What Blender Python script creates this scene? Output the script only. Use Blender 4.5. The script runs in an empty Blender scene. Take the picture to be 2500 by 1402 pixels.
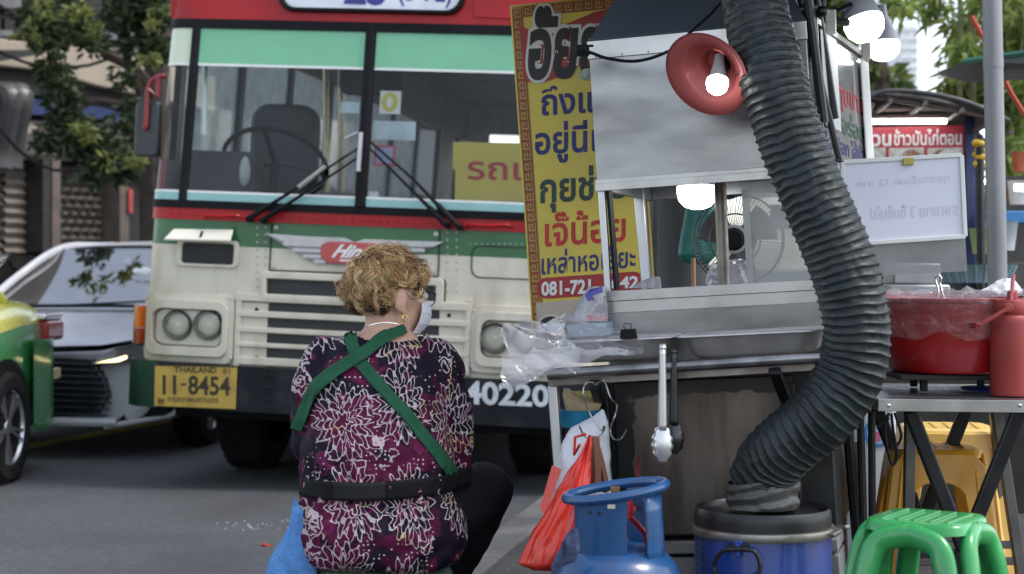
import bpy, bmesh, math, random
from math import sin, cos, pi, radians, sqrt, atan2, exp
from mathutils import Vector, Matrix, noise as NZ
from mathutils.bvhtree import BVHTree
random.seed(7)
SC = bpy.context.scene
COL = SC.collection
# ---------------------------------------------------------------- camera, sky, sun, exposure
FPX, CH, HY = 4200.0, 1.10, 650.0            # focal length in photo pixels, eye height (m), horizon row
cam = bpy.data.cameras.new('camera'); cam_o = bpy.data.objects.new('camera', cam); COL.objects.link(cam_o)
cam_o.location = (0, 0, CH); cam_o.rotation_euler = (pi/2, 0, 0)
cam.sensor_width = 36; cam.lens = FPX/2500*36
cam.shift_y = -(701-HY)/2500
cam.clip_start = .1; cam.clip_end = 3000
cam.dof.use_dof = True; cam.dof.focus_distance = 5.0; cam.dof.aperture_fstop = 4.0
SC.camera = cam_o
W = bpy.data.worlds.new('World'); SC.world = W; W.use_nodes = True
SUN_EL, SUN_ROT = radians(55), radians(100)
wn, wl = W.node_tree.nodes, W.node_tree.links
sky = wn.new('ShaderNodeTexSky'); sky.sky_type = 'NISHITA'; sky.sun_disc = False
sky.sun_elevation = SUN_EL; sky.sun_rotation = SUN_ROT
sky.air_density = 1.0; sky.dust_density = 1.2; sky.ozone_density = 1.0
hsv = wn.new('ShaderNodeHueSaturation'); hsv.inputs['Saturation'].default_value = .52
wl.new(sky.outputs[0], hsv.inputs['Color']); wl.new(hsv.outputs[0], wn['Background'].inputs[0])
wn['Background'].inputs[1].default_value = .15
sun = bpy.data.lights.new('sun', 'SUN'); sun.energy = 1.0; sun.angle = radians(18); sun.color = (1, .95, .87)
sun_o = bpy.data.objects.new('sun', sun); COL.objects.link(sun_o)
# sky sun_rotation is measured clockwise from +Y
sd = Vector((sin(SUN_ROT)*cos(SUN_EL), cos(SUN_ROT)*cos(SUN_EL), sin(SUN_EL)))
sun_o.rotation_euler = sd.to_track_quat('Z', 'Y').to_euler()
sun_o.location = (0, 0, 20)
SC.view_settings.view_transform = 'Standard'; SC.view_settings.look = 'None'
SC.view_settings.exposure = 1.25; SC.view_settings.gamma = 1
SC.cycles.max_bounces = 8; SC.cycles.transparent_max_bounces = 24; SC.cycles.glossy_bounces = 4
SC.cycles.use_denoising = True
SC.cycles.sample_clamp_indirect = 6

# ---------------------------------------------------------------- helpers
def lin(h):
    h = h.lstrip('#'); r = []
    for i in (0, 2, 4):
        c = int(h[i:i+2], 16)/255
        r.append(c/12.92 if c <= .04045 else ((c+.055)/1.055)**2.4)
    return tuple(r)
_mc = {}
def M(name, col, rough=.5, metal=0, var=.15, scale=6, bump=0, bscale=60, dirt=None, dirt_amt=.5, dscale=5,
      stretch=(1, 1, 1), emit=0, coat=0, spec=.5, island=0, trans=0, sheen=0, subs=0):
    """principled material with noise variation, optional dirt and bump, all in object space"""
    if name in _mc: return _mc[name]
    if isinstance(col, str): col = lin(col)
    m = bpy.data.materials.new(name); m.use_nodes = True; _mc[name] = m
    nt = m.node_tree; n, l = nt.nodes, nt.links
    b = n['Principled BSDF']
    b.inputs['Roughness'].default_value = rough; b.inputs['Metallic'].default_value = metal
    b.inputs['Specular IOR Level'].default_value = spec
    b.inputs['Coat Weight'].default_value = coat; b.inputs['Coat Roughness'].default_value = .08
    if trans: b.inputs['Transmission Weight'].default_value = trans
    if subs: b.inputs['Subsurface Weight'].default_value = subs; b.inputs['Subsurface Radius'].default_value = (.01, .004, .002)
    tc = n.new('ShaderNodeTexCoord'); mp = n.new('ShaderNodeMapping'); mp.inputs['Scale'].default_value = stretch
    l.new(tc.outputs['Object'], mp.inputs[0])
    def noise(sc, det=5):
        t = n.new('ShaderNodeTexNoise'); t.inputs['Scale'].default_value = sc; t.inputs['Detail'].default_value = det
        l.new(mp.outputs[0], t.inputs['Vector']); return t
    def ramp(src, a, bb, ca, cb):
        r = n.new('ShaderNodeValToRGB'); r.color_ramp.elements[0].position = a; r.color_ramp.elements[1].position = bb
        r.color_ramp.elements[0].color = (*ca, 1); r.color_ramp.elements[1].color = (*cb, 1)
        l.new(src, r.inputs[0]); return r
    c0 = tuple(max(0, x*(1-var)) for x in col); c1 = tuple(min(1, x*(1+var)) for x in col)
    t = noise(scale); r = ramp(t.outputs['Fac'], .3, .7, c0, c1); out = r.outputs[0]
    if island:
        g = n.new('ShaderNodeNewGeometry')
        h = n.new('ShaderNodeHueSaturation')
        mr = n.new('ShaderNodeMapRange'); mr.inputs[3].default_value = 1-island; mr.inputs[4].default_value = 1+island
        l.new(g.outputs['Random Per Island'], mr.inputs[0]); l.new(mr.outputs[0], h.inputs['Value'])
        mr2 = n.new('ShaderNodeMapRange'); mr2.inputs[3].default_value = .5+.04*island; mr2.inputs[4].default_value = .5-.05*island
        l.new(g.outputs['Random Per Island'], mr2.inputs[0]); l.new(mr2.outputs[0], h.inputs['Hue'])
        l.new(out, h.inputs['Color']); out = h.outputs[0]
    if dirt is not None:
        if isinstance(dirt, str): dirt = lin(dirt)
        t2 = noise(dscale, 8)
        r2 = ramp(t2.outputs['Fac'], .62-.3*dirt_amt, .78-.3*dirt_amt+.08, (0, 0, 0), (1, 1, 1))
        mx = n.new('ShaderNodeMix'); mx.data_type = 'RGBA'
        ml = n.new('ShaderNodeMath'); ml.operation = 'MULTIPLY'; ml.inputs[1].default_value = min(1, .35+.5*dirt_amt)
        l.new(r2.outputs[0], ml.inputs[0]); l.new(ml.outputs[0], mx.inputs[0])
        l.new(out, mx.inputs[6]); mx.inputs[7].default_value = (*dirt, 1); out = mx.outputs[2]
    l.new(out, b.inputs['Base Color'])
    t3 = noise(scale*2.3, 6); mr = n.new('ShaderNodeMapRange')
    mr.inputs[3].default_value = max(.02, rough-.12); mr.inputs[4].default_value = min(1, rough+.12)
    l.new(t3.outputs['Fac'], mr.inputs[0]); l.new(mr.outputs[0], b.inputs['Roughness'])
    if bump:
        t4 = noise(bscale, 4); bm_ = n.new('ShaderNodeBump'); bm_.inputs['Strength'].default_value = min(1, bump); bm_.inputs['Distance'].default_value = .01
        l.new(t4.outputs['Fac'], bm_.inputs['Height']); l.new(bm_.outputs[0], b.inputs['Normal'])
    if emit:
        b.inputs['Emission Color'].default_value = (*col, 1); b.inputs['Emission Strength'].default_value = emit
    return m
def GLASS(name, tint=(1, 1, 1), refl=1.45, rough=.02, bump=0, bscale=20, haze=0, hcol=(.8, .8, .8), boost=0, cap=0):
    """thin sheet: transparent body under a fresnel reflection; haze adds a diffuse film"""
    if name in _mc: return _mc[name]
    m = bpy.data.materials.new(name); m.use_nodes = True; _mc[name] = m
    n, l = m.node_tree.nodes, m.node_tree.links
    n.remove(n['Principled BSDF']); o = n['Material Output']
    t = n.new('ShaderNodeBsdfTransparent'); t.inputs[0].default_value = (*tint, 1)
    g = n.new('ShaderNodeBsdfGlossy'); g.inputs['Roughness'].default_value = rough
    f = n.new('ShaderNodeFresnel'); f.inputs[0].default_value = refl
    body = t.outputs[0]
    if haze:
        d = n.new('ShaderNodeBsdfDiffuse'); d.inputs[0].default_value = (*hcol, 1)
        tl = n.new('ShaderNodeBsdfTranslucent'); tl.inputs[0].default_value = (*hcol, 1)
        a = n.new('ShaderNodeMixShader'); a.inputs[0].default_value = .5; l.new(d.outputs[0], a.inputs[1]); l.new(tl.outputs[0], a.inputs[2])
        hx = n.new('ShaderNodeMixShader')
        tc = n.new('ShaderNodeTexCoord'); nz = n.new('ShaderNodeTexNoise'); nz.inputs['Scale'].default_value = 7; nz.inputs['Detail'].default_value = 6
        l.new(tc.outputs['Object'], nz.inputs['Vector'])
        mr = n.new('ShaderNodeMapRange'); mr.inputs[1].default_value = .3; mr.inputs[2].default_value = .7
        mr.inputs[3].default_value = haze*.6; mr.inputs[4].default_value = min(1, haze*1.3)
        l.new(nz.outputs['Fac'], mr.inputs[0]); l.new(mr.outputs[0], hx.inputs[0])
        l.new(t.outputs[0], hx.inputs[1]); l.new(a.outputs[0], hx.inputs[2]); body = hx.outputs[0]
    x = n.new('ShaderNodeMixShader')
    if cap:
        mn = n.new('ShaderNodeMath'); mn.operation = 'MINIMUM'; mn.inputs[1].default_value = cap; l.new(f.outputs[0], mn.inputs[0]); l.new(mn.outputs[0], x.inputs[0])
    elif boost:
        ad = n.new('ShaderNodeMath'); ad.operation = 'ADD'; ad.use_clamp = True; ad.inputs[1].default_value = boost
        l.new(f.outputs[0], ad.inputs[0]); l.new(ad.outputs[0], x.inputs[0])
    else: l.new(f.outputs[0], x.inputs[0])
    l.new(body, x.inputs[1]); l.new(g.outputs[0], x.inputs[2]); l.new(x.outputs[0], o.inputs[0])
    if bump:
        tc = n.new('ShaderNodeTexCoord'); nz = n.new('ShaderNodeTexNoise'); nz.inputs['Scale'].default_value = bscale; nz.inputs['Detail'].default_value = 3
        l.new(tc.outputs['Object'], nz.inputs['Vector'])
        bm_ = n.new('ShaderNodeBump'); bm_.inputs['Strength'].default_value = bump; bm_.inputs['Distance'].default_value = .02
        l.new(nz.outputs['Fac'], bm_.inputs['Height']); l.new(bm_.outputs[0], g.inputs['Normal']); l.new(bm_.outputs[0], f.inputs['Normal'])
    return m
def EMIT(name, col, s):
    if name in _mc: return _mc[name]
    m = bpy.data.materials.new(name); m.use_nodes = True; _mc[name] = m
    b = m.node_tree.nodes['Principled BSDF']; b.inputs['Base Color'].default_value = (*col, 1)
    b.inputs['Emission Color'].default_value = (*col, 1); b.inputs['Emission Strength'].default_value = s
    return m

def ray(px, py): return Vector(((px-1250)/FPX, 1, -(py-HY)/FPX))
def P(px, py, Y): return Vector((0, 0, CH)) + ray(px, py)*Y

class Frame:
    """a thing's own axes: u to the image's right, d away from the viewer, w up"""
    def __init__(s, o, yaw=0, roll=0):
        s.o = Vector(o); a, r = radians(yaw), radians(roll)
        u = Vector((cos(a), -sin(a), 0)); s.d = Vector((sin(a), cos(a), 0)); w = Vector((0, 0, 1))
        s.u = u*cos(r)+w*sin(r); s.w = w*cos(r)-u*sin(r)
        s.m = Matrix(((s.u.x, s.d.x, s.w.x, s.o.x), (s.u.y, s.d.y, s.w.y, s.o.y), (s.u.z, s.d.z, s.w.z, s.o.z), (0, 0, 0, 1)))
        s.inv = s.m.inverted()
    def uv(s, px, py, v=0):
        r = ray(px, py); c = Vector((0, 0, CH))
        t = ((s.o+s.d*v)-c).dot(s.d)/r.dot(s.d); q = c+r*t-s.o
        return q.dot(s.u), q.dot(s.w)
    def p(s, px, py, v=0):
        a, b = s.uv(px, py, v); return Vector((a, v, b))
    def loc(s, P_): return s.inv @ Vector(P_)
    def at(s, px, py, Y): return s.inv @ P(px, py, Y)

class MB:
    def __init__(s): s.v = []; s.f = []; s.mi = []; s.k = 0
    def mat(s, k): s.k = k; return s
    def add(s, vs, fs):
        o = len(s.v); s.v += [tuple(x) for x in vs]
        for f in fs: s.f.append(tuple(i+o for i in f)); s.mi.append(s.k)
        return s
    def box(s, c, size, rot=None):
        c = Vector(c); h = Vector(size)/2; R = rot or Matrix.Identity(3)
        vs = [c + R @ Vector((sx*h.x, sy*h.y, sz*h.z)) for sx in (-1, 1) for sy in (-1, 1) for sz in (-1, 1)]
        return s.add(vs, [(0, 1, 3, 2), (4, 6, 7, 5), (0, 4, 5, 1), (2, 3, 7, 6), (0, 2, 6, 4), (1, 5, 7, 3)])
    def bb(s, a, b): return s.box([(a[i]+b[i])/2 for i in range(3)], [abs(b[i]-a[i]) for i in range(3)])
    def bar(s, a, b, w, h, up=(0, 0, 1)):
        a, b = Vector(a), Vector(b); z = (b-a); L = z.length; z.normalize()
        x = Vector(up).cross(z)
        if x.length < 1e-4: x = Vector((1, 0, 0)).cross(z)
        x.normalize(); y = z.cross(x)
        R = Matrix((x, y, z)).transposed()
        return s.box((a+b)/2, (w, h, L), R)
    def tube(s, pts, r, n=10, caps=True, closed=False):
        pts = [Vector(p) for p in pts]; N = len(pts)
        rr = r if hasattr(r, '__len__') else [r]*N
        t0 = (pts[1]-pts[0]).normalized(); up = Vector((0, 0, 1)) if abs(t0.z) < .9 else Vector((1, 0, 0))
        x = up.cross(t0).normalized(); o = len(s.v); rings = []
        for i in range(N):
            if closed: t = (pts[(i+1) % N]-pts[i-1])
            else: t = pts[min(i+1, N-1)]-pts[max(i-1, 0)]
            if t.length < 1e-9: t = t0.copy()
            t.normalize(); x = (x - t*x.dot(t)).normalized(); y = t.cross(x)
            rings.append([pts[i]+(x*cos(2*pi*k/n)+y*sin(2*pi*k/n))*rr[i] for k in range(n)])
        vs = [p for q in rings for p in q]; fs = []
        for i in range(N if closed else N-1):
            j = (i+1) % N
            for k in range(n): fs.append((i*n+k, i*n+(k+1) % n, j*n+(k+1) % n, j*n+k))
        if caps and not closed: fs += [tuple(range(n-1, -1, -1)), tuple((N-1)*n+k for k in range(n))]
        return s.add(vs, fs)
    def lathe(s, prof, c=(0, 0, 0), n=32, R=None, a0=0, a1=2*pi, sx=1, sy=1):
        c = Vector(c); full = abs(a1-a0-2*pi) < 1e-6; m = n if full else n+1; vs = []
        for r, z in prof:
            for k in range(m):
                a = a0+(a1-a0)*k/n; p = Vector((r*cos(a)*sx, r*sin(a)*sy, z)); vs.append(c+(R @ p if R else p))
        fs = []
        for i in range(len(prof)-1):
            for k in range(n):
                k2 = (k+1) % m; fs.append((i*m+k, i*m+k2, (i+1)*m+k2, (i+1)*m+k))
        return s.add(vs, fs)
    def disc(s, c, r, n=24, R=None):
        c = Vector(c); return s.add([c+((R or Matrix.Identity(3)) @ Vector((r*cos(2*pi*k/n), r*sin(2*pi*k/n), 0))) for k in range(n)], [tuple(range(n))])
    def grid(s, fn, nu, nv, cu=False, cv=False):
        mu, mv = (nu if cu else nu+1), (nv if cv else nv+1)
        vs = [fn(i/nu, j/nv) for i in range(mu) for j in range(mv)]; fs = []
        for i in range(nu):
            for j in range(nv):
                i2, j2 = (i+1) % mu, (j+1) % mv
                fs.append((i*mv+j, i2*mv+j, i2*mv+j2, i*mv+j2))
        return s.add(vs, fs)
    def prism(s, poly, y0, y1, f=None):
        """polygon in (u,w), pushed from depth y0 to y1; f maps (u,v,w) to a point"""
        f = f or (lambda u, v, w: (u, v, w)); n = len(poly)
        vs = [f(a, y0, b) for a, b in poly]+[f(a, y1, b) for a, b in poly]
        fs = [tuple(range(n)), tuple(range(2*n-1, n-1, -1))]+[(i, i+n, (i+1) % n+n, (i+1) % n) for i in range(n)]
        return s.add(vs, fs)
    def ring(s, A, B, y0, y1, f=None):
        """plate with a hole: outer loop A, inner loop B (same count)"""
        f = f or (lambda u, v, w: (u, v, w)); n = len(A)
        vs = [f(a, y0, b) for a, b in A]+[f(a, y0, b) for a, b in B]+[f(a, y1, b) for a, b in A]+[f(a, y1, b) for a, b in B]
        fs = []
        for i in range(n):
            j = (i+1) % n
            fs += [(i, j, n+j, n+i), (2*n+i, 3*n+i, 3*n+j, 2*n+j), (i, 2*n+i, 2*n+j, j), (n+i, n+j, 3*n+j, 3*n+i)]
        return s.add(vs, fs)
    def ball(s, c, r, n=12, m=8, sc=(1, 1, 1)):
        c = Vector(c)
        return s.grid(lambda a, b: c+Vector((r*sc[0]*sin(pi*b)*cos(2*pi*a), r*sc[1]*sin(pi*b)*sin(2*pi*a), r*sc[2]*cos(pi*b))), n, m, cu=True)
    def mesh(s, name):
        me = bpy.data.meshes.new(name); me.from_pydata(s.v, [], s.f); me.update()
        bm = bmesh.new(); bm.from_mesh(me); bmesh.ops.remove_doubles(bm, verts=bm.verts, dist=1e-6)
        bmesh.ops.recalc_face_normals(bm, faces=bm.faces); 
        return me, bm
    def build(s, name, mats, parent=None, smooth=35, bevel=0, sub=0, seg=2, weld=False):
        me = bpy.data.meshes.new(name); me.from_pydata(s.v, [], s.f)
        me.polygons.foreach_set('material_index', s.mi)
        bm = bmesh.new(); bm.from_mesh(me)
        if weld: bmesh.ops.remove_doubles(bm, verts=bm.verts, dist=1e-5)
        bmesh.ops.recalc_face_normals(bm, faces=bm.faces); bm.to_mesh(me); bm.free()
        for m in (mats if isinstance(mats, (list, tuple)) else [mats]): me.materials.append(m)
        if smooth is not None:
            me.polygons.foreach_set('use_smooth', [True]*len(me.polygons))
            if smooth < 179: me.set_sharp_from_angle(angle=radians(smooth))
        o = bpy.data.objects.new(name, me); COL.objects.link(o)
        if parent: o.parent = parent
        if bevel:
            b = o.modifiers.new('bevel', 'BEVEL'); b.width = bevel; b.segments = seg; b.limit_method = 'ANGLE'; b.angle_limit = radians(40)
            b.harden_normals = False
        if sub:
            b = o.modifiers.new('sub', 'SUBSURF'); b.levels = b.render_levels = sub
        return o
def root(name, label, cat, m=None, group=None):
    o = bpy.data.objects.new(name, None); COL.objects.link(o); o.empty_display_size = .1
    if m is not None: o.matrix_world = m.m if isinstance(m, Frame) else (m if isinstance(m, Matrix) else Matrix.Translation(m))
    o['label'] = label; o['category'] = cat
    if group: o['group'] = group
    return o
def tag(o, label, cat, group=None, m=None, kind=None):
    if label: o['label'] = label
    if cat: o['category'] = cat
    if group: o['group'] = group
    if kind: o['kind'] = kind
    if m is not None: o.matrix_world = m.m if isinstance(m, Frame) else (m if isinstance(m, Matrix) else Matrix.Translation(m))
    return o
def rrect(x0, y0, x1, y1, r, n=5):
    if x1 < x0: x0, x1 = x1, x0
    if y1 < y0: y0, y1 = y1, y0
    r = min(r, (x1-x0)/2-1e-5, (y1-y0)/2-1e-5); q = []
    for cx, cy, a in ((x1-r, y1-r, 0), (x0+r, y1-r, pi/2), (x0+r, y0+r, pi), (x1-r, y0+r, 1.5*pi)):
        for k in range(n+1): b = a+pi/2*k/n; q.append((cx+r*cos(b), cy+r*sin(b)))
    return q
def spline(pts, n=8):
    """Catmull-Rom through the points (tuples of any length)"""
    pts = [Vector(p) for p in pts]; out = []
    for i in range(len(pts)-1):
        a, b, c, d = pts[max(i-1, 0)], pts[i], pts[i+1], pts[min(i+2, len(pts)-1)]
        for k in range(n):
            t = k/n; out.append(.5*((2*b)+(c-a)*t+(2*a-5*b+4*c-d)*t*t+(3*b-a-3*c+d)*t**3))
    out.append(pts[-1]); return out
_tx = {}
def text_geo(s, bold=0, shear=0, res=3):
    k = (s, bold, shear)
    if k in _tx: return _tx[k]
    c = bpy.data.curves.new('lettering', 'FONT'); c.body = s; c.resolution_u = res; c.offset = bold; c.shear = shear
    c.align_x = 'CENTER'
    o = bpy.data.objects.new('lettering', c); COL.objects.link(o); bpy.context.view_layer.update()
    dg = bpy.context.evaluated_depsgraph_get(); me = bpy.data.meshes.new_from_object(o.evaluated_get(dg))
    vs = [tuple(v.co) for v in me.vertices]; fs = [tuple(p.vertices) for p in me.polygons]
    bpy.data.objects.remove(o); bpy.data.curves.remove(c); bpy.data.meshes.remove(me)
    x = [v[0] for v in vs]; y = [v[1] for v in vs]
    r = (vs, fs, min(x), max(x), min(y), max(y)); _tx[k] = r; return r
def text_in(mb, s, quad, f, bold=0, shear=0, mirror=False):
    """fit lettering into the four-corner box quad (tl,tr,br,bl) of 2D points; f maps 2D to 3D"""
    vs, fs, x0, x1, y0, y1 = text_geo(s, bold, shear); tl, tr, br, bl = [Vector(q) for q in quad]; o = []
    for v in vs:
        a = (v[0]-x0)/(x1-x0); b = (v[1]-y0)/(y1-y0)
        if mirror: a = 1-a
        q = (bl*(1-a)+br*a)*(1-b)+(tl*(1-a)+tr*a)*b; o.append(f(q.x, q.y))
    mb.add(o, fs); return mb
def remesh(mb, voxel, smooth_it=2, sub=None):
    """one continuous skin round overlapping closed shapes"""
    me = bpy.data.meshes.new('tmp'); me.from_pydata(mb.v, [], mb.f)
    bm = bmesh.new(); bm.from_mesh(me); bmesh.ops.remove_doubles(bm, verts=bm.verts, dist=1e-6); bmesh.ops.recalc_face_normals(bm, faces=bm.faces); bm.to_mesh(me); bm.free()
    o = bpy.data.objects.new('tmp', me); COL.objects.link(o)
    r = o.modifiers.new('r', 'REMESH'); r.mode = 'VOXEL'; r.voxel_size = voxel
    if smooth_it:
        q = o.modifiers.new('s', 'SMOOTH'); q.iterations = smooth_it; q.factor = .5
    bpy.context.view_layer.update()
    ne = bpy.data.meshes.new_from_object(o.evaluated_get(bpy.context.evaluated_depsgraph_get()))
    bpy.data.objects.remove(o); bpy.data.meshes.remove(me); return ne
def put_mesh(me, name, mats, parent=None):
    me.materials.clear()
    for m in (mats if isinstance(mats, (list, tuple)) else [mats]): me.materials.append(m)
    me.polygons.foreach_set('use_smooth', [True]*len(me.polygons))
    me.name = name; o = bpy.data.objects.new(name, me); COL.objects.link(o)
    if parent: o.parent = parent
    return o
def nz3(x, y, z, s=1): return NZ.noise(Vector((x*s, y*s, z*s)))
def leaf_cloud(mb, c, rad, n, size, droop=.3, aspect=.45):
    """n folded leaves spread through an ellipsoid"""
    c = Vector(c)
    for _ in range(n):
        while True:
            q = Vector((random.uniform(-1, 1), random.uniform(-1, 1), random.uniform(-1, 1)))
            if q.length <= 1: break
        p = c+Vector((q.x*rad[0], q.y*rad[1], q.z*rad[2]))
        d = Vector((random.gauss(0, 1), random.gauss(0, 1), random.gauss(0, .6)-droop)).normalized()
        sd_ = d.cross(Vector((random.gauss(0, 1), random.gauss(0, 1), random.gauss(0, 1)))).normalized()
        nn = d.cross(sd_); L = size*random.uniform(.6, 1.3); w_ = L*aspect
        mb.add([p, p+d*L*.45+sd_*w_*.5+nn*L*.06, p+d*L, p+d*L*.45-sd_*w_*.5+nn*L*.06], [(0, 1, 2), (0, 2, 3)])
RXZ = Matrix.Rotation(pi/2, 3, 'X')          # lathe axis from +z to -y (toward the viewer)
RYZ = Matrix.Rotation(pi/2, 3, 'Y')          # lathe axis from +z to +x
# shared materials
BLACK = M('black_rubber', (.005, .005, .007), .6, var=.3, spec=.2)
BLKPAINT = M('black_paint', (.009, .010, .012), .38, var=.4, dirt=(.04, .037, .034), dirt_amt=.35)
CHROME = M('chrome', (.72, .73, .75), .12, 1, var=.06)
STEEL = M('stainless_steel', (.42, .42, .43), .30, 1, var=.25, scale=3.2, stretch=(1, 1, 1.4), bump=.12, bscale=8, dirt=(.27, .26, .255), dirt_amt=.45, dscale=3.5)
STEEL2 = M('polished_steel', (.46, .455, .455), .30, 1, var=.14, scale=5, dirt=(.2, .17, .14), dirt_amt=.25, dscale=9)
ALU = M('aluminium', (.58, .59, .61), .34, 1, var=.08, stretch=(6, 6, .6))
RED = M('bus_red_paint', (.37, .010, .014), .42, var=.14, scale=2.5, coat=.08, spec=.3, dirt=(.16, .02, .02), dirt_amt=.25, dscale=3)
CREAM = M('bus_cream_paint', (.66, .61, .50), .40, var=.07, scale=3, coat=.1, dirt=(.34, .27, .18), dirt_amt=.46, dscale=3.2, stretch=(1.4, 1.4, .5))
GREEN = M('bus_green_paint', (.022, .125, .045), .36, var=.16, coat=.3, dirt=(.05, .09, .05), dirt_amt=.3, dscale=3)
WHITE = M('white_paint', (.8, .8, .78), .5, var=.05)
# ================================================================ SETTING
ROADZ = -.17
ASPH = M('asphalt', (.078, .081, .091), .72, var=.30, scale=34, bump=.6, bscale=190, dirt=(.05, .05, .055), dirt_amt=.55, dscale=1.1)
mb = MB(); mb.bb((-300, -40, -.5), (300, 600, ROADZ)); tag(mb.build('road', ASPH, smooth=None), None, None, kind='structure')
KD = Vector((sin(radians(11.3)), cos(radians(11.3)), 0)); K0 = Vector((-.2, 6.46, 0))
KR = Vector((KD.y, -KD.x, 0))                        # to the right of the kerb line
def kerb(s, off, z): q = K0+KD*s+KR*off; return (q.x, q.y, z)
def paver():
    m = M('pavement_bricks', (.03, .027, .027), .75, var=.25, scale=3, bump=.2)
    n, l = m.node_tree.nodes, m.node_tree.links; b = n['Principled BSDF']
    tc = n.new('ShaderNodeTexCoord'); mp = n.new('ShaderNodeMapping'); mp.inputs['Rotation'].default_value = (0, 0, radians(11.3))
    br = n.new('ShaderNodeTexBrick'); br.inputs['Scale'].default_value = 3.4; br.inputs['Mortar Size'].default_value = .022; br.inputs['Brick Width'].default_value = .6; br.inputs['Row Height'].default_value = .18
    br.inputs['Color1'].default_value = (.034, .031, .031, 1); br.inputs['Color2'].default_value = (.023, .021, .022, 1); br.inputs['Mortar'].default_value = (.07, .066, .063, 1)
    l.new(tc.outputs['Object'], mp.inputs[0]); l.new(mp.outputs[0], br.inputs['Vector'])
    old = b.inputs['Base Color'].links[0].from_socket; mx = n.new('ShaderNodeMix'); mx.data_type = 'RGBA'; mx.inputs[0].default_value = .65
    l.new(old, mx.inputs[6]); l.new(br.outputs['Color'], mx.inputs[7]); l.new(mx.outputs[2], b.inputs['Base Color'])
    bp = n.new('ShaderNodeBump'); bp.inputs['Strength'].default_value = .5; bp.inputs['Distance'].default_value = .004; bp.invert = True
    l.new(br.outputs['Fac'], bp.inputs['Height']); l.new(bp.outputs[0], b.inputs['Normal']); return m
mb = MB(); a, b, c, d = kerb(-12, .16, 0), kerb(60, .16, 0), kerb(60, 60, 0), kerb(-12, 60, 0)
mb.add([a, b, c, d]+[(x, y, -.3) for x, y, z in (a, b, c, d)], [(0, 1, 2, 3), (0, 1, 5, 4), (1, 2, 6, 5), (2, 3, 7, 6), (3, 0, 4, 7)])
tag(mb.build('pavement', paver(), smooth=None), None, None, kind='structure')
mb = MB()
for i in range(-12, 60):                             # kerb stones a metre long
    q = [kerb(i+.004, 0, .012), kerb(i+.996, 0, .012), kerb(i+.996, .157, .012), kerb(i+.004, .157, .012)]
    mb.add(q+[(x, y, -.3) for x, y, z in q], [(0, 1, 2, 3), (0, 1, 5, 4), (1, 2, 6, 5), (2, 3, 7, 6), (3, 0, 4, 7)])
tag(mb.build('kerb', M('kerb_stone', (.10, .098, .096), .8, var=.25, bump=.3, dirt=(.08, .075, .07), dirt_amt=.5), bevel=.012), None, None, kind='structure')
# painted yellow lane line under the grey car
mb = MB(); p0, p1 = P(40, 1090, 11.95), P(300, 1046, 13.4)
dv = (Vector((p1.x, p1.y, 0))-Vector((p0.x, p0.y, 0))).normalized(); sv = Vector((dv.y, -dv.x, 0))*.10
for k in range(1):
    a, b = Vector((p0.x, p0.y, 0))-dv*3, Vector((p1.x, p1.y, 0))+dv*6
    mb.add([(q.x, q.y, ROADZ+.004) for q in (a-sv, b-sv, b+sv, a+sv)], [(0, 1, 2, 3)])
tag(mb.build('lane_marking', M('road_yellow', (.55, .42, .06), .6, dirt=(.1, .1, .09), dirt_amt=.5), smooth=None), None, None, kind='structure')
# painted kerb block behind the bus
F = Frame(P(548, 1050, 14.0).to_2d().to_3d()+Vector((0, 0, ROADZ)), 20)
mb = MB(); mb.prism(rrect(-.32, 0, .32, .21, .04), 0, .5)
for sx in (-.2, .2): mb.mat(1).bb((sx-.05, -.004, .05), (sx+.05, 0, .16)); mb.mat(0)
tag(mb.build('kerb_block', [M('kerb_red', (.45, .09, .03), .6, dirt=(.15, .05, .03), dirt_amt=.4), M('kerb_red_worn', (.3, .07, .04), .7)], bevel=.01), 'low orange-red painted block on the road behind the old bus', 'block', m=F)

# ---------------------------------------------------------------- shop row across the street
SF = Frame(P(150, 650, 20)*1.0, -62.6); SF = Frame(Vector((SF.o.x, SF.o.y, ROADZ)), -62.6)
shop = root('shophouse', 'old grey-brown shop row with closed roller shutters across the street', 'building', SF)
WB = M('shop_wall', (.07, .062, .057), .8, var=.25, scale=1.2, dirt=(.05, .045, .04), dirt_amt=.6, dscale=.8)
DARK = M('dark_recess', (.02, .018, .017), .8, var=.3)
BEIGE = M('beige_render', (.33, .275, .21), .8, var=.12, scale=.9, dirt=(.2, .17, .13), dirt_amt=.35, dscale=.6)
SHUT = M('shutter_metal', (.105, .09, .077), .55, .2, var=.2, scale=2, dirt=(.09, .08, .07), dirt_amt=.45, dscale=1)
def sp(px, py, v=0): return SF.uv(px, py, v)
def spoly(pts, v=0): return [sp(x, y, v) for x, y in pts]
mb = MB(); u0, u1 = sp(-700, 500)[0], sp(700, 500)[0]
mb.bb((u0, .35, 0), (u1+6, .6, 7.2)); mb.mat(1).bb((u0, .33, 0), (u1+6, .35, 3.0)); mb.build('wall', [WB, DARK], shop, smooth=None)
mb = MB(); mb.prism(spoly([(-400, 45), (60, 103), (200, 112), (345, 146), (520, 190), (520, 275), (350, 236), (230, 210), (110, 174), (-400, 120)]), -.05, .33)
mb.build('canopy_fascia', BEIGE, shop, smooth=None, bevel=.02)
mb = MB(); mb.prism(spoly([(-400, 121), (110, 175), (350, 237), (520, 276), (520, 300), (350, 250), (110, 232), (-400, 215)]), .1, .33)
mb.build('soffit', DARK, shop, smooth=None)
mb = MB(); mb.prism(spoly([(75, 238), (350, 268), (350, 300), (75, 276)]), .12, .3); mb.build('blue_fascia', M('blue_sheet', (.02, .035, .12), .5), shop, smooth=None)
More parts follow.
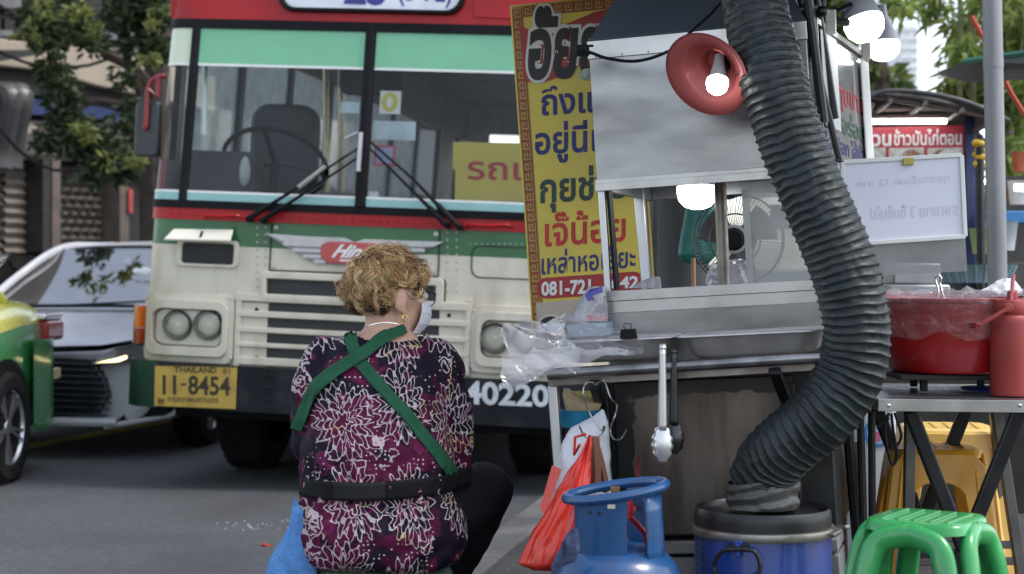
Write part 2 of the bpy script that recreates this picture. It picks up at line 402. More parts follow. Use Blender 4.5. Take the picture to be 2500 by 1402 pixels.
mb = MB(); mb.prism(spoly([(-300, 280), (350, 300), (350, 388), (-300, 368)]), .2, .32); mb.build('lintel_wall', M('mauve_render', (.10, .085, .082), .8, var=.2, scale=1.5), shop, smooth=None)
mb = MB(); mb.prism(spoly([(-300, 366), (420, 384), (420, 398), (-300, 380)]), .06, .3); mb.build('beam', DARK, shop, smooth=None)
mb = MB()
for x in (84, 92, 100, 108, 116): mb.prism(spoly([(x, 297), (x+5, 298), (x+5, 324), (x, 323)]), .195, .2)
mb.build('louvre', M('louvre_cream', (.42, .36, .28), .7), shop, smooth=None)
# second storey clutter: concrete ledges, dark openings
mb = MB()
for q in ([(-300, -60), (60, -12), (60, 20), (-300, 0)], [(-300, 60), (40, 74), (40, 88), (-300, 78)], [(190, 96), (350, 118), (350, 132), (190, 110)], [(260, 60), (360, 80), (360, 108), (260, 92)]):
    mb.prism(spoly(q), .05, .35)
mb.build('ledge', M('grey_concrete', (.13, .127, .13), .8, var=.25, dirt=(.09, .09, .09), dirt_amt=.5, dscale=1.5), shop, smooth=None)
mb = MB()
for q in ([(60, -60), (420, -40), (420, 60), (60, 30)], [(-300, 22), (40, 34), (40, 72), (-300, 58)], [(60, 40), (250, 66), (250, 96), (60, 84)]):
    mb.prism(spoly(q), .3, .34)
mb.build('window', DARK, shop, smooth=None)
# dark raking awning arm and two rolled tarpaulins
mb = MB(); mb.prism(spoly([(-200, 130), (-10, 128), (70, 104), (70, 112), (0, 142), (-200, 175)]), -.5, -.45)
tag(mb.build('awning', M('awning_black', (.02, .02, .02), .7), smooth=None), 'black raking awning flap under the shop row ledge', 'awning', m=SF)
for i, (xa, xb) in enumerate(((12, 36), (38, 64))):
    mb = MB(); a = SF.p(xb-10, 236, -.3); b = SF.p(xa-8, 372, -.1); c = SF.p(xa-12, 420, -.1)
    mb.tube(spline([a+Vector((0, .2, .05)), a, (a+b)/2, b, c], 5), [.05]+[.13]*19+[.06], 10)
    tag(mb.build('rolled_tarpaulin', M('tarp_grey', (.07, .068, .066), .35, var=.3, bump=.5, bscale=14)), ('grey rolled tarpaulin hanging above the shutters, farther from the tree', 'grey rolled tarpaulin hanging above the shutters, nearer the hanging branches')[i], 'tarpaulin', 'rolled tarpaulins', SF)
def shutter(name, xa, xb, ya, yb, lattice, matl, n=24):
    uL, wT = sp(xa, ya); uR, _ = sp(xb, ya); wB = .02; mb = MB(); h = (wT-wB)/n
    for k in range(n):
        z0 = wB+k*h; mb.add([(uL, .30, z0), (uR, .30, z0), (uR, .25, z0+h*.55), (uL, .25, z0+h*.55), (uR, .30, z0+h), (uL, .30, z0+h)], [(0, 1, 2, 3), (3, 2, 4, 5)])
    if lattice:
        mb.mat(1); rows, cols = 7, max(4, int((uR-uL)/.14))
        for r in range(rows):
            for c in range(cols):
                cu = uL+(c+.5+.5*(r % 2))*(uR-uL)/cols; cz = wT-.08-r*.125
                if cu+.03 < uR: mb.prism([(cu-.035, cz), (cu, cz+.045), (cu+.035, cz), (cu, cz-.045)], .236, .25)
        mb.mat(0)
    return mb.build(name, [matl, DARK], shop, smooth=None)
shutter('roller_shutter', -260, -4, 372, 590, True, SHUT, 26)
shutter('roller_shutter', -2, 51, 384, 590, True, SHUT, 26)
shutter('roller_shutter', 56, 106, 386, 590, False, M('shutter_pale', (.19, .165, .14), .55, .2, var=.2), 22)  # paler copy of the shutter metal, painting light onto these slats
shutter('roller_shutter', 155, 289, 392, 590, True, SHUT, 26)
for xa, xb, c in ((108, 126, (.03, .027, .025)), (131, 151, (.13, .10, .085)), (296, 318, (.12, .095, .075))):
    mb = MB(); uL, wT = sp(xa, 388); uR, _ = sp(xb, 388); mb.bb((uL, .02, 0), (uR, .33, wT)); mb.build('pilaster', M('pilaster_%d' % xa, c, .8, var=.25), shop, smooth=None)
mb = MB(); mb.prism(spoly([(312, 462), (322, 462), (322, 520), (312, 520)]), -.02, .0)
tag(mb.build('shop_sign', M('sign_red', (.4, .06, .05), .6), smooth=None), 'narrow red sign strip on the pillar right of the shutters', 'sign', m=SF)
# cables
mb = MB()
for a, b, sag in (((-100, 60), (420, 40), .5), ((-60, -30), (420, 90), .3), ((180, 5), (420, 75), .2), ((-100, 150), (350, 258), .9)):
    p, q = P(a[0], a[1], 17.5), P(b[0], b[1], 18.5); mb.tube([p.lerp(q, t/10)-Vector((0, 0, sag*4*(t/10)*(1-t/10))) for t in range(11)], .018, 5)
tag(mb.build('cable', BLACK), 'dark overhead cables sagging in front of the shop row', 'cable')

# ---------------------------------------------------------------- street tree on the left
def leafmat(name, c, isl=.45):
    m = M(name, c, .5, var=.2, scale=2, island=isl)
    b = m.node_tree.nodes['Principled BSDF']; b.inputs['Transmission Weight'].default_value = 0
    n, l = m.node_tree.nodes, m.node_tree.links; tr = n.new('ShaderNodeBsdfTranslucent'); mx = n.new('ShaderNodeMixShader'); mx.inputs[0].default_value = .5
    l.new(b.inputs['Base Color'].links[0].from_socket, tr.inputs[0]); l.new(b.outputs[0], mx.inputs[1]); l.new(tr.outputs[0], mx.inputs[2]); l.new(mx.outputs[0], n['Material Output'].inputs[0])
    return m
LEAF = leafmat('leaf_dark', (.036, .058, .022)); LEAF2 = leafmat('leaf_yellow_green', (.15, .175, .045))  # LEAF2 paints sunlight on some leaves as a yellow-green colour
BARK = M('bark', (.045, .033, .026), .9, var=.35, bump=.6, bscale=20)
tt = root('street_tree', 'broad-leaved street tree with drooping branches beside the old bus', 'tree', Vector((P(385, 650, 17).x, 17, ROADZ)))
def tl(px, py, Y): return P(px, py, Y)-Vector((P(385, 650, 17).x, 17, ROADZ))
mb = MB(); mb.tube(spline([(0, 0, -.1), tl(388, 600, 17), tl(378, 380, 17), tl(384, 180, 17), tl(392, 0, 17), tl(400, -260, 17)], 6), [.22-.005*i for i in range(31)], 10)
for br in ([(384, 330), (345, 230), (312, 150), (300, 60), (310, -80)], [(384, 100), (300, -60), (180, -80), (110, 40), (120, 140), (150, 250)], [(380, 240), (330, 170), (250, 130)], [(384, 60), (330, -90), (200, -160), (60, -100)], [(380, 300), (300, 262), (215, 250), (160, 300)]):
    mb.tube(spline([tl(x, y, 17-.35*k) for k, (x, y) in enumerate(br)], 5), [max(.012, .07-.0027*i) for i in range(5*(len(br)-1)+1)], 6)
mb.build('trunk', BARK, tt)
mb = MB()
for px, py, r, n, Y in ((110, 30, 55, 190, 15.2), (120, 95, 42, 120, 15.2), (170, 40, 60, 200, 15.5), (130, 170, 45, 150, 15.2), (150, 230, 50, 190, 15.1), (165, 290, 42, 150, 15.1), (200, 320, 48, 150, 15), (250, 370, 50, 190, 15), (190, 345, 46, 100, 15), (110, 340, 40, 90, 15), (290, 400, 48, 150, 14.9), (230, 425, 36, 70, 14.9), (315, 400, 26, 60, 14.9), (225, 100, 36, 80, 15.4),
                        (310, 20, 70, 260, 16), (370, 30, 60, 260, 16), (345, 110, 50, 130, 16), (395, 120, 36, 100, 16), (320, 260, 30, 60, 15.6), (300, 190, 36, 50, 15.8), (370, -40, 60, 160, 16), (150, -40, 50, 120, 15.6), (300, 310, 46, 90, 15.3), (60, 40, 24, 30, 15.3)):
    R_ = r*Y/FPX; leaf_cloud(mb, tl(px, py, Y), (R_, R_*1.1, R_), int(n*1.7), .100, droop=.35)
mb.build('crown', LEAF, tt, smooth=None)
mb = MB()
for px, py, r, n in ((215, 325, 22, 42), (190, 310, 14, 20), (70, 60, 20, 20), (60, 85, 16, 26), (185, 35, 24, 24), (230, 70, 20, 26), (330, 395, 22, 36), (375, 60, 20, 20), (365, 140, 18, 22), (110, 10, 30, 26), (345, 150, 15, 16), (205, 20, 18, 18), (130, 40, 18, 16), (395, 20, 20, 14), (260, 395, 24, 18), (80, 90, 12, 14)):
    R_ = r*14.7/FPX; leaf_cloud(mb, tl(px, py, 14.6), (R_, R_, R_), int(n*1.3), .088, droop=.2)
mb.build('painted_sunlit_leaves', LEAF2, tt, smooth=None)

# ================================================================ CARS
TYRE = M('tyre_rubber', (.009, .009, .010), .8, spec=.2, var=.3, bump=.2, bscale=80, dirt=(.05, .048, .045), dirt_amt=.3)
CARGLASS = GLASS('car_glass', (.25, .28, .28), 1.5, .02, boost=.40)
LENS = GLASS('lamp_lens', (.9, .92, .95), 1.5, .03, boost=.08)
def make_wheel(par, name, u, v, w, r, width, side, rimcol, spokes=10, twin=True):
    """tyre and rim, axle along u; side = +1 when the outer face looks to +u"""
    R = Matrix.Rotation(pi/2*side, 3, 'Y'); t = MB(); h = width/2
    t.lathe([(r*.66, -h), (r*.9, -h), (r*.98, -h*.8), (r, -h*.4), (r, h*.4), (r*.98, h*.8), (r*.9, h), (r*.7, h), (r*.66, h*.9)], (u, v, w), 40, R)
    for k in range(40):
        a = 2*pi*k/40; t.box(Vector((u, v, w))+R @ Vector((r*.985*cos(a), r*.985*sin(a), 0)), (width*.8, .02, .02), R @ Matrix.Rotation(a, 3, 'Z') @ Matrix.Rotation(pi/2, 3, 'Y'))
    e = t.build(name, TYRE, par)
    m = MB(); m.lathe([(r*.68, h*.95), (r*.66, h*.8), (r*.62, h*.5), (r*.60, -h*.2)], (u, v, w), 40, R)
    m.mat(1).lathe([(r*.62, -h*.1), (.001, -h*.1)], (u, v, w), 40, R); m.mat(0)
    m.lathe([(r*.16, h*.55), (r*.13, h*.78), (.001, h*.8)], (u, v, w), 20, R)
    for k in range(spokes):
        for dd in ((-.07, .07) if twin else (0,)):
            a = 2*pi*k/spokes+dd
            p = Vector((u, v, w))+R @ Vector((r*.12*cos(a), r*.12*sin(a), h*.66)); q = Vector((u, v, w))+R @ Vector((r*.65*cos(a+dd), r*.65*sin(a+dd), h*.8))
            m.bar(p, q, r*.055, h*.18, R @ Vector((0, 0, 1)))
    m.build('rim', [rimcol, BLACK], e); return e
RIMSIL = M('rim_silver', (.5, .51, .53), .3, .9, var=.1)
def make_sedan(name, label, fr, lo, hi, split, front=True):
    rt = root(name, label, 'car', fr)
    secs = [(0, .70, .22, .60), (.02, .78, .22, .66), (.12, .87, .20, .745), (.4, .905, .18, .835), (.8, .92, .18, .90), (1.15, .925, .18, .945), (1.6, .93, .18, .97), (2.6, .93, .18, .985), (3.5, .93, .18, 1.0), (3.95, .92, .19, 1.05), (4.35, .90, .2, 1.07), (4.62, .86, .22, 1.03), (4.68, .82, .26, .95), (4.70, .74, .30, .86)]
    prof = [(-.86, 0), (-.95, .09), (-.99, .3), (-1, .52), (-1, .70), (-.985, .84), (-.95, .94), (-.86, 1.0), (-.6, 1.018), (-.3, 1.03), (0, 1.035)]
    prof = prof+[(-a, b) for a, b in prof[-2::-1]]
    vs = [(a*hw, v, zl+(zt-zl)*b) for v, hw, zl, zt in secs for a, b in prof]; n = len(prof); mb = MB(); fs = []
    for i in range(len(secs)-1):
        for j in range(n-1): fs.append((i*n+j, i*n+j+1, (i+1)*n+j+1, (i+1)*n+j))
        fs.append((i*n+n-1, i*n, (i+1)*n, (i+1)*n+n-1))
    fs += [tuple(range(n)), tuple((len(secs)-1)*n+k for k in range(n))]; mb.add(vs, fs)
    for k, f in enumerate(mb.f):
        if sum(mb.v[i][2] for i in f)/len(f) > split: mb.mi[k] = 1
    mb.build('body', [lo, hi], rt, smooth=180, sub=2)
    # roof and pillars
    def top(v): return 1.40+.045*sin(pi*min(1, max(0, (v-1.85)/1.7)))
    mb = MB(); mb.grid(lambda a, b: Vector(((2*a-1)*(.60+.03*sin(pi*b)), 1.88+1.62*b, top(1.88+1.62*b)+.03*(1-(2*a-1)**2)-.035*max(0, abs(2*a-1)-.8)/.2)), 14, 10)
    for s in (-1, 1):
        mb.tube(spline([(s*.84, 1.02, .95), (s*.74, 1.45, 1.19), (s*.605, 1.9, 1.40), (s*.63, 2.7, 1.435), (s*.60, 3.5, 1.40), (s*.76, 4.1, 1.06)], 6), .032, 8)
        mb.tube([(s*.90, 2.7, .97), (s*.63, 2.7, 1.42)], .04, 8)
    mb.build('roof', hi, rt, smooth=60)
    mb = MB(); mb.grid(lambda a, b: Vector(((2*a-1)*(.80+(.59-.80)*b), 1.06+.84*b-.10*(1-(2*a-1)**2)*(1-b*.6), .955+(1.405-.955)*b)), 12, 8); mb.build('windscreen', CARGLASS, rt, smooth=180)
    mb = MB(); mb.grid(lambda a, b: Vector(((2*a-1)*(.59+.13*b), 3.48+.6*b, 1.40-.34*b)), 10, 4); mb.build('rear_window', CARGLASS, rt, smooth=180)
    for s in (-1, 1):
        mb = MB(); mb.add([(s*.905, 1.2, .965), (s*.905, 3.6, 1.0), (s*.61, 3.4, 1.395), (s*.61, 1.95, 1.39)], [(0, 1, 2, 3)]); mb.build('side_window', CARGLASS, rt, smooth=None)
        mb = MB(); mb.tube([(s*.9, 1.32, .98), (s*.99, 1.34, 1.0)], .02, 6); mb.ball((s*1.02, 1.36, 1.04), .1, 10, 8, (.85, .55, .7)); mb.build('door_mirror', hi, rt)
    mb = MB(); mb.bb((-.75, 1.3, .6), (.75, 3.6, .92)); mb.bb((-.6, 2.4, .9), (-.15, 2.55, 1.3)); mb.bb((.15, 2.4, .9), (.6, 2.55, 1.3)); mb.build('cabin', DARK, rt, smooth=None)
    for s in (-1, 1):
        for v in (.93, 3.72):
            mb = MB(); mb.lathe([(.001, .0), (.385, .0), (.39, -.04)], (s*.934, v, .345), 32, Matrix.Rotation(pi/2*s, 3, 'Y')); mb.build('wheel_arch', BLACK, rt, smooth=None)
            make_wheel(rt, 'wheel', s*.86, v, .33, .33, .21, s, RIMSIL, 5, True)
    return rt
GREY = M('grey_metallic', (.50, .51, .54), .32, .0, var=.05, spec=.3, coat=.15)
GF = Frame(Vector((P(118, 650, 11.45).x-.13, 11.45, ROADZ)), 8.5)
car = make_sedan('sedan', 'silver-grey sedan with large slatted grille, waiting behind the taxi and beside the bus', GF, GREY, GREY, 9)
def gp(pts, v=0): return [GF.uv(x, y, v) for x, y in pts]
def curve_f(dv=0):                                        # nose plan curve of the car
    return lambda u, v, w: (u, v+dv+.26*max(0, abs(u)-.45)**2*3.2+.10*max(0, w-.45), w)
cf = curve_f(-.075)
half = [(118, 872), (232, 878), (262, 925), (273, 965), (243, 1012), (118, 1014)]
h = gp(half); uc = h[0][0]; full = h+[(2*uc-a, b) for a, b in h[::-1][1:-1]]
mb = MB(); mb.prism(full, -.005, .1, cf); mb.build('grille', M('grille_black', (.008, .008, .009), .4), car, smooth=None)
wt, wb_ = h[0][1], h[-1][1]; mb = MB()
for k in range(9):
    z = wb_+(wt-wb_)*(k+.6)/9.4; e = min(.47, .40+.08*(1-abs((z-wb_)/(wt-wb_)-.35)*1.6))
    mb.tube([cf(uc+e*t, -.02, z-.012*abs(t)) for t in [x/8 for x in range(-8, 9)]], .0085, 6)
for s in (-1, 1): mb.tube([cf(s*(a-uc)+uc, -.012, b) for a, b in h[1:5]], .012, 6)
mb.build('grille_slats', M('slat_dark_chrome', (.022, .024, .032), .3, .5), car)
mb = MB(); mb.tube([cf(uc+.50*t, -.02, wb_-.035) for t in [x/8 for x in range(-8, 9)]], .03, 8)
for s in (-1, 1):
    q = [gp([(265, 1040)])[0], gp([(330, 1030)])[0], gp([(390, 1022)])[0], gp([(420, 1000)])[0], gp([(438, 998)])[0]]
    mb.tube([cf(uc+s*(a-uc), -.02+.05*k, b) for k, (a, b) in enumerate(q)], .018, 8)
mb.build('front_lip', GREY, car)
for s in (-1, 1):
    q = gp([(284, 1030), (330, 985), (372, 968), (400, 990), (385, 1018), (330, 1025)]); mb = MB(); mb.prism([(uc+s*(a-uc), b) for a, b in q], -.012, .1, curve_f(-.02)); mb.build('air_intake', BLACK, car, smooth=None)
    q = gp([(243, 886), (290, 850), (345, 838), (400, 836), (410, 866), (345, 876), (300, 884)]); q = [(uc+s*(a-uc), b) for a, b in q]
    mb = MB(); mb.prism(q, -.07, .1, cf); hl = mb.build('headlight', M('headlight_smoke', (.03, .035, .045), .12, coat=1), car, smooth=None)
    q = gp([(250, 884), (300, 872), (318, 866), (320, 874), (302, 882)]); mb = MB(); mb.prism([(uc+s*(a-uc), b) for a, b in q], -.076, -.068, cf); mb.build('running_light', EMIT('drl', (1, .85, .45), 1.0), hl, smooth=None)
mb = MB(); q = gp([(118, 846), (250, 843), (345, 826), (345, 836), (250, 856), (118, 860)]); mb.prism(q+[(2*uc-a, b) for a, b in q[::-1][1:-1]] if False else q, -.012, .08, cf); mb.prism([(2*uc-a, b) for a, b in q], -.012, .08, cf); mb.build('nose_slit', BLACK, car, smooth=None)
mb = MB(); mb.tube(spline([(-.72, .98, .975), (-.2, .90, .985), (.35, .93, .985), (.72, 1.0, .97)], 6), .014, 6); mb.tube([(-.1, .93, .99), (.5, 1.03, 1.02)], .008, 6); mb.build('wiper', BLACK, car)
mb = MB()
for dx, r in ((-.12, .032), (-.05, .045), (.03, .05), (.1, .035)): mb.ball((.33+dx, 1.42, 1.235), r, 10, 6, (1, .15, .6))
mb.build('windscreen_sticker', M('sticker_white', (.75, .78, .8), .6), car)
TG = M('taxi_green', (.03, .22, .055), .28, coat=.8, var=.06); TY = M('taxi_yellow', (.62, .60, .10), .28, coat=.8, var=.06)
TF = Frame(Vector((P(20, 650, 10.1).x-.90, 10.1-3.72, ROADZ)), 4.5)
TF = Frame(TF.o-TF.u*.31, 4.5)
taxi = make_sedan('taxi', 'green and yellow taxi ahead of the silver sedan, only its tail showing', TF, TG, TY, .90)
for s in (-1, 1):
    mb = MB(); mb.prism(rrect(.60, .80, .93, .93, .03), 4.42, 4.71); mb.mat(1).prism(rrect(.60, .93, .925, .975, .02), 4.40, 4.70)
    if s < 0: mb.v = [(-a, b, c) for a, b, c in mb.v]
    mb.build('tail_lamp', [M('lamp_red', (.30, .01, .015), .15, coat=1), CHROME], taxi, bevel=.012)
mb = MB(); mb.grid(lambda a, b: Vector((.945-.05*sin(pi*b)*0-.12*max(0, a-.7)/.3, 4.12+.55*a, .27+.55*b)), 8, 4); mb.build('rear_bumper', TG, taxi, smooth=60)
mb = MB(); mb.bb((.86, 4.60, .55), (.90, 4.735, .62)); mb.build('reflector', M('reflector_pale', (.8, .75, .5), .2, coat=1), taxi, bevel=.006)
DP = M('dark_car_paint', (.012, .013, .015), .25, coat=1)
DF = Frame(Vector((P(-60, 650, 18).x, 17.6, ROADZ)), 14)
make_sedan('dark_sedan', 'black car mostly hidden behind the silver sedan, before the shutters', DF, DP, DP, 9)
# ================================================================ OLD CITY BUS
BY, BROLL = 9.7, -2.4
BF = Frame(Vector((P(868, 650, BY).x, BY, ROADZ)), 8.2, BROLL)
bus = root('city_bus', 'old red, green and cream city bus facing the viewer beside the kerb', 'bus', BF)
HW, CR = 1.295, .12
def ws(w): return 1-.040*min(1, max(0, (w-1.25)/1.35))
def bS(t, w, off=0):
    tw = HW-CR; s = 1 if t >= 0 else -1; a = abs(t)
    if a <= tw: u, v, n = a, .006*(a/tw)**2, (0.01*a, -1)
    elif a <= tw+CR*pi/2:
        q = (a-tw)/CR; u, v, n = tw+CR*sin(q), .006+CR*(1-cos(q)), (sin(q), -cos(q))
    else: u, v, n = HW, .006+CR+(a-tw-CR*pi/2), (1, 0)
    return Vector((s*(u+n[0]*off)*ws(w), v+n[1]*off+max(0, w-1.62)*.085, w))
def bt(u, w):                                              # surface parameter of a point seen at u
    u = u/ws(w); tw = HW-CR; s = 1 if u >= 0 else -1; a = abs(u)
    if a <= tw: return u
    return s*(tw+CR*math.asin(min(1, (a-tw)/CR)))
def bw(py, px=470): return BF.uv(px, py)[1]
def bxy(px, py): u, w = BF.uv(px, py); return bt(u, w), w
def bp(px, py, off=0): t, w = bxy(px, py); return bS(t, w, off)
TEND = HW-CR+CR*pi/2
def patch(mb, t0, t1, w0, w1, off=0, th=.02, nu=40, nw=4):
    A = lambda a, b: bS(t0+(t1-t0)*a, w0+(w1-w0)*b, off); B = lambda a, b: bS(t0+(t1-t0)*a, w0+(w1-w0)*b, off-th)
    mb.grid(A, nu, nw); mb.grid(B, nu, nw)
    for k in range(nu):
        for b in (0, 1): mb.add([A(k/nu, b), A((k+1)/nu, b), B((k+1)/nu, b), B(k/nu, b)], [(0, 1, 2, 3)])
    for k in range(nw):
        for a in (0, 1): mb.add([A(a, k/nw), A(a, (k+1)/nw), B(a, (k+1)/nw), B(a, k/nw)], [(0, 1, 2, 3)])
    return mb
def bpoly(mb, pts, o0, o1): return mb.prism(pts, o0, o1, lambda t, v, w: bS(t, w, v))
def bring(mb, A, B, o0, o1): return mb.ring(A, B, o0, o1, lambda t, v, w: bS(t, w, v))
def brr(x0, y0, x1, y1, r, n=5):                           # rounded rectangle given by photo corners, on the bus front
    (a, b), (c, d) = bxy(x0, (y0+y1)/2), bxy(x1, (y0+y1)/2); h0 = bw(y0, 0)-bw(y1, 0)
    xm, ym = (x0+x1)/2, (y0+y1)/2; wm = bxy(xm, ym)[1]; hh = abs(bxy(xm, y0)[1]-bxy(xm, y1)[1])/2
    return rrect(a, wm-hh, c, wm+hh, r, n)
W_red1, W_red0, W_grn0, W_bot = bw(508), bw(536), bw(598), bw(884)
W_gb, W_gt, W_top = bw(491), bw(62), bw(41)
ROOF = W_top+.55; LEN = 10.2
# --- painted shell: bands that really wrap round the corners
mb = MB(); patch(mb, -TEND, TEND, W_bot-.04, W_grn0, 0); mb.build('front_panel', CREAM, bus, smooth=40)
mb = MB(); patch(mb, -TEND, TEND, W_grn0, W_red0, .0); mb.build('green_band', GREEN, bus, smooth=40)
mb = MB(); patch(mb, -TEND, TEND, W_red0, W_red1, .012, .03)
for k in range(46): t = -1.15+2.3*k/45; p = bS(t, (W_red0*.55+W_red1*.45), .014); mb.ball(p, .007, 8, 6, (1, .6, 1))
for x0, x1, y in ((500, 592, 533), (1140, 1250, 556)):
    p, q = bp(x0, y, .012), bp(x1, y, .012); mb.tube(spline([p, bp(x0+12, y-6, .035), bp((x0+x1)/2, y-4, .045), bp(x1-12, y-6, .035), q], 5), .008, 6)
mb.build('red_band', RED, bus, smooth=40)
mb = MB(); patch(mb, -TEND, TEND, W_red1, W_gb+.005, .02, .05); patch(mb, -TEND, TEND, W_gt-.005, W_top, .02, .05)
for x, y0, y1, wd in ((894, 55, 505, .036), (1330, 60, 520, .03)):
    mb.tube([bp(x+6, y0, .0), bp(x-14, y1, .0)], wd, 8)
mb.tube([bp(470, 52, .0), bp(446, 492, .0)], .030, 8)
mb.build('windscreen_gasket', BLACK, bus, smooth=50)
mb = MB(); patch(mb, -TEND, TEND, W_top, ROOF, .015, .04, 40, 8)
mb.mat(1); p = [bp(x, 40, .02) for x in (1150,)][0]; mb.mat(0)
mb.build('roof_front', RED, bus, smooth=40)
# rear of the shell: sides, roof, back, with real window openings
v0 = .006+CR; v1 = LEN; WIN0, WIN1 = W_gb+.24, W_gt+.06
def side_mb(s, mats):
    m = MB()
    def q(va, vb, wa, wb, k, off=0):
        m.mat(k); m.add([(s*(HW+off)*ws(w_)-s*dx, v_, w_) for dx in (0, .04) for v_, w_ in ((va, wa), (vb, wa), (vb, wb), (va, wb))], [(0, 1, 2, 3), (4, 5, 6, 7), (0, 1, 5, 4), (1, 2, 6, 5), (2, 3, 7, 6), (3, 0, 4, 7)]); m.mi[-5] = 4
    q(v0, v1, .45, W_grn0, 0); q(v0, v1, W_grn0, W_red0, 1); q(v0, v1, W_red0, WIN0, 2); q(v0, v1, WIN1, ROOF-.05, 2)
    for k in range(9): va = v0+.15+k*1.17; q(va, va+.09, WIN0, WIN1, 3)
    return m
for s in (-1, 1): side_mb(s, None).build('side_wall', [CREAM, GREEN, RED, BLACK, M('cabin_lining', (.16, .17, .17), .6, var=.2)], bus, smooth=None)
SIDEGL = GLASS('bus_side_glass', (.72, .80, .82), 1.3, .05, haze=.45, hcol=(.66, .78, .80))
for s in (-1, 1):
    for k in range(8):
        va = v0+.25+k*1.17; m = MB(); x = s*(HW-.02)*ws(2.1)
        m.add([(s*(HW-.015)*ws(WIN0), va, WIN0), (s*(HW-.015)*ws(WIN0), va+1.06, WIN0), (s*(HW-.015)*ws(WIN1), va+1.06, WIN1), (s*(HW-.015)*ws(WIN1), va, WIN1)], [(0, 1, 2, 3)])
        m.build('side_window', SIDEGL, bus, smooth=None)
mb = MB(); mb.grid(lambda a, b: Vector(((2*a-1)*HW*ws(3), .25+b*(LEN-.25), ROOF-.05+.10*(1-(2*a-1)**4))), 12, 4); mb.build('roof', RED, bus, smooth=60)
mb = MB(); mb.bb((-HW*ws(3)+.03, .35, ROOF-.12), (HW*ws(3)-.03, LEN-.1, ROOF-.10)); mb.build('ceiling', M('cabin_lining', (.16, .17, .17), .6, var=.2), bus, smooth=None)
mb = MB(); mb.bb((-1.24, LEN-.06, .5), (1.24, LEN, 2.0)); mb.bb((-1.24, LEN-.06, 2.75), (1.24, LEN, ROOF)); mb.bb((-1.24, LEN-.06, 2.0), (-.95, LEN, 2.75)); mb.bb((.95, LEN-.06, 2.0), (1.24, LEN, 2.75)); mb.build('rear_wall', CREAM, bus, smooth=None)
mb = MB(); mb.bb((-1.19, .25, .62), (1.19, LEN-.1, .70)); mb.build('floor', M('bus_floor', (.05, .05, .052), .7), bus, smooth=None)
mb = MB(); mb.bb((-1.15, .22, .35), (1.15, 9.6, .62)); mb.bb((-.5, 1.6, .2), (.5, 2.2, .45)); mb.build('chassis', BLACK, bus, smooth=None)
# --- cabin seen through the glass
CAB = M('cabin_dark', (.035, .037, .042), .6, var=.3)
mb = MB(); mb.prism([(.02, .72), (.02, W_gb+.02), (.35, W_gb+.06), (.5, W_gb-.05), (.5, .72)], -1.08, 1.08, lambda a, y, b: (y, a+.06, b)); dash = mb.build('dashboard', CAB, bus, bevel=.01)
mb = MB(); q = BF.at(550, 425, 10.15); mb.box(q, (.42, .2, .26)); mb.tube([q+Vector((-.2, -.12, -.12)), q+Vector((0, -.16, -.17)), q+Vector((.22, -.12, -.12))], .012, 6); mb.build('instrument_box', CAB, dash, bevel=.02)
mb = MB(); q = BF.at(598, 420, 10.0); mb.ball(q, .09, 12, 10, (.35, .5, 1)); mb.build('fan_disc', M('pale_plastic', (.45, .5, .48), .4), dash)
mb = MB(); c = BF.at(672, 400, 10.25); Rw = Matrix.Rotation(radians(-38), 3, 'X')
mb.tube([c+Rw @ Vector((.31*cos(2*pi*k/36), .31*sin(2*pi*k/36), 0)) for k in range(36)], .015, 8, closed=True)
for a in (.3, 2.8, 4.7): mb.bar(c, c+Rw @ Vector((.3*cos(a), .3*sin(a), 0)), .03, .012)
mb.tube([c, c+Vector((0, -.12, -.45))], .03, 8); mb.build('steering_wheel', BLACK, bus)
mb = MB(); q = BF.at(690, 330, 11.0); mb.prism(rrect(-.22, -.42, .22, .20, .12), 0, .14, lambda u, v, w: tuple(q+Vector((u, v, w)))); mb.bb(tuple(q+Vector((-.27, -.45, -.55))), tuple(q+Vector((.27, .1, -.4)))); mb.build('driver_seat', CAB, bus, bevel=.03)
POLE = M('brass_pole', (.42, .36, .24), .3, .8)
for px, Y, y0, y1 in ((795, 10.9, 130, 470), (832, 10.4, 110, 470), (503, 10.3, 120, 330)):
    mb = MB(); a, b = BF.at(px, y0, Y), BF.at(px+(-6 if px < 600 else 2), y1, Y); a.z = min(a.z, ROOF-.08); mb.tube([a, b], .02, 8); mb.build('grab_pole', POLE if px > 600 else ALU, bus)
SEAT = M('seat_vinyl', (.03, .035, .045), .5); seat = None
for r in range(8):
    for x in (-.78, .35, .85) if r > 1 else (.85, .45):
        y = 2.2+r*.85
        if seat is None:
            mb = MB(); mb.prism(rrect(-.22, .95, .22, 1.62, .08), 0, .08, lambda u, v, w: (u, v+.1*w, w)); mb.bb((-.22, -.4, .92), (.22, .1, 1.02))
            seat = mb.build('passenger_seat', SEAT, bus, bevel=.015)
            mb = MB(); mb.tube(spline([(-.2, .1, 1.45), (-.19, .12, 1.68), (-.1, .13, 1.74), (.1, .13, 1.74), (.19, .12, 1.68), (.2, .1, 1.45)], 5), .014, 6); rail = mb.build('seat_rail', CHROME, seat)
            seat.location = (x, y, 0)
        else:
            q = seat.copy(); COL.objects.link(q); q.parent = bus; q.location = (x, y, 0)
            q2 = rail.copy(); COL.objects.link(q2); q2.parent = q
mb = MB(); mb.bb((-.1, .75, .7), (.78, 1.9, 1.25)); mb.build('engine_cover', CAB, bus, bevel=.06)
mb = MB(); q = BF.at(905, 195, 10.0); mb.prism(rrect(-.19, -.09, .19, .09, .06), 0, .05, lambda u, v, w: tuple(q+Vector((u, v, w)))); mb.build('inner_mirror', BLACK, bus, bevel=.01)
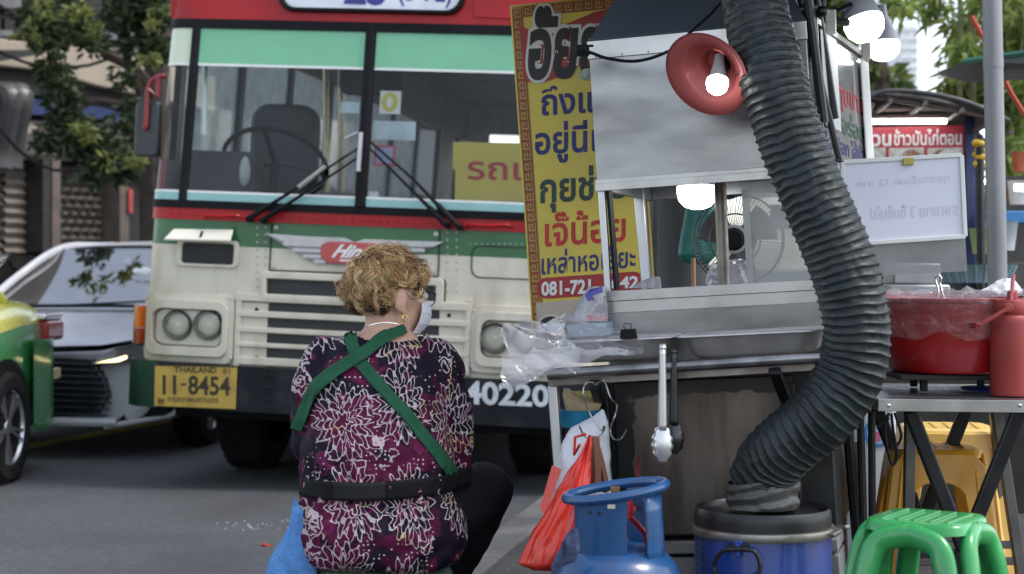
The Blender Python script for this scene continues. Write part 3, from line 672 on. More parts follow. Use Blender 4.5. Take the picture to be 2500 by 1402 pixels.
# --- windscreens: glass, tinted visor strip, aqua lower strip, each on the surface
WGL = GLASS('bus_windscreen_glass', (.93, .96, .95), 1.40, .015)
VIS = M('visor_strip', (.16, .48, .27), .4, var=.05, coat=.6)
VISP = M('visor_pale', (.60, .68, .50), .4, var=.06, coat=.6)
AQUA = M('aqua_strip', (.24, .47, .46), .4, var=.08, coat=.4, dirt=(.3, .38, .36), dirt_amt=.3)
W_v = bw(151); W_a = bw(470)
t_p, t_c = bxy(462, 250)[0], bxy(893, 250)[0]
for nm, ta, tb in (('windscreen', t_p, t_c), ('windscreen', t_c, TEND-.05), ('corner_window', -TEND+.02, t_p)):
    mb = MB(); mb.grid(lambda a, b: bS(ta+(tb-ta)*a, W_gb+(W_gt-W_gb)*b, .004), 16, 12); g = mb.build(nm, WGL, bus, smooth=180)
    mb = MB(); mb.grid(lambda a, b: bS(ta+(tb-ta)*a, W_v+(W_gt-W_v)*b, .008), 16, 4)
    mb.mat(1).grid(lambda a, b: bS(ta+(tb-ta)*a, W_v-.014+.014*b, .0085), 16, 1); mb.mat(0)
    mb.build('visor_strip', [VISP if nm == 'corner_window' else VIS, WHITE], g, smooth=180)
    mb = MB(); mb.grid(lambda a, b: bS(ta+(tb-ta)*a, W_gb+(W_a-W_gb)*b, .008), 16, 2)
    mb.mat(1).grid(lambda a, b: bS(ta+(tb-ta)*a, W_a+.012*b, .0085), 16, 1); mb.mat(0)
    mb.build('lower_strip', [AQUA, WHITE], g, smooth=180)
# stickers and the yellow placard behind the glass
def bsheet(name, x0, y0, x1, y1, mat, off=-.012, par=bus):
    mb = MB(); a, b = bxy(x0, y0), bxy(x1, y1); mb.prism([(a[0], a[1]), (b[0], a[1]), (b[0], b[1]), (a[0], b[1])], off, off+.002, lambda t, v, w: bS(t, w, v)); return mb.build(name, mat, par, smooth=None)
bsheet('sticker', 827, 246, 871, 275, M('sticker_paleblue', (.55, .65, .68), .5))
s_ = bsheet('sticker', 923, 219, 972, 277, WHITE)
mb = MB(); c = bxy(946, 247); mb.prism([(c[0]+.05*cos(2*pi*k/24), c[1]+.057*sin(2*pi*k/24)) for k in range(24)], -.0095, -.0085, lambda t, v, w: bS(t, w, v)); mb.mat(1).prism([(c[0]+.018*cos(2*pi*k/12), c[1]+.03*sin(2*pi*k/12)) for k in range(12)], -.0083, -.0078, lambda t, v, w: bS(t, w, v)); mb.build('badge', [M('sticker_yellow', (.62, .55, .10), .5), WHITE], s_, smooth=None)
s_ = bsheet('sticker', 908, 293, 1010, 342, M('sticker_mint', (.56, .66, .68), .5))
mb = MB()
for k in range(5): a, b = bxy(945, 302+8*k), bxy(1000 if k % 2 else 985, 304+8*k); mb.prism([(a[0], a[1]), (b[0], a[1]), (b[0], b[1]), (a[0], b[1])], -.0095, -.0088, lambda t, v, w: bS(t, w, v))
mb.build('print', M('print_blue', (.12, .2, .36), .5), s_, smooth=None)
s_ = bsheet('sticker', 911, 353, 961, 406, M('sticker_red', (.50, .07, .08), .5)); bsheet('print', 917, 359, 955, 399, M('sticker_mauve', (.35, .38, .58), .5), -.0095, s_)
bsheet('sticker', 897, 467, 922, 486, WHITE)
pl = MB(); a, b, c, d = bxy(1102, 345), bxy(1420, 350), bxy(1420, 494), bxy(1108, 490)
pl.prism([a, b, c, d, bxy(1108, 414), bxy(1102, 413)], -.03, -.022, lambda t, v, w: bS(t, w, v)); plo = pl.build('placard', M('placard_yellow', (.58, .46, .03), .5, var=.06, coat=.3), bus, smooth=None)
mb = MB(); text_in(mb, 'รถเมล์', [bxy(1138, 378), bxy(1388, 386), bxy(1388, 440), bxy(1138, 438)], lambda a, b: bS(a, b, -.0195), bold=.012); mb.build('lettering', M('letter_red', (.45, .02, .02), .6), plo, smooth=None)
# --- destination sign
mb = MB(); o = brr(672, -130, 1132, 28, .10); i_ = brr(684, -120, 1120, 18, .085); bring(mb, o, i_, .0, .05); sg = mb.build('destination_sign', BLACK, bus, bevel=.008)
mb = MB(); bpoly(mb, i_, .012, .022); mb.build('sign_face', M('sign_white', (.74, .76, .82), .35), sg, smooth=None)
BLUE = M('letter_blue', (.03, .04, .24), .5)
mb = MB(); text_in(mb, '25', [bxy(832, -96), bxy(938, -94), bxy(938, 10), bxy(832, 6)], lambda a, b: bS(a, b, .0235), bold=.03); text_in(mb, '(3-7E)', [bxy(966, -50), bxy(1096, -46), bxy(1096, 16), bxy(966, 10)], lambda a, b: bS(a, b, .0235), bold=.012)
mb.build('lettering', BLUE, sg, smooth=None)
mb = MB(); bpoly(mb, [bxy(1152, -60), bxy(1300, -60), bxy(1300, 44), bxy(1152, 38)], .016, .022); mb.build('roof_panel', RED, bus, bevel=.004)
# --- headlamp units
HOUS = CREAM
def lamp_unit(x0, y0, x1, y1, cx, cy):
    mb = MB(); A = brr(x0, y0, x1, y1, .05); B = brr(x0+14, y0+16, x1-14, y1-16, .05); C = brr(x0+26, y0+36, x1-26, y1-38, .05)
    bring(mb, A, B, -.01, .028); bring(mb, B, C, -.01, .055)
    D = brr(x0+30, y0+40, x1-30, y1-42, .045); bpoly(mb, D, -.01, .03)
    for sx, sy in ((x0+8, y0+10), (x1-8, y0+10), (x0+8, y1-10), (x1-8, y1-10)): mb.ball(bp(sx, sy, .03), .008, 8, 6)
    un = mb.build('headlamp_unit', HOUS, bus, smooth=40, bevel=.008, seg=2)
    for kx in cx:
        e = MB(); p = bp(kx, cy, .032); r = .0765
        e.lathe([(r*1.12, 0), (r*1.15, .012), (r*1.08, .024), (r*.98, .022)], p, 32, RXZ); e.mat(1)
        e.lathe([(r*.98, .018), (r*.9, .004), (r*.6, -.018), (r*.22, -.026), (.001, -.026)], p, 32, RXZ); e.mat(2).ball(p+Vector((0, .01, 0)), r*.16, 10, 8); e.mat(3)
        e.lathe([(r*.99, .022), (r*.85, .034), (r*.5, .046), (.001, .051)], p, 32, RXZ)
        e.build('headlamp', [M('lamp_rim_dark', (.10, .10, .10), .3, .8), M('reflector_silver', (.40, .40, .40), .12, 1, var=.03), WHITE, LENS2], un, smooth=40)
LENS2 = GLASS('headlamp_glass', (.92, .93, .90), 1.45, .03, bump=.25, bscale=60, boost=.02)
lamp_unit(356, 718, 574, 884, (438, 513), 793)
lamp_unit(1151, 748, 1375, 914, (1210, 1290), 826)
mb = MB()
for px, ya, yb in ((338, 746, 838),):
    (ta, wa), (tb, wb) = (-TEND+.02, bw(ya, 338)), (-TEND+.02, bw(yb, 338))
    patch(mb, -TEND-.05, -TEND+.10, wb, wb+(wa-wb)*.40, .085, .09, 8, 2); mb.mat(1); patch(mb, -TEND-.05, -TEND+.10, wb+(wa-wb)*.42, wa, .085, .09, 8, 2)
mb.build('turn_signal', [M('lens_orange_red', (.35, .05, .012), .2, coat=1), M('lens_amber', (.62, .13, .012), .2, coat=1)], bus, bevel=.008)
# --- radiator grille
def bar_px(mb, x0, y0, x1, y1, o0, o1, r=.012): bpoly(mb, brr(x0, y0, x1, y1, r, 3), o0, o1)
mb = MB(); bpoly(mb, brr(640, 672, 1085, 905, .02), .0, .004); bpoly(mb, brr(576, 735, 1150, 902, .02), .0, .004)
def meshmat():
    m = M('grille_mesh', (.012, .012, .013), .5)
    n, l = m.node_tree.nodes, m.node_tree.links; b = n['Principled BSDF']
    tc = n.new('ShaderNodeTexCoord'); mp = n.new('ShaderNodeMapping'); mp.inputs['Rotation'].default_value = (0, radians(45), 0)
    ck = n.new('ShaderNodeTexChecker'); ck.inputs['Scale'].default_value = 110; ck.inputs['Color1'].default_value = (.05, .05, .052, 1); ck.inputs['Color2'].default_value = (.004, .004, .004, 1)
    l.new(tc.outputs['Object'], mp.inputs[0]); l.new(mp.outputs[0], ck.inputs[0]); l.new(ck.outputs[0], b.inputs['Base Color']); return m
gr = mb.build('grille', meshmat(), bus, smooth=None)
mb = MB(); bring(mb, brr(640, 672, 1085, 742, .02), brr(653, 689, 1066, 727, .006), .002, .035)
mb.build('grille_surround', CREAM, gr, smooth=40, bevel=.006)
mb = MB()
for y0, y1 in ((727, 747), (770, 785), (810, 823), (848, 859), (884, 903)): bar_px(mb, 578, y0, 1148, y1, .002, .034, .012)
for x0, x1 in ((576, 590), (1137, 1151)): bar_px(mb, x0, 731, x1, 902, .002, .032, .006)
for x0, x1 in ((588, 653), (1072, 1139)): bar_px(mb, x0, 738, x1, 898, .002, .014, .004)
mb.build('grille_bar', CREAM, gr, smooth=40, bevel=.006)
mb = MB()
for x, y in ((628, 756), (628, 874), (1097, 770), (1097, 880)): mb.lathe([(.012, 0), (.009, .006), (.001, .006)], bp(x, y, .014), 12, RXZ)
mb.build('bolt', BLACK, gr)
# --- bonnet hatch seam, rivets, right-hand hatch
mb = MB()
for x0, y0, x1, y1 in ((664, 545, 658, 660), (1074, 560, 1070, 675), (658, 660, 1070, 675)): mb.bar(bp(x0, y0, .003), bp(x1, y1, .003), .008, .006, (0, 1, 0))
mb.build('hatch_seam', DARK, bus, smooth=None)
mb = MB(); bring(mb, brr(1150, 604, 1420, 684, .05), brr(1153, 607, 1417, 681, .045), .0, .004); mb.build('side_hatch', DARK, bus, smooth=None)
mb = MB()
for x in (628, 648, 1092, 1115):
    for k in range(9): mb.ball(bp(x, 556+k*18+(12 if x > 1000 else 0), .0), .0065, 8, 6)
for k in range(16): mb.ball(bp(362+k*14, 712, 0), .0045, 6, 4); mb.ball(bp(1150+k*14, 716, 0), .0045, 6, 4); mb.ball(bp(1148+k*14, 596, 0), .0045, 6, 4)
for k in range(9): mb.ball(bp(436+k*18, 660, 0), .0045, 6, 4)
for k in range(5): mb.ball(bp(430, 602+k*13, 0), .0045, 6, 4); mb.ball(bp(594, 600+k*13, 0), .0045, 6, 4)
for x, y in ((1058, 665), (668, 652), (1065, 572), (674, 556)): mb.lathe([(.014, 0), (.014, .005), (.008, .009), (.001, .009)], bp(x, y, .0), 12, RXZ)
mb.build('riveting', M('rivet_paint', (.50, .47, .39), .45, var=.2), bus)
# --- vent with its flap
mb = MB(); bring(mb, brr(432, 586, 584, 652, .03), brr(445, 594, 572, 645, .02), .0, .018); vt = mb.build('vent', CREAM, bus, smooth=40, bevel=.005)
mb = MB(); bpoly(mb, brr(444, 593, 573, 646, .02), .001, .004); mb.build('vent_opening', M('vent_black', (.006, .006, .007), .5), vt, smooth=None)
a, b, c, d = bp(428, 562, .02), bp(572, 564, .02), bp(574, 592, .085), bp(412, 588, .085)
mb = MB(); n_ = Vector((0, -.3, 1)).normalized()*.012
mb.add([a, b, c, d, a+n_, b+n_, c+n_, d+n_], [(0, 1, 2, 3), (4, 5, 6, 7), (0, 1, 5, 4), (1, 2, 6, 5), (2, 3, 7, 6), (3, 0, 4, 7)])
fl = mb.build('vent_flap', M('flap_cream', (.72, .68, .58), .4, var=.06, dirt=(.4, .34, .25), dirt_amt=.25), vt, smooth=None, bevel=.004)
mb = MB(); e0 = (a+b)/2; e1 = (c+d)/2; ux = (c-d).normalized(); vx = (e1-e0); vx.x = 0
q = lambda x, y: tuple(e0+vx*(.72-y)+ux*x+n_*1.25)
text_in(mb, '1', [(-.008, .42), (.008, .42), (.008, -.12), (-.008, -.12)], q, bold=.01); mb.build('lettering', BLACK, fl, smooth=None)
mb = MB(); mb.bar(a+Vector((0, -.0, .012)), b+Vector((0, 0, .012)), .018, .018); mb.build('flap_hinge', GREEN, vt, smooth=None)
# --- winged emblem
EM = M('emblem_silver', (.42, .42, .44), .25, .85, var=.1)
mb = MB(); bpoly(mb, [bxy(*p) for p in [(650, 571), (742, 579), (846, 583), (869, 594), (892, 585), (990, 589), (1086, 592), (1058, 604), (1012, 612), (955, 640), (940, 650), (798, 646), (760, 640), (700, 602)]], .003, .012)
bk = mb.build('emblem', M('emblem_grey', (.26, .25, .27), .35, .6), bus, smooth=None)
mb = MB(); bpoly(mb, [bxy(*p) for p in [(650, 570), (742, 577), (846, 581), (869, 592), (892, 584), (990, 588), (1086, 591), (1060, 603), (900, 603), (872, 611), (842, 600), (700, 592)]], .012, .028)
for k, (xa, ya, xb) in enumerate(((694, 597, 789), (716, 611, 787), (742, 626, 788), (768, 638, 800))): bar_px(mb, xa, ya-4, xb, ya+5, .012, .028, .012)
for k, (xa, ya, xb) in enumerate(((940, 610, 1040), (940, 622, 1012), (940, 634, 985))): bar_px(mb, xa, ya-4, xb, ya+4, .012, .028, .012)
mb.build('wing', EM, bk, smooth=40, bevel=.005)
mb = MB(); bpoly(mb, brr(785, 592, 940, 645, .06, 8), .012, .034); bd = mb.build('badge', M('badge_red', (.42, .018, .025), .25, coat=1, var=.05), bk, smooth=40, bevel=.004)
mb = MB(); text_in(mb, 'Hino', [bxy(828, 597), bxy(922, 599), bxy(902, 632), bxy(812, 629)], lambda t, w: bS(t, w, .036), bold=.035, shear=.25); bpoly(mb, [bxy(834, 634), bxy(880, 635), bxy(878, 639), bxy(832, 638)], .034, .037); mb.build('lettering', WHITE, bd, smooth=None)
# --- bumper, number plate, fleet number
BUMP = M('bumper_dark', (.007, .008, .013), .5, var=.3, spec=.25, dirt=(.05, .05, .055), dirt_amt=.35)
WB0, WB1 = bw(1003, 620), bw(894, 620)
mb = MB(); patch(mb, -TEND-.5, TEND+.5, WB0, WB1, .09, .10, 60, 5); mb.mat(1); patch(mb, -TEND-.3, -bxy(590, 900)[0]*0+bxy(398, 900)[0], WB0-.004, WB1+.006, .094, .02, 16, 3); mb.mat(0)
for x in (658, 672, 1128):
    for y in (915, 945, 975): mb.ball(bp(x, y, .09), .009, 8, 6)
patch(mb, bxy(713, 950)[0], bxy(730, 950)[0], bw(985, 713), bw(918, 713), .093, .01, 2, 2)
bm_o = mb.build('bumper', [BUMP, M('bumper_green', (.012, .035, .024), .4, var=.3, coat=.2)], bus, smooth=40, bevel=.006)
mb = MB(); text_in(mb, '40220', [bxy(1140, 926), bxy(1345, 938), bxy(1345, 992), bxy(1140, 984)], lambda t, w: bS(t, w, .0935), bold=.03)
me_o = mb.build('lettering', M('stencil_white', (.60, .62, .64), .7, var=.2, dirt=(.1, .1, .11), dirt_amt=.25, dscale=18), bm_o, smooth=None)
pf = lambda o: (lambda t, v, w: bS(t, w, o+v))
Pq = [bxy(393, 889), bxy(592, 893), bxy(588, 996), bxy(391, 988)]
mb = MB(); bpoly(mb, Pq, .098, .104); PLY = M('plate_yellow', (.50, .33, .06), .45, var=.1, dirt=(.22, .13, .04), dirt_amt=.3, dscale=9)
pt = mb.build('number_plate', PLY, bus, smooth=None, bevel=.003)
mb = MB(); tf = lambda t, w: bS(t, w, .1055); bpoly(mb, [bxy(393, 889), bxy(592, 893), bxy(592, 895), bxy(393, 891)], .104, .1055)
text_in(mb, 'THAILAND', [bxy(440, 893), bxy(543, 895), bxy(543, 909), bxy(440, 907)], tf, bold=.03); text_in(mb, '01', [bxy(558, 897), bxy(576, 897), bxy(576, 910), bxy(558, 910)], tf, bold=.02)
text_in(mb, '1', [bxy(412, 913), bxy(420, 913), bxy(420, 960), bxy(412, 960)], tf, bold=.01); text_in(mb, '1', [bxy(437, 914), bxy(445, 914), bxy(445, 961), bxy(437, 961)], tf, bold=.01)
bpoly(mb, [bxy(456, 933), bxy(469, 933), bxy(469, 938), bxy(456, 938)], .104, .1055)
text_in(mb, '8454', [bxy(474, 914), bxy(576, 917), bxy(576, 964), bxy(474, 961)], tf, bold=.025)
text_in(mb, 'กรุงเทพมหานคร', [bxy(425, 966), bxy(548, 969), bxy(548, 986), bxy(425, 983)], tf, bold=.01); text_in(mb, '๒', [bxy(401, 968), bxy(416, 968), bxy(416, 984), bxy(401, 984)], tf, bold=.02)
mb.build('lettering', M('plate_black', (.03, .025, .015), .6), pt, smooth=None)
# --- wheels: stay on the road though the body leans
for s in (-1, 1):
    for v in (1.05, 7.0):
        u_ = s*.90; make_wheel(bus, 'wheel', u_, v, .50-u_*math.tan(radians(BROLL))*0-(-u_)*math.tan(radians(-BROLL))*1.0*0+u_*math.tan(radians(-BROLL)), .50, .28, s, M('steel_wheel', (.16, .16, .16), .5, .6), 8, False)
# --- wipers
for pts in ([(615, 536), (735, 458), (880, 362)], [(650, 540), (760, 466), (884, 382)], [(1127, 556), (1010, 436), (896, 338)], [(1098, 552), (1000, 456), (908, 366)]):
    mb = MB(); q = [bp(x, y, .06+.02*(i == 0)) for i, (x, y) in enumerate(pts)]
    mb.tube(q, [.015, .008, .006], 8); mb.tube([q[0]+Vector((0, .06, 0)), q[0]], .018, 8)
    x = q[0].lerp(q[1], .45); mb.tube([q[0].lerp(q[1], .02)+Vector((0, -.004, 0)), x+Vector((0, -.004, 0))], .0165, 8)
    mb.build('wiper', BLACK, bus)
mb = MB(); mb.tube([bp(885, 325, .07), bp(880, 420, .07)], .013, 8); mb.tube([bp(846, 340, .06), bp(876, 326, .06)], .011, 6); mb.build('wiper_blade', [M('blade_silver', (.5, .5, .5), .4, .6)], bus)
mb = MB(); mb.tube([bp(735, 459, .064), bp(800, 408, .064)], .0125, 8); mb.build('wiper_sleeve', M('worn_sleeve', (.36, .33, .29), .5), bus)
# --- door mirror on its red bracket
mb = MB(); q = [BF.at(x, y, 9.9) for x, y in ((408, 186), (384, 190), (362, 214), (356, 300), (350, 316))]
mb.tube(spline(q, 5), .015, 8); mb.tube([BF.at(362, 218, 9.9), BF.at(384, 234, 9.9), BF.at(386, 190, 9.9)], .016, 8); mb.build('mirror_bracket', M('bracket_red', (.22, .025, .03), .4, var=.2), bus)
mb = MB(); a, b = BF.at(331, 246, 9.93), BF.at(386, 384, 9.93); mb.prism(rrect(a.x, b.z, b.x, a.z, .03), a.y, a.y+.07); mb.build('door_mirror', M('mirror_black', (.025, .03, .036), .35), bus, bevel=.012)
# ================================================================ FOOD CART
CF0 = P(1750, 700, 4.75); CF = Frame((CF0.x, CF0.y, 0), 15, 3.4)
cart = root('food_cart', 'stainless steel street food cart with a fume hood and open serving window', 'food cart', CF)
def cu(px, py, v=0): return CF.uv(px, py, v)
def cp(px, py, v=0): return CF.p(px, py, v)
def cside(px, py, u):                                      # meet the plane u = const of the cart: gives (v, w)
    r = ray(px, py); c = Vector((0, 0, CH)); t = ((CF.o+CF.u*u)-c).dot(CF.u)/r.dot(CF.u); q = c+r*t-CF.o
    return q.dot(CF.d), q.dot(CF.w)
U0, U1 = cu(1448, 300)[0], cu(2006, 700)[0]
wHT, wHB = cu(1600, 88)[1], cu(1600, 456)[1]
wF1, wF0 = cu(1600, 131)[1], cu(1600, 428)[1]
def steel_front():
    m = M('hood_steel', (.27, .27, .28), .28, 1, var=.40, scale=3.6, bump=.06, bscale=3.5, stretch=(.7, .7, 2.2), dirt=(.30, .28, .27), dirt_amt=.30, dscale=3.2)  # cloudy blotches paint blurred reflections into the base colour, along with smudges
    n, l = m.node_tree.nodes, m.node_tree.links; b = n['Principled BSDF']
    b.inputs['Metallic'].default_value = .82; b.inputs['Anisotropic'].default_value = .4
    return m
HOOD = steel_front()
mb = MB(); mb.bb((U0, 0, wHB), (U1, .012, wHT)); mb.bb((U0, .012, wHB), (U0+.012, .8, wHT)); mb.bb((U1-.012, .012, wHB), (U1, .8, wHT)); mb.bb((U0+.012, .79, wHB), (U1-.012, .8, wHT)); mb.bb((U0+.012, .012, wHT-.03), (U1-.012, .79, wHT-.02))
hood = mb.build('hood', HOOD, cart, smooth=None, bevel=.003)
mb = MB(); mb.bb((U0-.003, -.006, wF1), (U1+.002, -.0005, wHT+.002)); mb.bb((U0-.003, -.009, wHB-.002), (U1+.002, -.0005, wF0-.012)); mb.bb((U0-.003, -.0045, wF0-.013), (U1+.002, -.0005, wF0))
for k in range(8): mb.lathe([(.0035, 0), (.003, .002), (.001, .002)], (U0+.02+k*.075, -.006, wF1+.006), 8, RXZ)
mb.build('hood_trim', STEEL2, hood, smooth=None, bevel=.0025)
mb = MB(); w2 = wHT+.22; i = .10; v = .10
A = [(U0, .0, wHT+.004), (U1, .0, wHT+.004), (U1, .8, wHT+.004), (U0, .8, wHT+.004)]; B = [(U0+.115, .14, w2), (U1-.1, .14, w2), (U1-.1, .7, w2), (U0+.115, .7, w2)]
mb.add(A+B, [(0, 1, 2, 3), (4, 5, 6, 7)]+[(k, (k+1) % 4, (k+1) % 4+4, k+4) for k in range(4)])
mb.build('hood_roof', M('roof_slate_sheet', (.085, .10, .125), .45, .35, var=.12, scale=5, dirt=(.05, .055, .06), dirt_amt=.35), hood, smooth=None, bevel=.003)
# serving window: posts, glass, frosted panel, rusty post
wCT = cu(1740, 697)[1]
def upost(pxt, pyt, pxb, pyb, v, wd, mat, nm, round_=False):
    mb = MB(); a, b = cp(pxt, pyt, v), cp(pxb, pyb, v)
    if round_: mb.tube([a, b], wd/2, 14)
    else: mb.bar(a, b, wd, wd, (0, 1, 0))
    return mb.build(nm, mat, cart, smooth=40, bevel=0 if round_ else .002)
upost(1469, 462, 1485, 712, .012, .019, ALU, 'window_post')
upost(1559, 455, 1580, 706, .55, .030, ALU, 'window_post')
RUST = M('rusty_pipe', (.22, .20, .18), .38, .8, var=.3, scale=14, dirt=(.17, .085, .035), dirt_amt=.42, dscale=16)
upost(1757, 430, 1768, 700, .30, .036, RUST, 'rusty_post', True)
mb = MB(); a, b = cp(1487, 463, .03), cp(1506, 708, .03); mb.bar(a, b, .008, .05, (0, 1, 0)); mb.build('glass_channel', BLACK, cart, smooth=None)
FROST = GLASS('frosted_acrylic', (.80, .82, .82), 1.45, .12, haze=.55, hcol=(.62, .63, .62))
mb = MB(); q = [cu(1806, 438), cu(2000, 425), cu(2012, 688), cu(1822, 696)]; mb.prism(q, .03, .036); fp = mb.build('acrylic_panel', FROST, cart, smooth=None)
mb = MB(); q2 = [cu(1806, 438), cu(1824, 437), cu(1838, 695), cu(1822, 696)]; mb.prism(q2, .022, .029); q2 = [cu(1808, 462), cu(2000, 452), cu(2002, 474), cu(1810, 484)]; mb.prism(q2, .022, .0285); mb.build('panel_edge', GLASS('acrylic_edge', (.9, .9, .9), 1.45, .2, haze=.6, hcol=(.72, .72, .7)), fp, smooth=None)
mb = MB(); mb.prism([cu(1880, 500, .3), cu(1945, 500, .3), cu(1945, 560, .3), cu(1880, 560, .3)], .3, .31); mb.build('inner_card', M('card_bluewhite', (.6, .63, .75), .6), cart, smooth=None)
# trough under the window
uL, uR = cu(1481, 760)[0], cu(2014, 780)[0]
wTb = cu(1760, 835)[1]
mb = MB(); mb.bb((uL, 0, wTb-.06), (uR, .012, wCT-.028)); mb.bb((uL, .012, wTb-.06), (uL+.012, .75, wCT-.028)); mb.bb((uR-.012, .012, wTb-.06), (uR, .75, wCT-.028)); mb.bb((uL+.012, .012, wTb-.06), (uR-.012, .75, wTb-.05)); mb.bb((uL+.012, .74, wTb-.05), (uR-.012, .75, wCT-.028))
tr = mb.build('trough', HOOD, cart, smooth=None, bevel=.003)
mb = MB(); mb.bb((uL-.004, -.014, wCT-.028), (uR-.012, .03, wCT)); mb.bb((uL-.003, -.004, wCT-.062), (uR, -.0006, wCT-.0285)); mb.bb((cu(1838, 760)[0], -.0025, wTb), (cu(1840, 760)[0], -.0006, wCT-.063)); mb.build('trough_rim', STEEL2, tr, smooth=None, bevel=.004)
# rail, angle iron, brackets
VR = -.30
mb = MB(); mb.tube([cp(1338, 914, VR), cp(2012, 872, VR)], .0152, 16); mb.tube([cp(1338, 914, VR), cp(1345, 908, -.02)], .0152, 12); rail_o = mb.build('rail', M('rail_steel', (.27, .27, .27), .30, .9, var=.3, scale=9, dirt=(.07, .065, .06), dirt_amt=.5, dscale=12), cart)
mb = MB()
for v in (-.25, -.03):
    a, b = cp(1338, 934, v), cp(2020, 893, v); mb.bar(a, b, .022, .004, (0, 1, 0)); mb.bar(a+Vector((0, .012, .010)), b+Vector((0, .012, .010)), .003, .026, (0, 1, 0))
mb.build('tray_bearer', M('angle_iron', (.30, .27, .25), .4, .8, var=.25, dirt=(.1, .06, .05), dirt_amt=.5, dscale=10), cart, smooth=None, bevel=.0015)
mb = MB()
for x0, y0, x1, y1 in ((1450, 935, 1472, 1010), (1890, 905, 1922, 985)):
    mb = MB(); mb.bar(cp(x0, y0, -.28), cp(x1, y1, .0), .03, .02); mb.build('bracket', BLKPAINT, cart, smooth=None, bevel=.004)
# lower cabinet
def peel():
    m = M('cabinet_steel', (.16, .132, .112), .40, .6, var=.45, scale=4, bump=.06, bscale=14, stretch=(1.8, 1.8, .45), dirt=(.035, .028, .023), dirt_amt=.62, dscale=6)
    n, l = m.node_tree.nodes, m.node_tree.links; b = n['Principled BSDF']
    tc = n.new('ShaderNodeTexCoord'); sx = n.new('ShaderNodeSeparateXYZ'); l.new(tc.outputs['Object'], sx.inputs[0])
    nz = n.new('ShaderNodeTexNoise'); nz.inputs['Scale'].default_value = 14; nz.inputs['Detail'].default_value = 7; l.new(tc.outputs['Object'], nz.inputs['Vector'])
    # black tar peeling off from the left edge and the top edge of the door
    def edge(out, a, bb):
        r = n.new('ShaderNodeMapRange'); r.inputs[1].default_value = a; r.inputs[2].default_value = bb; l.new(out, r.inputs[0]); return r.outputs[0]
    xl = cu(1530, 1100)[0]; wt = cu(1600, 950)[1]
    e1 = edge(sx.outputs[0], xl+.06, xl-.02); e2 = edge(sx.outputs[2], wt-.05, wt+.015)
    mx = n.new('ShaderNodeMath'); mx.operation = 'MAXIMUM'; l.new(e1, mx.inputs[0]); l.new(e2, mx.inputs[1])
    ad = n.new('ShaderNodeMath'); ad.operation = 'ADD'; l.new(mx.outputs[0], ad.inputs[0]); l.new(nz.outputs['Fac'], ad.inputs[1])
    th = n.new('ShaderNodeMapRange'); th.inputs[1].default_value = 1.0; th.inputs[2].default_value = 1.05; l.new(ad.outputs[0], th.inputs[0])
    nz2 = n.new('ShaderNodeTexNoise'); nz2.inputs['Scale'].default_value = 11; nz2.inputs['Detail'].default_value = 6; l.new(tc.outputs['Object'], nz2.inputs['Vector'])
    sp_ = n.new('ShaderNodeMapRange'); sp_.inputs[1].default_value = .70; sp_.inputs[2].default_value = .72; l.new(nz2.outputs['Fac'], sp_.inputs[0])
    m2 = n.new('ShaderNodeMath'); m2.operation = 'MAXIMUM'; l.new(th.outputs[0], m2.inputs[0]); l.new(sp_.outputs[0], m2.inputs[1])
    old = b.inputs['Base Color'].links[0].from_socket; c = n.new('ShaderNodeMix'); c.data_type = 'RGBA'; l.new(m2.outputs[0], c.inputs[0]); l.new(old, c.inputs[6]); c.inputs[7].default_value = (.010, .009, .009, 1)
    l.new(c.outputs[2], b.inputs['Base Color'])
    iv = n.new('ShaderNodeMapRange'); iv.inputs[3].default_value = .85; iv.inputs[4].default_value = .0; l.new(m2.outputs[0], iv.inputs[0]); l.new(iv.outputs[0], b.inputs['Metallic'])
    return m
wCb = cu(1650, 1312)[1]
mb = MB(); mb.bb((cu(1478, 1000)[0], .012, wCb), (uR, .85, wTb-.075)); mb.build('cabinet', BLKPAINT, cart, smooth=None, bevel=.004)
mb = MB(); mb.bb((cu(1505, 1100)[0], 0, wCb+.005), (cu(1945, 1100)[0], .011, cu(1700, 925)[1])); mb.build('cabinet_door', peel(), cart, smooth=None, bevel=.004)
mb = MB(); mb.bb((cu(1560, 1330)[0], -.01, cu(1650, 1352)[1]), (uR, .2, cu(1650, 1322)[1])); mb.bb((cu(1560, 1330)[0], .0, cu(1650, 1480)[1]), (uR, .2, cu(1650, 1362)[1])); mb.build('plinth', M('plinth_grey', (.22, .215, .21), .7, var=.25, dirt=(.08, .07, .06), dirt_amt=.5), cart, smooth=None, bevel=.004)
for px, py in ((1475, 1000), (1930, 980)):
    mb = MB(); a = cp(px-6, 935, .0); b = cp(px+28, 1420, .0); mb.bar(a, Vector((b.x, b.y, .02)), .035, .035, (0, 1, 0)); mb.build('frame_leg', BLKPAINT, cart, smooth=None, bevel=.003)
mb = MB(); mb.bar(cp(1350, 942, -.22), cp(1392, 1500, -.22), .026, .026, (0, 1, 0)); mb.build('corner_leg', ALU, cart, smooth=None, bevel=.003)
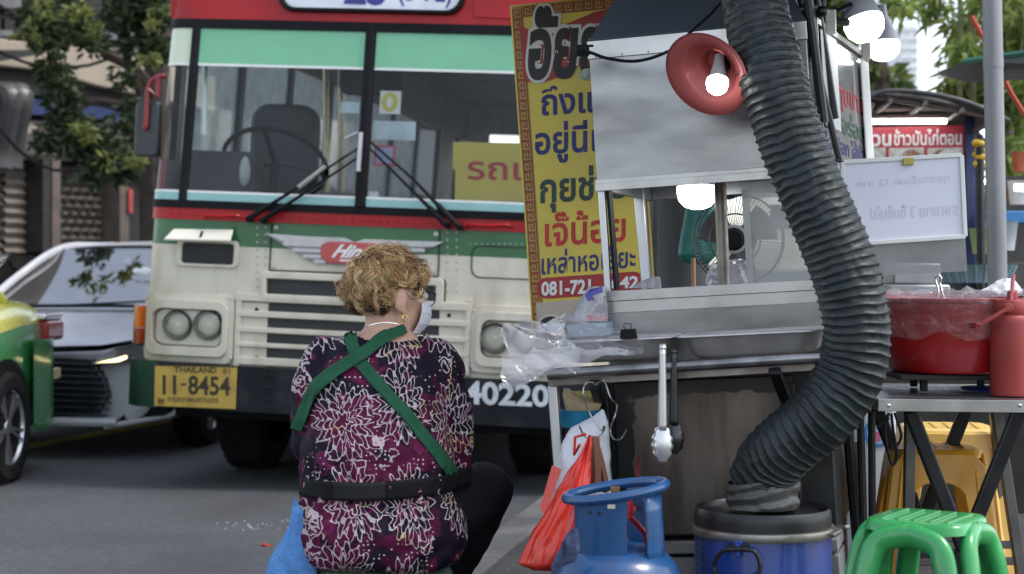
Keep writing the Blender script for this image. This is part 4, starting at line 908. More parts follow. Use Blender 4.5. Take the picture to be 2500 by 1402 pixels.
# cart's right flank with its signboard
SB = U1+.016
def sq(pts): return [cside(x, y, SB) for x, y in pts]
def sbox(mb, pts, u0, u1_): n = len(pts); mb.add([(u0, v, w) for v, w in pts]+[(u1_, v, w) for v, w in pts], [tuple(range(n)), tuple(range(2*n-1, n-1, -1))]+[(i, i+n, (i+1) % n+n, (i+1) % n) for i in range(n)]); return mb
va, vb = .06, 1.02; wA, wB = wHT+.01, wHB+.03
SKW = .085
def sk(u, v, w): return (u+SKW*(v-.06), v, w)
mb = MB(); mb.bb((SB-.012, va, wB), (SB, vb, wA)); mb.v = [sk(*q) for q in mb.v]; sgb = mb.build('signboard', M('signboard_white', (.50, .50, .49), .18, var=.12, scale=5, coat=1, dirt=(.16, .15, .14), dirt_amt=.4, dscale=6), cart, smooth=None)
mb = MB()
for a, b in (((va, wA), (vb, wA)), ((va, wB), (vb, wB)), ((va, wA), (va, wB)), ((vb, wA), (vb, wB))): mb.bar(sk(SB+.002, a[0], a[1]), sk(SB+.002, b[0], b[1]), .018, .018, (1, 0, 0))
mb.build('signboard_frame', M('frame_worn', (.30, .29, .27), .5, .4, dirt=(.08, .06, .05), dirt_amt=.5, dscale=12), sgb, smooth=None, bevel=.002)
fS = lambda v, w: sk(SB+.0015, v, w)
hh = wA-wB
for tx, z0, z1, vv0, vv1, mt in (('กุยช่าย', .45, .70, .40, .92, M('letter_red', (.45, .02, .02), .6)), ('อร่อย', .28, .46, .45, .9, M('letter_green', (.02, .09, .05), .6)), ('ไส้เผือก ไส้ผัก', .12, .26, .14, .9, M('letter_navy', (.03, .035, .16), .6))):
    mb = MB(); text_in(mb, tx, [(vv0, wB+hh*z1), (vv1, wB+hh*z1), (vv1, wB+hh*z0), (vv0, wB+hh*z0)], fS, bold=.02); mb.build('lettering', mt, sgb, smooth=None)
mb = MB(); mb.bb((SB+.010, .10, wB+hh*.28), (SB+.012, .36, wA-.02)); mb.v = [sk(*q) for q in mb.v]; mb.build('paper_notice', M('paper', (.66, .66, .64), .7, var=.06), sgb, smooth=None)
mb = MB(); mb.bb((SB+.010, .84, wB+hh*.14), (SB+.014, 1.0, wA-.02)); mb.v = [sk(*q) for q in mb.v]; mb.build('paper_notice', M('paper', (.66, .66, .64), .7), sgb, smooth=None)
for v in (.22, .9):
    mb = MB(); mb.bar(sk(SB+.02, v, wA-.02), sk(SB+.022, v+.01, wA+.05), .012, .03, (1, 0, 0)); mb.build('clip', M('clip_ivory', (.62, .60, .52), .4), sgb, smooth=None, bevel=.003)
mb = MB()
for (x0, y0, Y0), (x1, y1, Y1), r in (((1948, -30, 4.75), (2050, 395, 4.80), .010), ((1970, -30, 4.7), (2012, 300, 4.72), .013), ((1990, -30, 4.8), (2040, 290, 4.85), .010), ((1932, 60, 4.85), (1990, 140, 4.85), .008), ((2010, 0, 4.9), (2000, 70, 4.9), .009), ((2020, 40, 4.95), (2080, 10, 4.95), .007), ((1960, 45, 4.95), (2110, 60, 4.98), .012)):
    mb.tube([CF.at(x0, y0, Y0), CF.at(x1, y1, Y1)], r, 8)
for x, y in ((1964, 24), (1985, 20), (2008, 28)): mb.ball(CF.at(x, y, 4.72), .016, 10, 8)
mb.build('canopy_pole', BLKPAINT, cart)
mb = MB(); cc = Vector((.25, .35, 2.42))  # unseen umbrella above the view, added to dim the cart from overhead
for k in range(8):
    a, b = 2*pi*k/8+.39, 2*pi*(k+1)/8+.39; p, q = cc+Vector((1.1*cos(a), .9*sin(a), -.22)), cc+Vector((1.1*cos(b), .9*sin(b), -.22)); top = cc+Vector((0, 0, .28)); dn = Vector((0, 0, -.12))
    mb.add([top, p, q], [(0, 1, 2)]); mb.add([p, q, q+dn, p+dn], [(0, 1, 2, 3)])
uc_ = mb.build('unseen_umbrella_canopy', M('unseen_umbrella_canvas', (.05, .075, .11), .8, var=.2), cart, smooth=None)
mb = MB(); mb.tube([cc+Vector((0, 0, .28)), Vector((cc.x, cc.y, wHT))], .02, 8); mb.build('unseen_umbrella_shaft', BLKPAINT, uc_)
mb = MB(); mb.bar(CF.at(1962, 128, 4.8), CF.at(1974, 300, 4.8), .03, .006); mb.build('pole_label', M('label_bluewhite', (.5, .52, .62), .5), cart, smooth=None)

# ---- pans on the rail
def pan(name, label, x0, x1, yrim, depth, lean=0):
    a, b = cu(x0, yrim, -.29)[0], cu(x1, yrim, -.29)[0]; w = cu((x0+x1)/2, yrim, -.29)[1]
    f = Frame(CF.m @ Vector(((a+b)/2, -.155, w)), 15, 3.4); hw, hv = (b-a)/2, .135; mb = MB()
    L = [rrect(-hw, -hv, hw, hv, .05, 6), rrect(-hw+.012, -hv+.012, hw-.012, hv-.012, .045, 6), rrect(-hw+.02, -hv+.02, hw-.02, hv-.02, .05, 6), rrect(-hw+.032, -hv+.032, hw-.032, hv-.032, .055, 6), rrect(-hw+.05, -hv+.05, hw-.05, hv-.05, .05, 6)]
    Z = [-.006, .0, -.008, -depth+.012, -depth]; n = len(L[0])
    vs = [(p[0], p[1], z) for q, z in zip(L, Z) for p in q]; fs = [(i*n+k, i*n+(k+1) % n, (i+1)*n+(k+1) % n, (i+1)*n+k) for i in range(4) for k in range(n)]+[tuple(range(4*n, 5*n))]
    mb.add(vs, fs); o = mb.build(name, M('pan_steel', (.56, .54, .53), .34, .55, var=.2, scale=4, bump=.02, bscale=8, dirt=(.17, .12, .11), dirt_amt=.45, dscale=5), None, smooth=50)
    s = o.modifiers.new('thick', 'SOLIDIFY'); s.thickness = .0016; s.offset = 1
    return tag(o, label, 'tray', m=f)
pan('steam_pan', 'stainless food pan on the cart rail, partly covered by clear plastic', 1338, 1640, 828, .062)
pan('steam_pan', 'uncovered stainless food pan on the cart rail next to the duct', 1644, 2016, 812, .065)
# binder clip on the wrapped pan
mb = MB(); f = Frame(CF.m @ cp(1535, 826, -.295), 15, 3.4); mb.prism([(-.022, 0), (.022, 0), (.018, .024), (-.018, .024)], -.012, .012)
mb.tube([(-.006, -.004, .022), (-.010, -.01, .034), (-.004, -.01, .040), (.004, -.01, .037), (.011, -.01, .041), (.008, -.004, .022)], .0012, 5)
tag(mb.build('binder_clip', BLACK, smooth=None), 'small black binder clip holding the clear plastic on the pan rim', 'clip', m=f)
# ---- crumpled clear plastic over the left pan
PLAS = GLASS('clear_plastic', (.97, .97, .98), 1.5, .09, bump=.55, bscale=20, haze=.34, hcol=(.85, .85, .87), cap=.30)
mb = MB()
def wrap(px_fn, nu, nv, amp, seed):
    def g(a, b):
        px, py, Y = px_fn(a, b); p = P(px, py, Y)
        n1 = NZ.noise(Vector((p.x*13+seed, p.y*13, p.z*13))); n2 = NZ.noise(Vector((p.x*40+seed, p.y*40, p.z*40)))
        rd = abs(NZ.noise(Vector((p.x*11+p.z*9, p.y*6+seed, p.z*14))))
        return p+Vector((n2*.0012, (n1*.5-rd)*amp*.9, n1*.006+rd*amp*.7))
    mb.grid(g, nu, nv)
def top_sheet(a, b): return (1300+270*a, 868-b*62-14*sin(pi*a)*b+20*(1-a)*(1-b)*0+(-30*max(0, 1-abs(a-.3)*3.2))*b+12*a*b, 4.44+.22*b)
def hang_l(a, b): return (1232+150*a+30*b*a-10*sin(b*9), 790+150*b*(1-.25*a)+18*sin(a*7)*b, 4.50-.06*b+.05*a)
def front_sheet(a, b): return (1300+250*a-60*b*(1-a), 852+(70-62*a)*b+6*sin(a*14), 4.435-.012*b)
def low_l(a, b): return (1225+190*a, 870+60*b+26*sin(a*5+1)*b-10*a, 4.42+.02*a)
wrap(top_sheet, 60, 24, .022, 0); wrap(hang_l, 40, 40, .02, 5); wrap(front_sheet, 60, 24, .012, 9); wrap(low_l, 40, 26, .02, 14)
tag(mb.build('plastic_wrap', PLAS, smooth=60), 'crumpled clear plastic bag draped over the left food pan', 'plastic bag')
# ---- tongs hanging from the rail
def tongs(px, y0, y1, Y, name, label, mat):
    fr = Frame(P(px, y0, Y)); L = (y1-y0)/FPX*Y; mb = MB()
    for s, v in ((0, -.006), (1, .010)):
        mb.grid(lambda a, b: Vector(((b-.5)*(.015+.006*a)-.0*a, v+.022*s*a-.004*(1-(2*b-1)**2)*(1-2*s), -a*L*.72)), 16, 6)
        mb.grid(lambda a, b: Vector(((b-.5)*(.020+.030*sin(pi*min(1, a*1.05))**.6+(.004*sin(a*26) if b in (0, 1) else 0)), v+.022*s-.010*(1-(2*b-1)**2)*(1-2*s)*sin(pi*a), -L*.70-a*L*.30)), 24, 8)
    mb.grid(lambda a, b: Vector(((b-.5)*.016, .002-.012*cos(pi*a), .012*sin(pi*a))), 8, 2)
    o = mb.build(name, mat, None, smooth=60); s = o.modifiers.new('t', 'SOLIDIFY'); s.thickness = .0012
    return tag(o, label, 'tongs', m=fr)
tongs(1618, 852, 1128, 4.36, 'tongs', 'bright steel tongs with scalloped tips hanging on the cart rail', M('tongs_bright', (.66, .66, .66), .36, .8, var=.08))
o = tongs(1646, 862, 1108, 4.47, 'tongs', 'dark tongs-shaped piece just behind the bright pair', M('tongs_dark', (.07, .07, .07), .3, .9))  # darker copy of the tongs shape, set slightly behind
# ---- S hooks
def hook(pts, Y, label):
    fr = Frame(P(pts[0][0], pts[0][1], Y)); mb = MB(); mb.tube(spline([fr.at(x, y, Y+.02*(k % 2)) for k, (x, y) in enumerate(pts)], 6), .0022, 7)
    return tag(mb.build('wire_hook', M('hook_steel', (.4, .39, .37), .3, .9)), label, 'hook', m=fr)
hook([(1450, 935), (1432, 935), (1424, 960), (1440, 1010), (1466, 1050), (1474, 1040)], 4.50, 'bent wire hook on the rail carrying the red bag')
hook([(1452, 940), (1475, 930), (1490, 970), (1506, 990), (1500, 1020), (1490, 1050), (1500, 1073), (1518, 1070), (1530, 1050)], 4.52, 'empty S-shaped wire hook hanging in front of the black cabinet edge')
hook([(1414, 1040), (1428, 1066), (1450, 1072), (1470, 1058), (1478, 1040)], 4.46, 'short wire hook through the knot of the red bag')

# ---- bags beside the gas bottle
def bag(name, label, fn, nu, nv, mat, amp=.012, sc=9, thick=0, pleat=0):
    mb = MB()
    def g(a, b):
        p = fn(a, b); ph = NZ.noise(Vector((p.x*sc, p.y*sc, p.z*sc*.35))); ph2 = NZ.noise(Vector((p.x*sc*3+7, p.y*sc*3, p.z*sc*.9)))
        c = cen(b) if cen else p; d = (p-c); d.z = 0
        if d.length > 1e-5: d.normalize()
        pl_ = pleat*(abs(sin(a*2*pi*3.5+2.2*NZ.noise(Vector((a*4, b*2.2, 1)))))+.6*abs(sin(a*2*pi*8+3*NZ.noise(Vector((a*6, b*3, 4))))))*(.35+.65*sin(pi*min(1, b*1.1))) if pleat else 0
        return p+d*(ph*amp+ph2*amp*.4-pl_)
    mb.grid(g, nu, nv, cu=True); return tag(mb.build(name, mat, smooth=70), label, 'bag')
cen = None
def interp(tab, y):
    for i in range(len(tab)-1):
        if tab[i][0] <= y <= tab[i+1][0]:
            t = (y-tab[i][0])/(tab[i+1][0]-tab[i][0]); return [tab[i][k]*(1-t)+tab[i+1][k]*t for k in range(1, len(tab[0]))]
    return list(tab[0][1:]) if y < tab[0][0] else list(tab[-1][1:])
def profile_bag(name, label, tab, Y, depth, mat, amp=.012, sc=9, pleat=0):
    global cen
    y0, y1 = tab[0][0], tab[-1][0]
    def cen(b):
        y = y0+(y1-y0)*b; l, r = interp(tab, y)[:2]; return P((l+r)/2, y, Y)
    def fn(a, b):
        y = y0+(y1-y0)*b; l, r = interp(tab, y)[:2]; hw = (r-l)/2/FPX*Y; c = P((l+r)/2, y, Y); an = 2*pi*a
        dd = depth*min(1, (r-l)/170)*(1 if b < .97 else .3)
        return c+Vector((hw*cos(an), dd*sin(an), 0))
    return bag(name, label, fn, 120 if pleat else 72, 60, mat, amp, sc, 0, pleat)
REDBAG = M('red_plastic_bag', (.62, .035, .018), .22, var=.10, scale=5, bump=.35, bscale=22, spec=.6)
rb = profile_bag('red_bag', 'glossy red plastic carrier bag hanging from a hook beside the gas bottle',
    [(1062, 1428, 1452), (1085, 1414, 1458), (1130, 1394, 1456), (1180, 1366, 1452), (1240, 1330, 1436), (1300, 1302, 1420), (1345, 1282, 1408), (1372, 1268, 1390), (1392, 1300, 1372)], 4.40, .095, REDBAG, .020, 11, .009)
mb = MB(); mb.add([P(1348, 1136, 4.46), P(1372, 1146, 4.45), P(1330, 1260, 4.43), P(1318, 1240, 4.46)], [(0, 1, 2, 3)]); mb.tube([P(1416, 1085, 4.42), P(1402, 1110, 4.45), P(1404, 1068, 4.45), P(1430, 1060, 4.43)], .004, 6); o = mb.build('bag_flap', REDBAG, rb, smooth=60)
WBAG = M('white_plastic_bag', (.70, .70, .74), .35, var=.08, bump=.4, bscale=18)
profile_bag('white_bag', 'crumpled white plastic bag behind the red bag under the cart', [(1000, 1462, 1474), (1030, 1420, 1482), (1060, 1384, 1484), (1090, 1372, 1484), (1120, 1364, 1486), (1160, 1362, 1488), (1220, 1370, 1488), (1300, 1380, 1486)], 4.62, .06, WBAG, .02, 16)
mb = MB(); a = P(1448, 1068, 4.44); mb.tube(spline([a, P(1452, 1130, 4.44), P(1452, 1200, 4.44)], 5), .016, 4); mb.tube(spline([a, P(1466, 1130, 4.46), P(1480, 1200, 4.48)], 5), .011, 4)
tag(mb.build('leather_strap', M('strap_brown', (.20, .085, .05), .55, var=.2)), 'brown strap hanging beside the knot of the red bag', 'strap')
# blue basket with a beige bag on a shelf behind the rail
c = P(1416, 1015, 4.72); mb = MB(); mb.lathe([(.052, -.03), (.060, .012), (.064, .016), (.060, .018), (.052, .010), (.045, -.028), (.001, -.028)], (0, 0, 0), 28); mb.lathe([(.045, -.03), (.052, -.03)], (0, 0, 0), 28)
tag(mb.build('blue_basin', M('blue_plastic', (.03, .22, .38), .4, var=.1), smooth=40), 'small light blue plastic basin under the left end of the rail', 'basin', m=c)
profile_bag('beige_bag', 'tied beige plastic bag sitting in the blue basin', [(948, 1376, 1392), (965, 1372, 1410), (985, 1376, 1468), (1005, 1382, 1462), (1018, 1400, 1448)], 4.71, .04, M('beige_plastic', (.46, .34, .20), .4, var=.1, bump=.4, bscale=20), .010, 22)
profile_bag('yellow_bag', 'yellow plastic bag tucked above the beige bag under the rail', [(955, 1395, 1466), (975, 1396, 1474), (1000, 1400, 1462)], 4.76, .03, M('yellow_plastic', (.52, .45, .13), .4, var=.1, bump=.4, bscale=20), .008, 22)

# ---- bag of bags on a pale box left of the trough
def sheet_bag(name, label, pts, Y, mat, par=None):
    return profile_bag(name, label, pts, Y, .035, mat, .014, 18)
TBAG = GLASS('milky_plastic', (.9, .9, .92), 1.5, .12, bump=.8, bscale=24, haze=.6, hcol=(.66, .65, .70), boost=.06)
tb = profile_bag('plastic_bag_bundle', 'bundle of clear printed plastic bags left of the steel trough', [(700, 1436, 1480), (712, 1428, 1482), (725, 1418, 1484), (740, 1412, 1486), (755, 1404, 1487), (786, 1398, 1488)], 4.78, .05, TBAG, .010, 24)
mb = MB(); q = [P(1428, 722, 4.72), P(1440, 706, 4.715), P(1470, 700, 4.72), P(1472, 714, 4.715), P(1446, 722, 4.712), P(1452, 732, 4.712), P(1434, 736, 4.715)]; mb.add(q, [(0, 1, 2, 3), (0, 3, 4), (4, 5, 6), (0, 4, 6)])
mb.build('blue_print', M('print_violet', (.08, .07, .30), .5), tb, smooth=None)
mb = MB(); text_in(mb, 'ตราแม่บ้าน', [(1434, 764), (1482, 764), (1482, 781), (1434, 781)], lambda a, b: tuple(P(a, b, 4.718)), bold=.015); mb.build('lettering', M('print_red', (.5, .10, .10), .5), tb, smooth=None)
q = P(1440, 795, 4.78); mb = MB(); mb.bb((-.055, -.05, -.03), (.055, .06, .006)); tag(mb.build('pale_blue_box', M('box_paleblue', (.30, .40, .44), .5), bevel=.004), 'pale blue box under the bundle of plastic bags', 'box', m=Frame(q, 15, 3.4))
tb2 = profile_bag('plastic_bag_bundle', 'second clear bag with blue print standing inside the serving window corner', [(676, 1588, 1612), (690, 1560, 1616), (704, 1540, 1618)], 5.15, .03, TBAG, .006, 24)

# ---- red shaded clip lamp
LF = P(1725, 182, 4.46); lamp = root('clip_lamp', 'lit lamp with a red conical shade clipped to the cart hood', 'lamp', LF)
ax = Vector((-.525, -.67, -.525)).normalized(); RL = ax.to_track_quat('Z', 'Y').to_matrix()
R0 = .117; mb = MB()
mb.lathe([(R0, 0), (R0*.66, -.020), (R0*.64, -.024), (R0*.40, -.052), (R0*.34, -.060), (R0*.34, -.085), (.001, -.088)], (0, 0, 0), 48, RL)
sh = mb.build('lamp_shade', M('shade_red', (.38, .085, .08), .5, .25, var=.06, coat=.2), lamp, smooth=50)
s = sh.modifiers.new('t', 'SOLIDIFY'); s.thickness = .0015
mb = MB(); mb.tube([RL @ Vector((R0*cos(2*pi*k/48), R0*sin(2*pi*k/48), 0)) for k in range(48)], .0022, 6, closed=True); mb.build('shade_rim', M('rim_dark_red', (.20, .02, .025), .35), sh)
bx = P(1752, 196, 4.42)-LF; Rb = Vector((-.12, -.45, -.88)).normalized().to_track_quat('Z', 'Y').to_matrix()
mb = MB(); mb.lathe([(.012, -.075), (.014, -.05), (.022, -.012), (.0275, .0)], bx, 24, Rb); bb_ = mb.build('bulb_base', M('bulb_base_grey', (.28, .28, .27), .5), lamp)
mb = MB(); mb.lathe([(.0275, .0), (.029, .012), (.025, .028), (.014, .038), (.001, .041)], bx, 24, Rb); mb.build('bulb', EMIT('bulb_white', (1, .98, .94), 5.0), lamp, smooth=80)
mb = MB(); mb.lathe([(.020, -.13), (.022, -.10), (.020, -.06), (.001, -.06)], bx*.4, 20, RL); mb.build('socket', BLACK, lamp)
def cable(pts, r, label, cat='cable', mat=BLACK):
    mb = MB(); q = spline([P(*p) for p in pts], 8); o = q[0].copy(); mb.tube([x-o for x in q], r, 8); return tag(mb.build('cable', mat), label, cat, m=o)
cable([(1762, 5, 4.62), (1735, 35, 4.6), (1700, 66, 4.58), (1672, 92, 4.55)], .0042, 'black lamp cable running up from the red shade over the hood roof')
cable([(1412, 124, 4.66), (1440, 128, 4.66), (1480, 142, 4.66), (1540, 150, 4.64), (1590, 142, 4.62), (1640, 122, 4.56)], .0045, 'black lamp cable drooping along the top edge of the hood')
cable([(1780, 100, 4.60), (1776, 60, 4.6), (1790, 20, 4.6)], .004, 'short black cable between the red shade and the duct')
mb = MB(); mb.bb((-.018, -.02, -.014), (.018, .02, .014)); mb.tube([(-.02, 0, .012), (.03, -.01, .012)], .004, 6); mb.tube([(-.02, 0, -.010), (.028, -.01, -.008)], .004, 6); tag(mb.build('spring_clamp', BLACK, bevel=.003), 'black spring clamp on the top left corner of the hood', 'clamp', m=P(1422, 124, 4.68))
# ---- large white bulbs
def bigbulb(px, py, Y, r, tilt, label, nm='led_bulb', s=4.0):
    o = P(px, py, Y); rt = root(nm, label, 'bulb', o, 'white LED bulbs over the stalls')
    R = Vector(tilt).normalized().to_track_quat('Z', 'Y').to_matrix(); mb = MB()
    mb.lathe([(.001, -r*2.3), (r*.35, -r*2.3), (r*.40, -r*1.6), (r*.75, -r*.7), (r*1.0, -r*.1), (r*1.0, .0)], (0, 0, 0), 32, R); mb.build('bulb_body', M('bulb_body_grey', (.45, .47, .52), .45), rt)
    mb = MB(); mb.lathe([(r*.98, 0), (r*1.02, r*.25), (r*.92, r*.7), (r*.65, r*1.0), (r*.3, r*1.13), (.001, r*1.15)], (0, 0, 0), 32, R); mb.build('diffuser', EMIT('diffuser_white_%g' % s, (.93, .97, 1), s), rt, smooth=80); return rt
bigbulb(2106, 48, 5.0, .058, (.22, -.25, -.95), 'large lit white LED bulb over the signboard, the nearer of the pair')
bigbulb(2156, 104, 5.7, .054, (.05, -.1, -1), 'large lit white LED bulb behind the nearer one above the signboard')
bigbulb(1702, 455, 5.25, .062, (.02, -.05, -1), 'lit white LED bulb hanging inside the serving window')
cable([(2098, -30, 5.0), (2094, 5, 5.0)], .006, 'short black cable holding the nearest white bulb')

# ================================================================ FLEXIBLE DUCT
dpath = [(1822, -120, 4.52), (1838, -20, 4.50), (1856, 80, 4.47), (1888, 200, 4.43), (1932, 340, 4.40), (1982, 470, 4.38), (2036, 590, 4.37), (2076, 710, 4.36), (2092, 820, 4.36), (2072, 920, 4.37), (2010, 1010, 4.39), (1930, 1080, 4.43), (1880, 1130, 4.47), (1862, 1180, 4.50)]
cl = spline([P(*p) for p in dpath], 90)
# resample evenly
acc = [0]
for i in range(1, len(cl)): acc.append(acc[-1]+(cl[i]-cl[i-1]).length)
TL = acc[-1]; N = 760; pts = []; j = 0
for k in range(N+1):
    s = TL*k/N
    while j < len(acc)-2 and acc[j+1] < s: j += 1
    t = (s-acc[j])/max(1e-9, acc[j+1]-acc[j]); pts.append(cl[j].lerp(cl[j+1], min(1, t)))
DO = P(1862, 1230, 4.5)
duct = root('duct_hose', 'ribbed black flexible exhaust duct rising from the blue drum past the cart', 'duct', DO)
mb = MB(); SEG = 64; x = Vector((1, 0, 0)); rings = []
for k in range(N+1):
    t = (pts[min(k+1, N)]-pts[max(k-1, 0)]).normalized(); x = (x-t*x.dot(t)).normalized(); y = t.cross(x); s = TL*k/N
    R = 0.086 if k > 140 else 0.086-.004*(1-k/140); q = []
    pitch = .0222
    for m_ in range(SEG):
        a = 2*pi*m_/SEG; ph = (s/pitch+a/(2*pi)+.35*NZ.noise(Vector((s*9, cos(a)*1.6, sin(a)*1.6+5)))) % 1.0
        rib = max(0, 1-abs(ph-.5)*2/.30)**.8                          # narrow raised wire, fabric sagging between
        sag = -.0030*sin(pi*((ph+.5) % 1.0))
        wr = NZ.noise(Vector((a*5.0, s*46, 3)))*.0030+NZ.noise(Vector((a*11, s*30+a*2, 9)))*.0018
        amp = (1.0+.7*NZ.noise(Vector((s*5, cos(a)*2, sin(a)*2+9)))) if k > 150 else .35+.65*max(0, (k-90)/60)
        q.append(pts[k]-DO+(x*cos(a)+y*sin(a))*(R+.0045*NZ.noise(Vector((s*7, cos(a)*1.3, sin(a)*1.3)))+(.0028*rib+sag)*amp+wr*(1.0 if k > 150 else 1.5)))
    rings += q
mb.add(rings, [(k*SEG+m_, k*SEG+(m_+1) % SEG, (k+1)*SEG+(m_+1) % SEG, (k+1)*SEG+m_) for k in range(N) for m_ in range(SEG)])
mb.build('hose', M('duct_vinyl', (.015, .021, .023), .46, var=.35, scale=9, bump=.25, bscale=70, spec=.4, dirt=(.055, .057, .055), dirt_amt=.38, dscale=5), duct, smooth=180)
TAPE = M('duct_tape', (.085, .082, .078), .36, .25, var=.25, scale=9, bump=.5, bscale=30)
mb = MB()
mb.grid(lambda a, b: P(1862, 1164+74*b, 4.5)-DO+Vector((cos(2*pi*a), sin(2*pi*a), 0))*(.0925+.003*sin(pi*b)+.004*NZ.noise(Vector((cos(2*pi*a)*3, sin(2*pi*a)*3, b*5)))+.003*sin(b*14+2.5*cos(2*pi*a+.6)))+Vector((0, 0, .018*cos(2*pi*a)*(1-b))), 64, 24, cu=True)
mb.build('tape_wrap', TAPE, duct, smooth=180)
# ================================================================ BLUE DRUM
DR = P(1862, 1240, 4.5); drum = root('drum', 'blue steel clamp-lid drum with black lid feeding the duct', 'drum', Vector((DR.x, DR.y, 0)))
zl = DR.z; r = .178
DB = M('drum_blue', (.012, .045, .24), .36, var=.25, scale=5, coat=.25, dirt=(.03, .024, .022), dirt_amt=.46, dscale=9, bump=.05)
mb = MB(); mb.lathe([(.001, .02), (r, .02), (r, zl*.42), (r*1.012, zl*.44), (r, zl*.46), (r, zl-.068), (r*.98, zl-.05)], (0, 0, 0), 64)
mb.build('body', DB, drum, smooth=40)
mb = MB(); mb.lathe([(r*.985, -.045), (r*1.0, -.042), (r*1.0, -.02), (r*.99, -.004), (r*.965, .004), (r*.94, .0), (r*.925, -.012), (.10, -.016), (.09, -.01), (.001, -.01)], (0, 0, zl), 64); mb.build('lid', M('lid_black', (.010, .011, .012), .38, var=.3), drum, smooth=40)
mb = MB(); mb.lathe([(r*.99, -.066), (r*1.045, -.064), (r*1.06, -.054), (r*1.045, -.044), (r*.99, -.042)], (0, 0, zl), 64)
RG = M('ring_galvanised', (.30, .28, .25), .38, .85, var=.3, scale=14, dirt=(.12, .07, .04), dirt_amt=.35, dscale=14)
rg = mb.build('clamp_ring', RG, drum, smooth=50)
mb = MB()
for a0, a1 in ((-.62, -.36), (-.40, -.16)):
    pa, pb = Vector((cos(a0), sin(a0), 0))*r*1.07, Vector((cos(a1), sin(a1), 0))*r*1.10; pa.z = zl-.054; pb.z = zl-.050; mb.bar(pa, pb, .024, .010, (0, 0, 1))
mb.bar((r*1.05, -.02, zl-.048), (r*1.20, -.05, zl-.042), .018, .010); mb.build('clamp_lever', RG, rg, smooth=None, bevel=.003)
def dpx(px, py):                                           # a pixel on the drum's cylinder
    o = Vector((0, 0, CH)); d = ray(px, py); c = Vector((DR.x, DR.y, 0)); e = o-c; A = d.x**2+d.y**2; B = 2*(e.x*d.x+e.y*d.y); C_ = e.x**2+e.y**2-r*r
    t = (-B-sqrt(max(0, B*B-4*A*C_)))/(2*A); return o+d*t-Vector((DR.x, DR.y, 0))
mb = MB(); nh = lambda p: Vector((p.x, p.y, 0)).normalized()
for x_, y_ in [(1702, 1312+i*17) for i in range(6)]+[(1716, 1318+i*17) for i in range(6)]:
    p = dpx(x_, y_); mb.disc(p+nh(p)*.001, .0042, 10, nh(p).to_track_quat('Z', 'Y').to_matrix())
mb.build('vent_holes', DARK, drum, smooth=None)
mb = MB(); p = dpx(1806, 1330); n_ = nh(p); q = n_.to_track_quat('Y', 'Z').to_matrix(); mb.box(p+n_*.008, (.024, .014, .022), q); p2 = dpx(1806, 1342); mb.box(p2+n_*.010, (.012, .016, .034), q); lt = mb.build('latch', DB, drum, smooth=None, bevel=.003)
mb = MB(); hp = [(1778, 1340), (1836, 1340), (1852, 1358), (1856, 1385), (1840, 1404), (1772, 1404), (1756, 1385), (1762, 1358)]; cp_ = [dpx(x_, y_)+nh(dpx(x_, y_))*.02 for x_, y_ in hp]; q = spline(cp_+[cp_[0]], 5); mb.tube(q[:-1], .0058, 8, closed=True); mb.bar(dpx(1782, 1334)+n_*.012, dpx(1830, 1334)+n_*.012, .014, .014); mb.build('handle', BLKPAINT, drum)
# ================================================================ GAS BOTTLE
GP = P(1502, 1300, 4.2); gas = root('gas_cylinder', 'blue cooking gas bottle with a rusty-edged collar in front of the cart', 'gas cylinder', Vector((GP.x, GP.y, 0)))
GB = M('gas_blue', (.010, .065, .185), .30, var=.14, scale=5, coat=.3, dirt=(.06, .04, .032), dirt_amt=.36, dscale=15, bump=.04, bscale=30)
zd = P(0, 1345, 4.2).z-.005; R = .165
mb = MB(); mb.lathe([(.001, .03), (R*.75, .03), (R*.95, .06), (R, .11), (R, zd-.105), (R*.99, zd-.075), (R*.95, zd-.045), (R*.87, zd-.018), (R*.74, zd+.004), (R*.5, zd+.018), (.001, zd+.024)], (0, 0, 0), 64); mb.lathe([(R*.8, .0), (R*.8, .05)], (0, 0, 0), 40)
mb.build('body', GB, gas, smooth=60)
# collar: ring rail on top, curved front plate, rear strut
zt = P(0, 1192, 4.2).z; rc = .112
mb = MB()
def colr(a, z, rr=rc): return Vector((rr*cos(a)*1.02, rr*sin(a), z))
ang0 = -pi*.98
ring = [colr(2*pi*k/48+.1, zt+.018*cos(2*pi*k/48+.1)+.004*sin(2*pi*k/48+.1), .118) for k in range(48)]; ring = [Vector((q.x, q.y*.72-.02, q.z-.004)) for q in ring]
mb.tube([ring[k] for k in range(40, 48)]+[ring[k] for k in range(0, 40)], .0125, 10, closed=True)
mb.build('collar_ring', GB, gas)
mb = MB(); a0, a1 = radians(-160), radians(-78)
mb.grid(lambda a, b: colr(a0+(a1-a0)*a, zd-.004+(zt-zd-.006)*b, .105+.004*b-.002), 24, 6); mb.grid(lambda a, b: colr(a0+(a1-a0)*a, zd-.004+(zt-zd-.006)*b, .101+.004*b-.002), 24, 6)
for aa in (a0, a1): mb.add([colr(aa, zd-.004, .103), colr(aa, zt-.01, .107), colr(aa, zt-.01, .103), colr(aa, zd-.004, .099)], [(0, 1, 2, 3)])
pl_ = mb.build('collar_plate', GB, gas, smooth=60)
mb = MB()
for x_ in (1428, 1450): a_ = (x_-1495)/FPX*4.1; p = Vector((a_, -sqrt(max(0, .1065**2-a_*a_)), P(0, 1254, 4.1).z)); mb.disc(p+nh(p)*.0012, .0048, 12, nh(p).to_track_quat('Z', 'Y').to_matrix())
mb.build('collar_hole', DARK, pl_, smooth=None)
mb = MB(); a_ = (1486-1502)/FPX*4.1; p = Vector((a_, -sqrt(.108**2-a_*a_)-.001, P(0, 1236, 4.1).z)); mb.box(p, (.018, .001, .010)); mb.build('label_scrap', M('label_cream', (.5, .47, .38), .6), pl_, smooth=None)
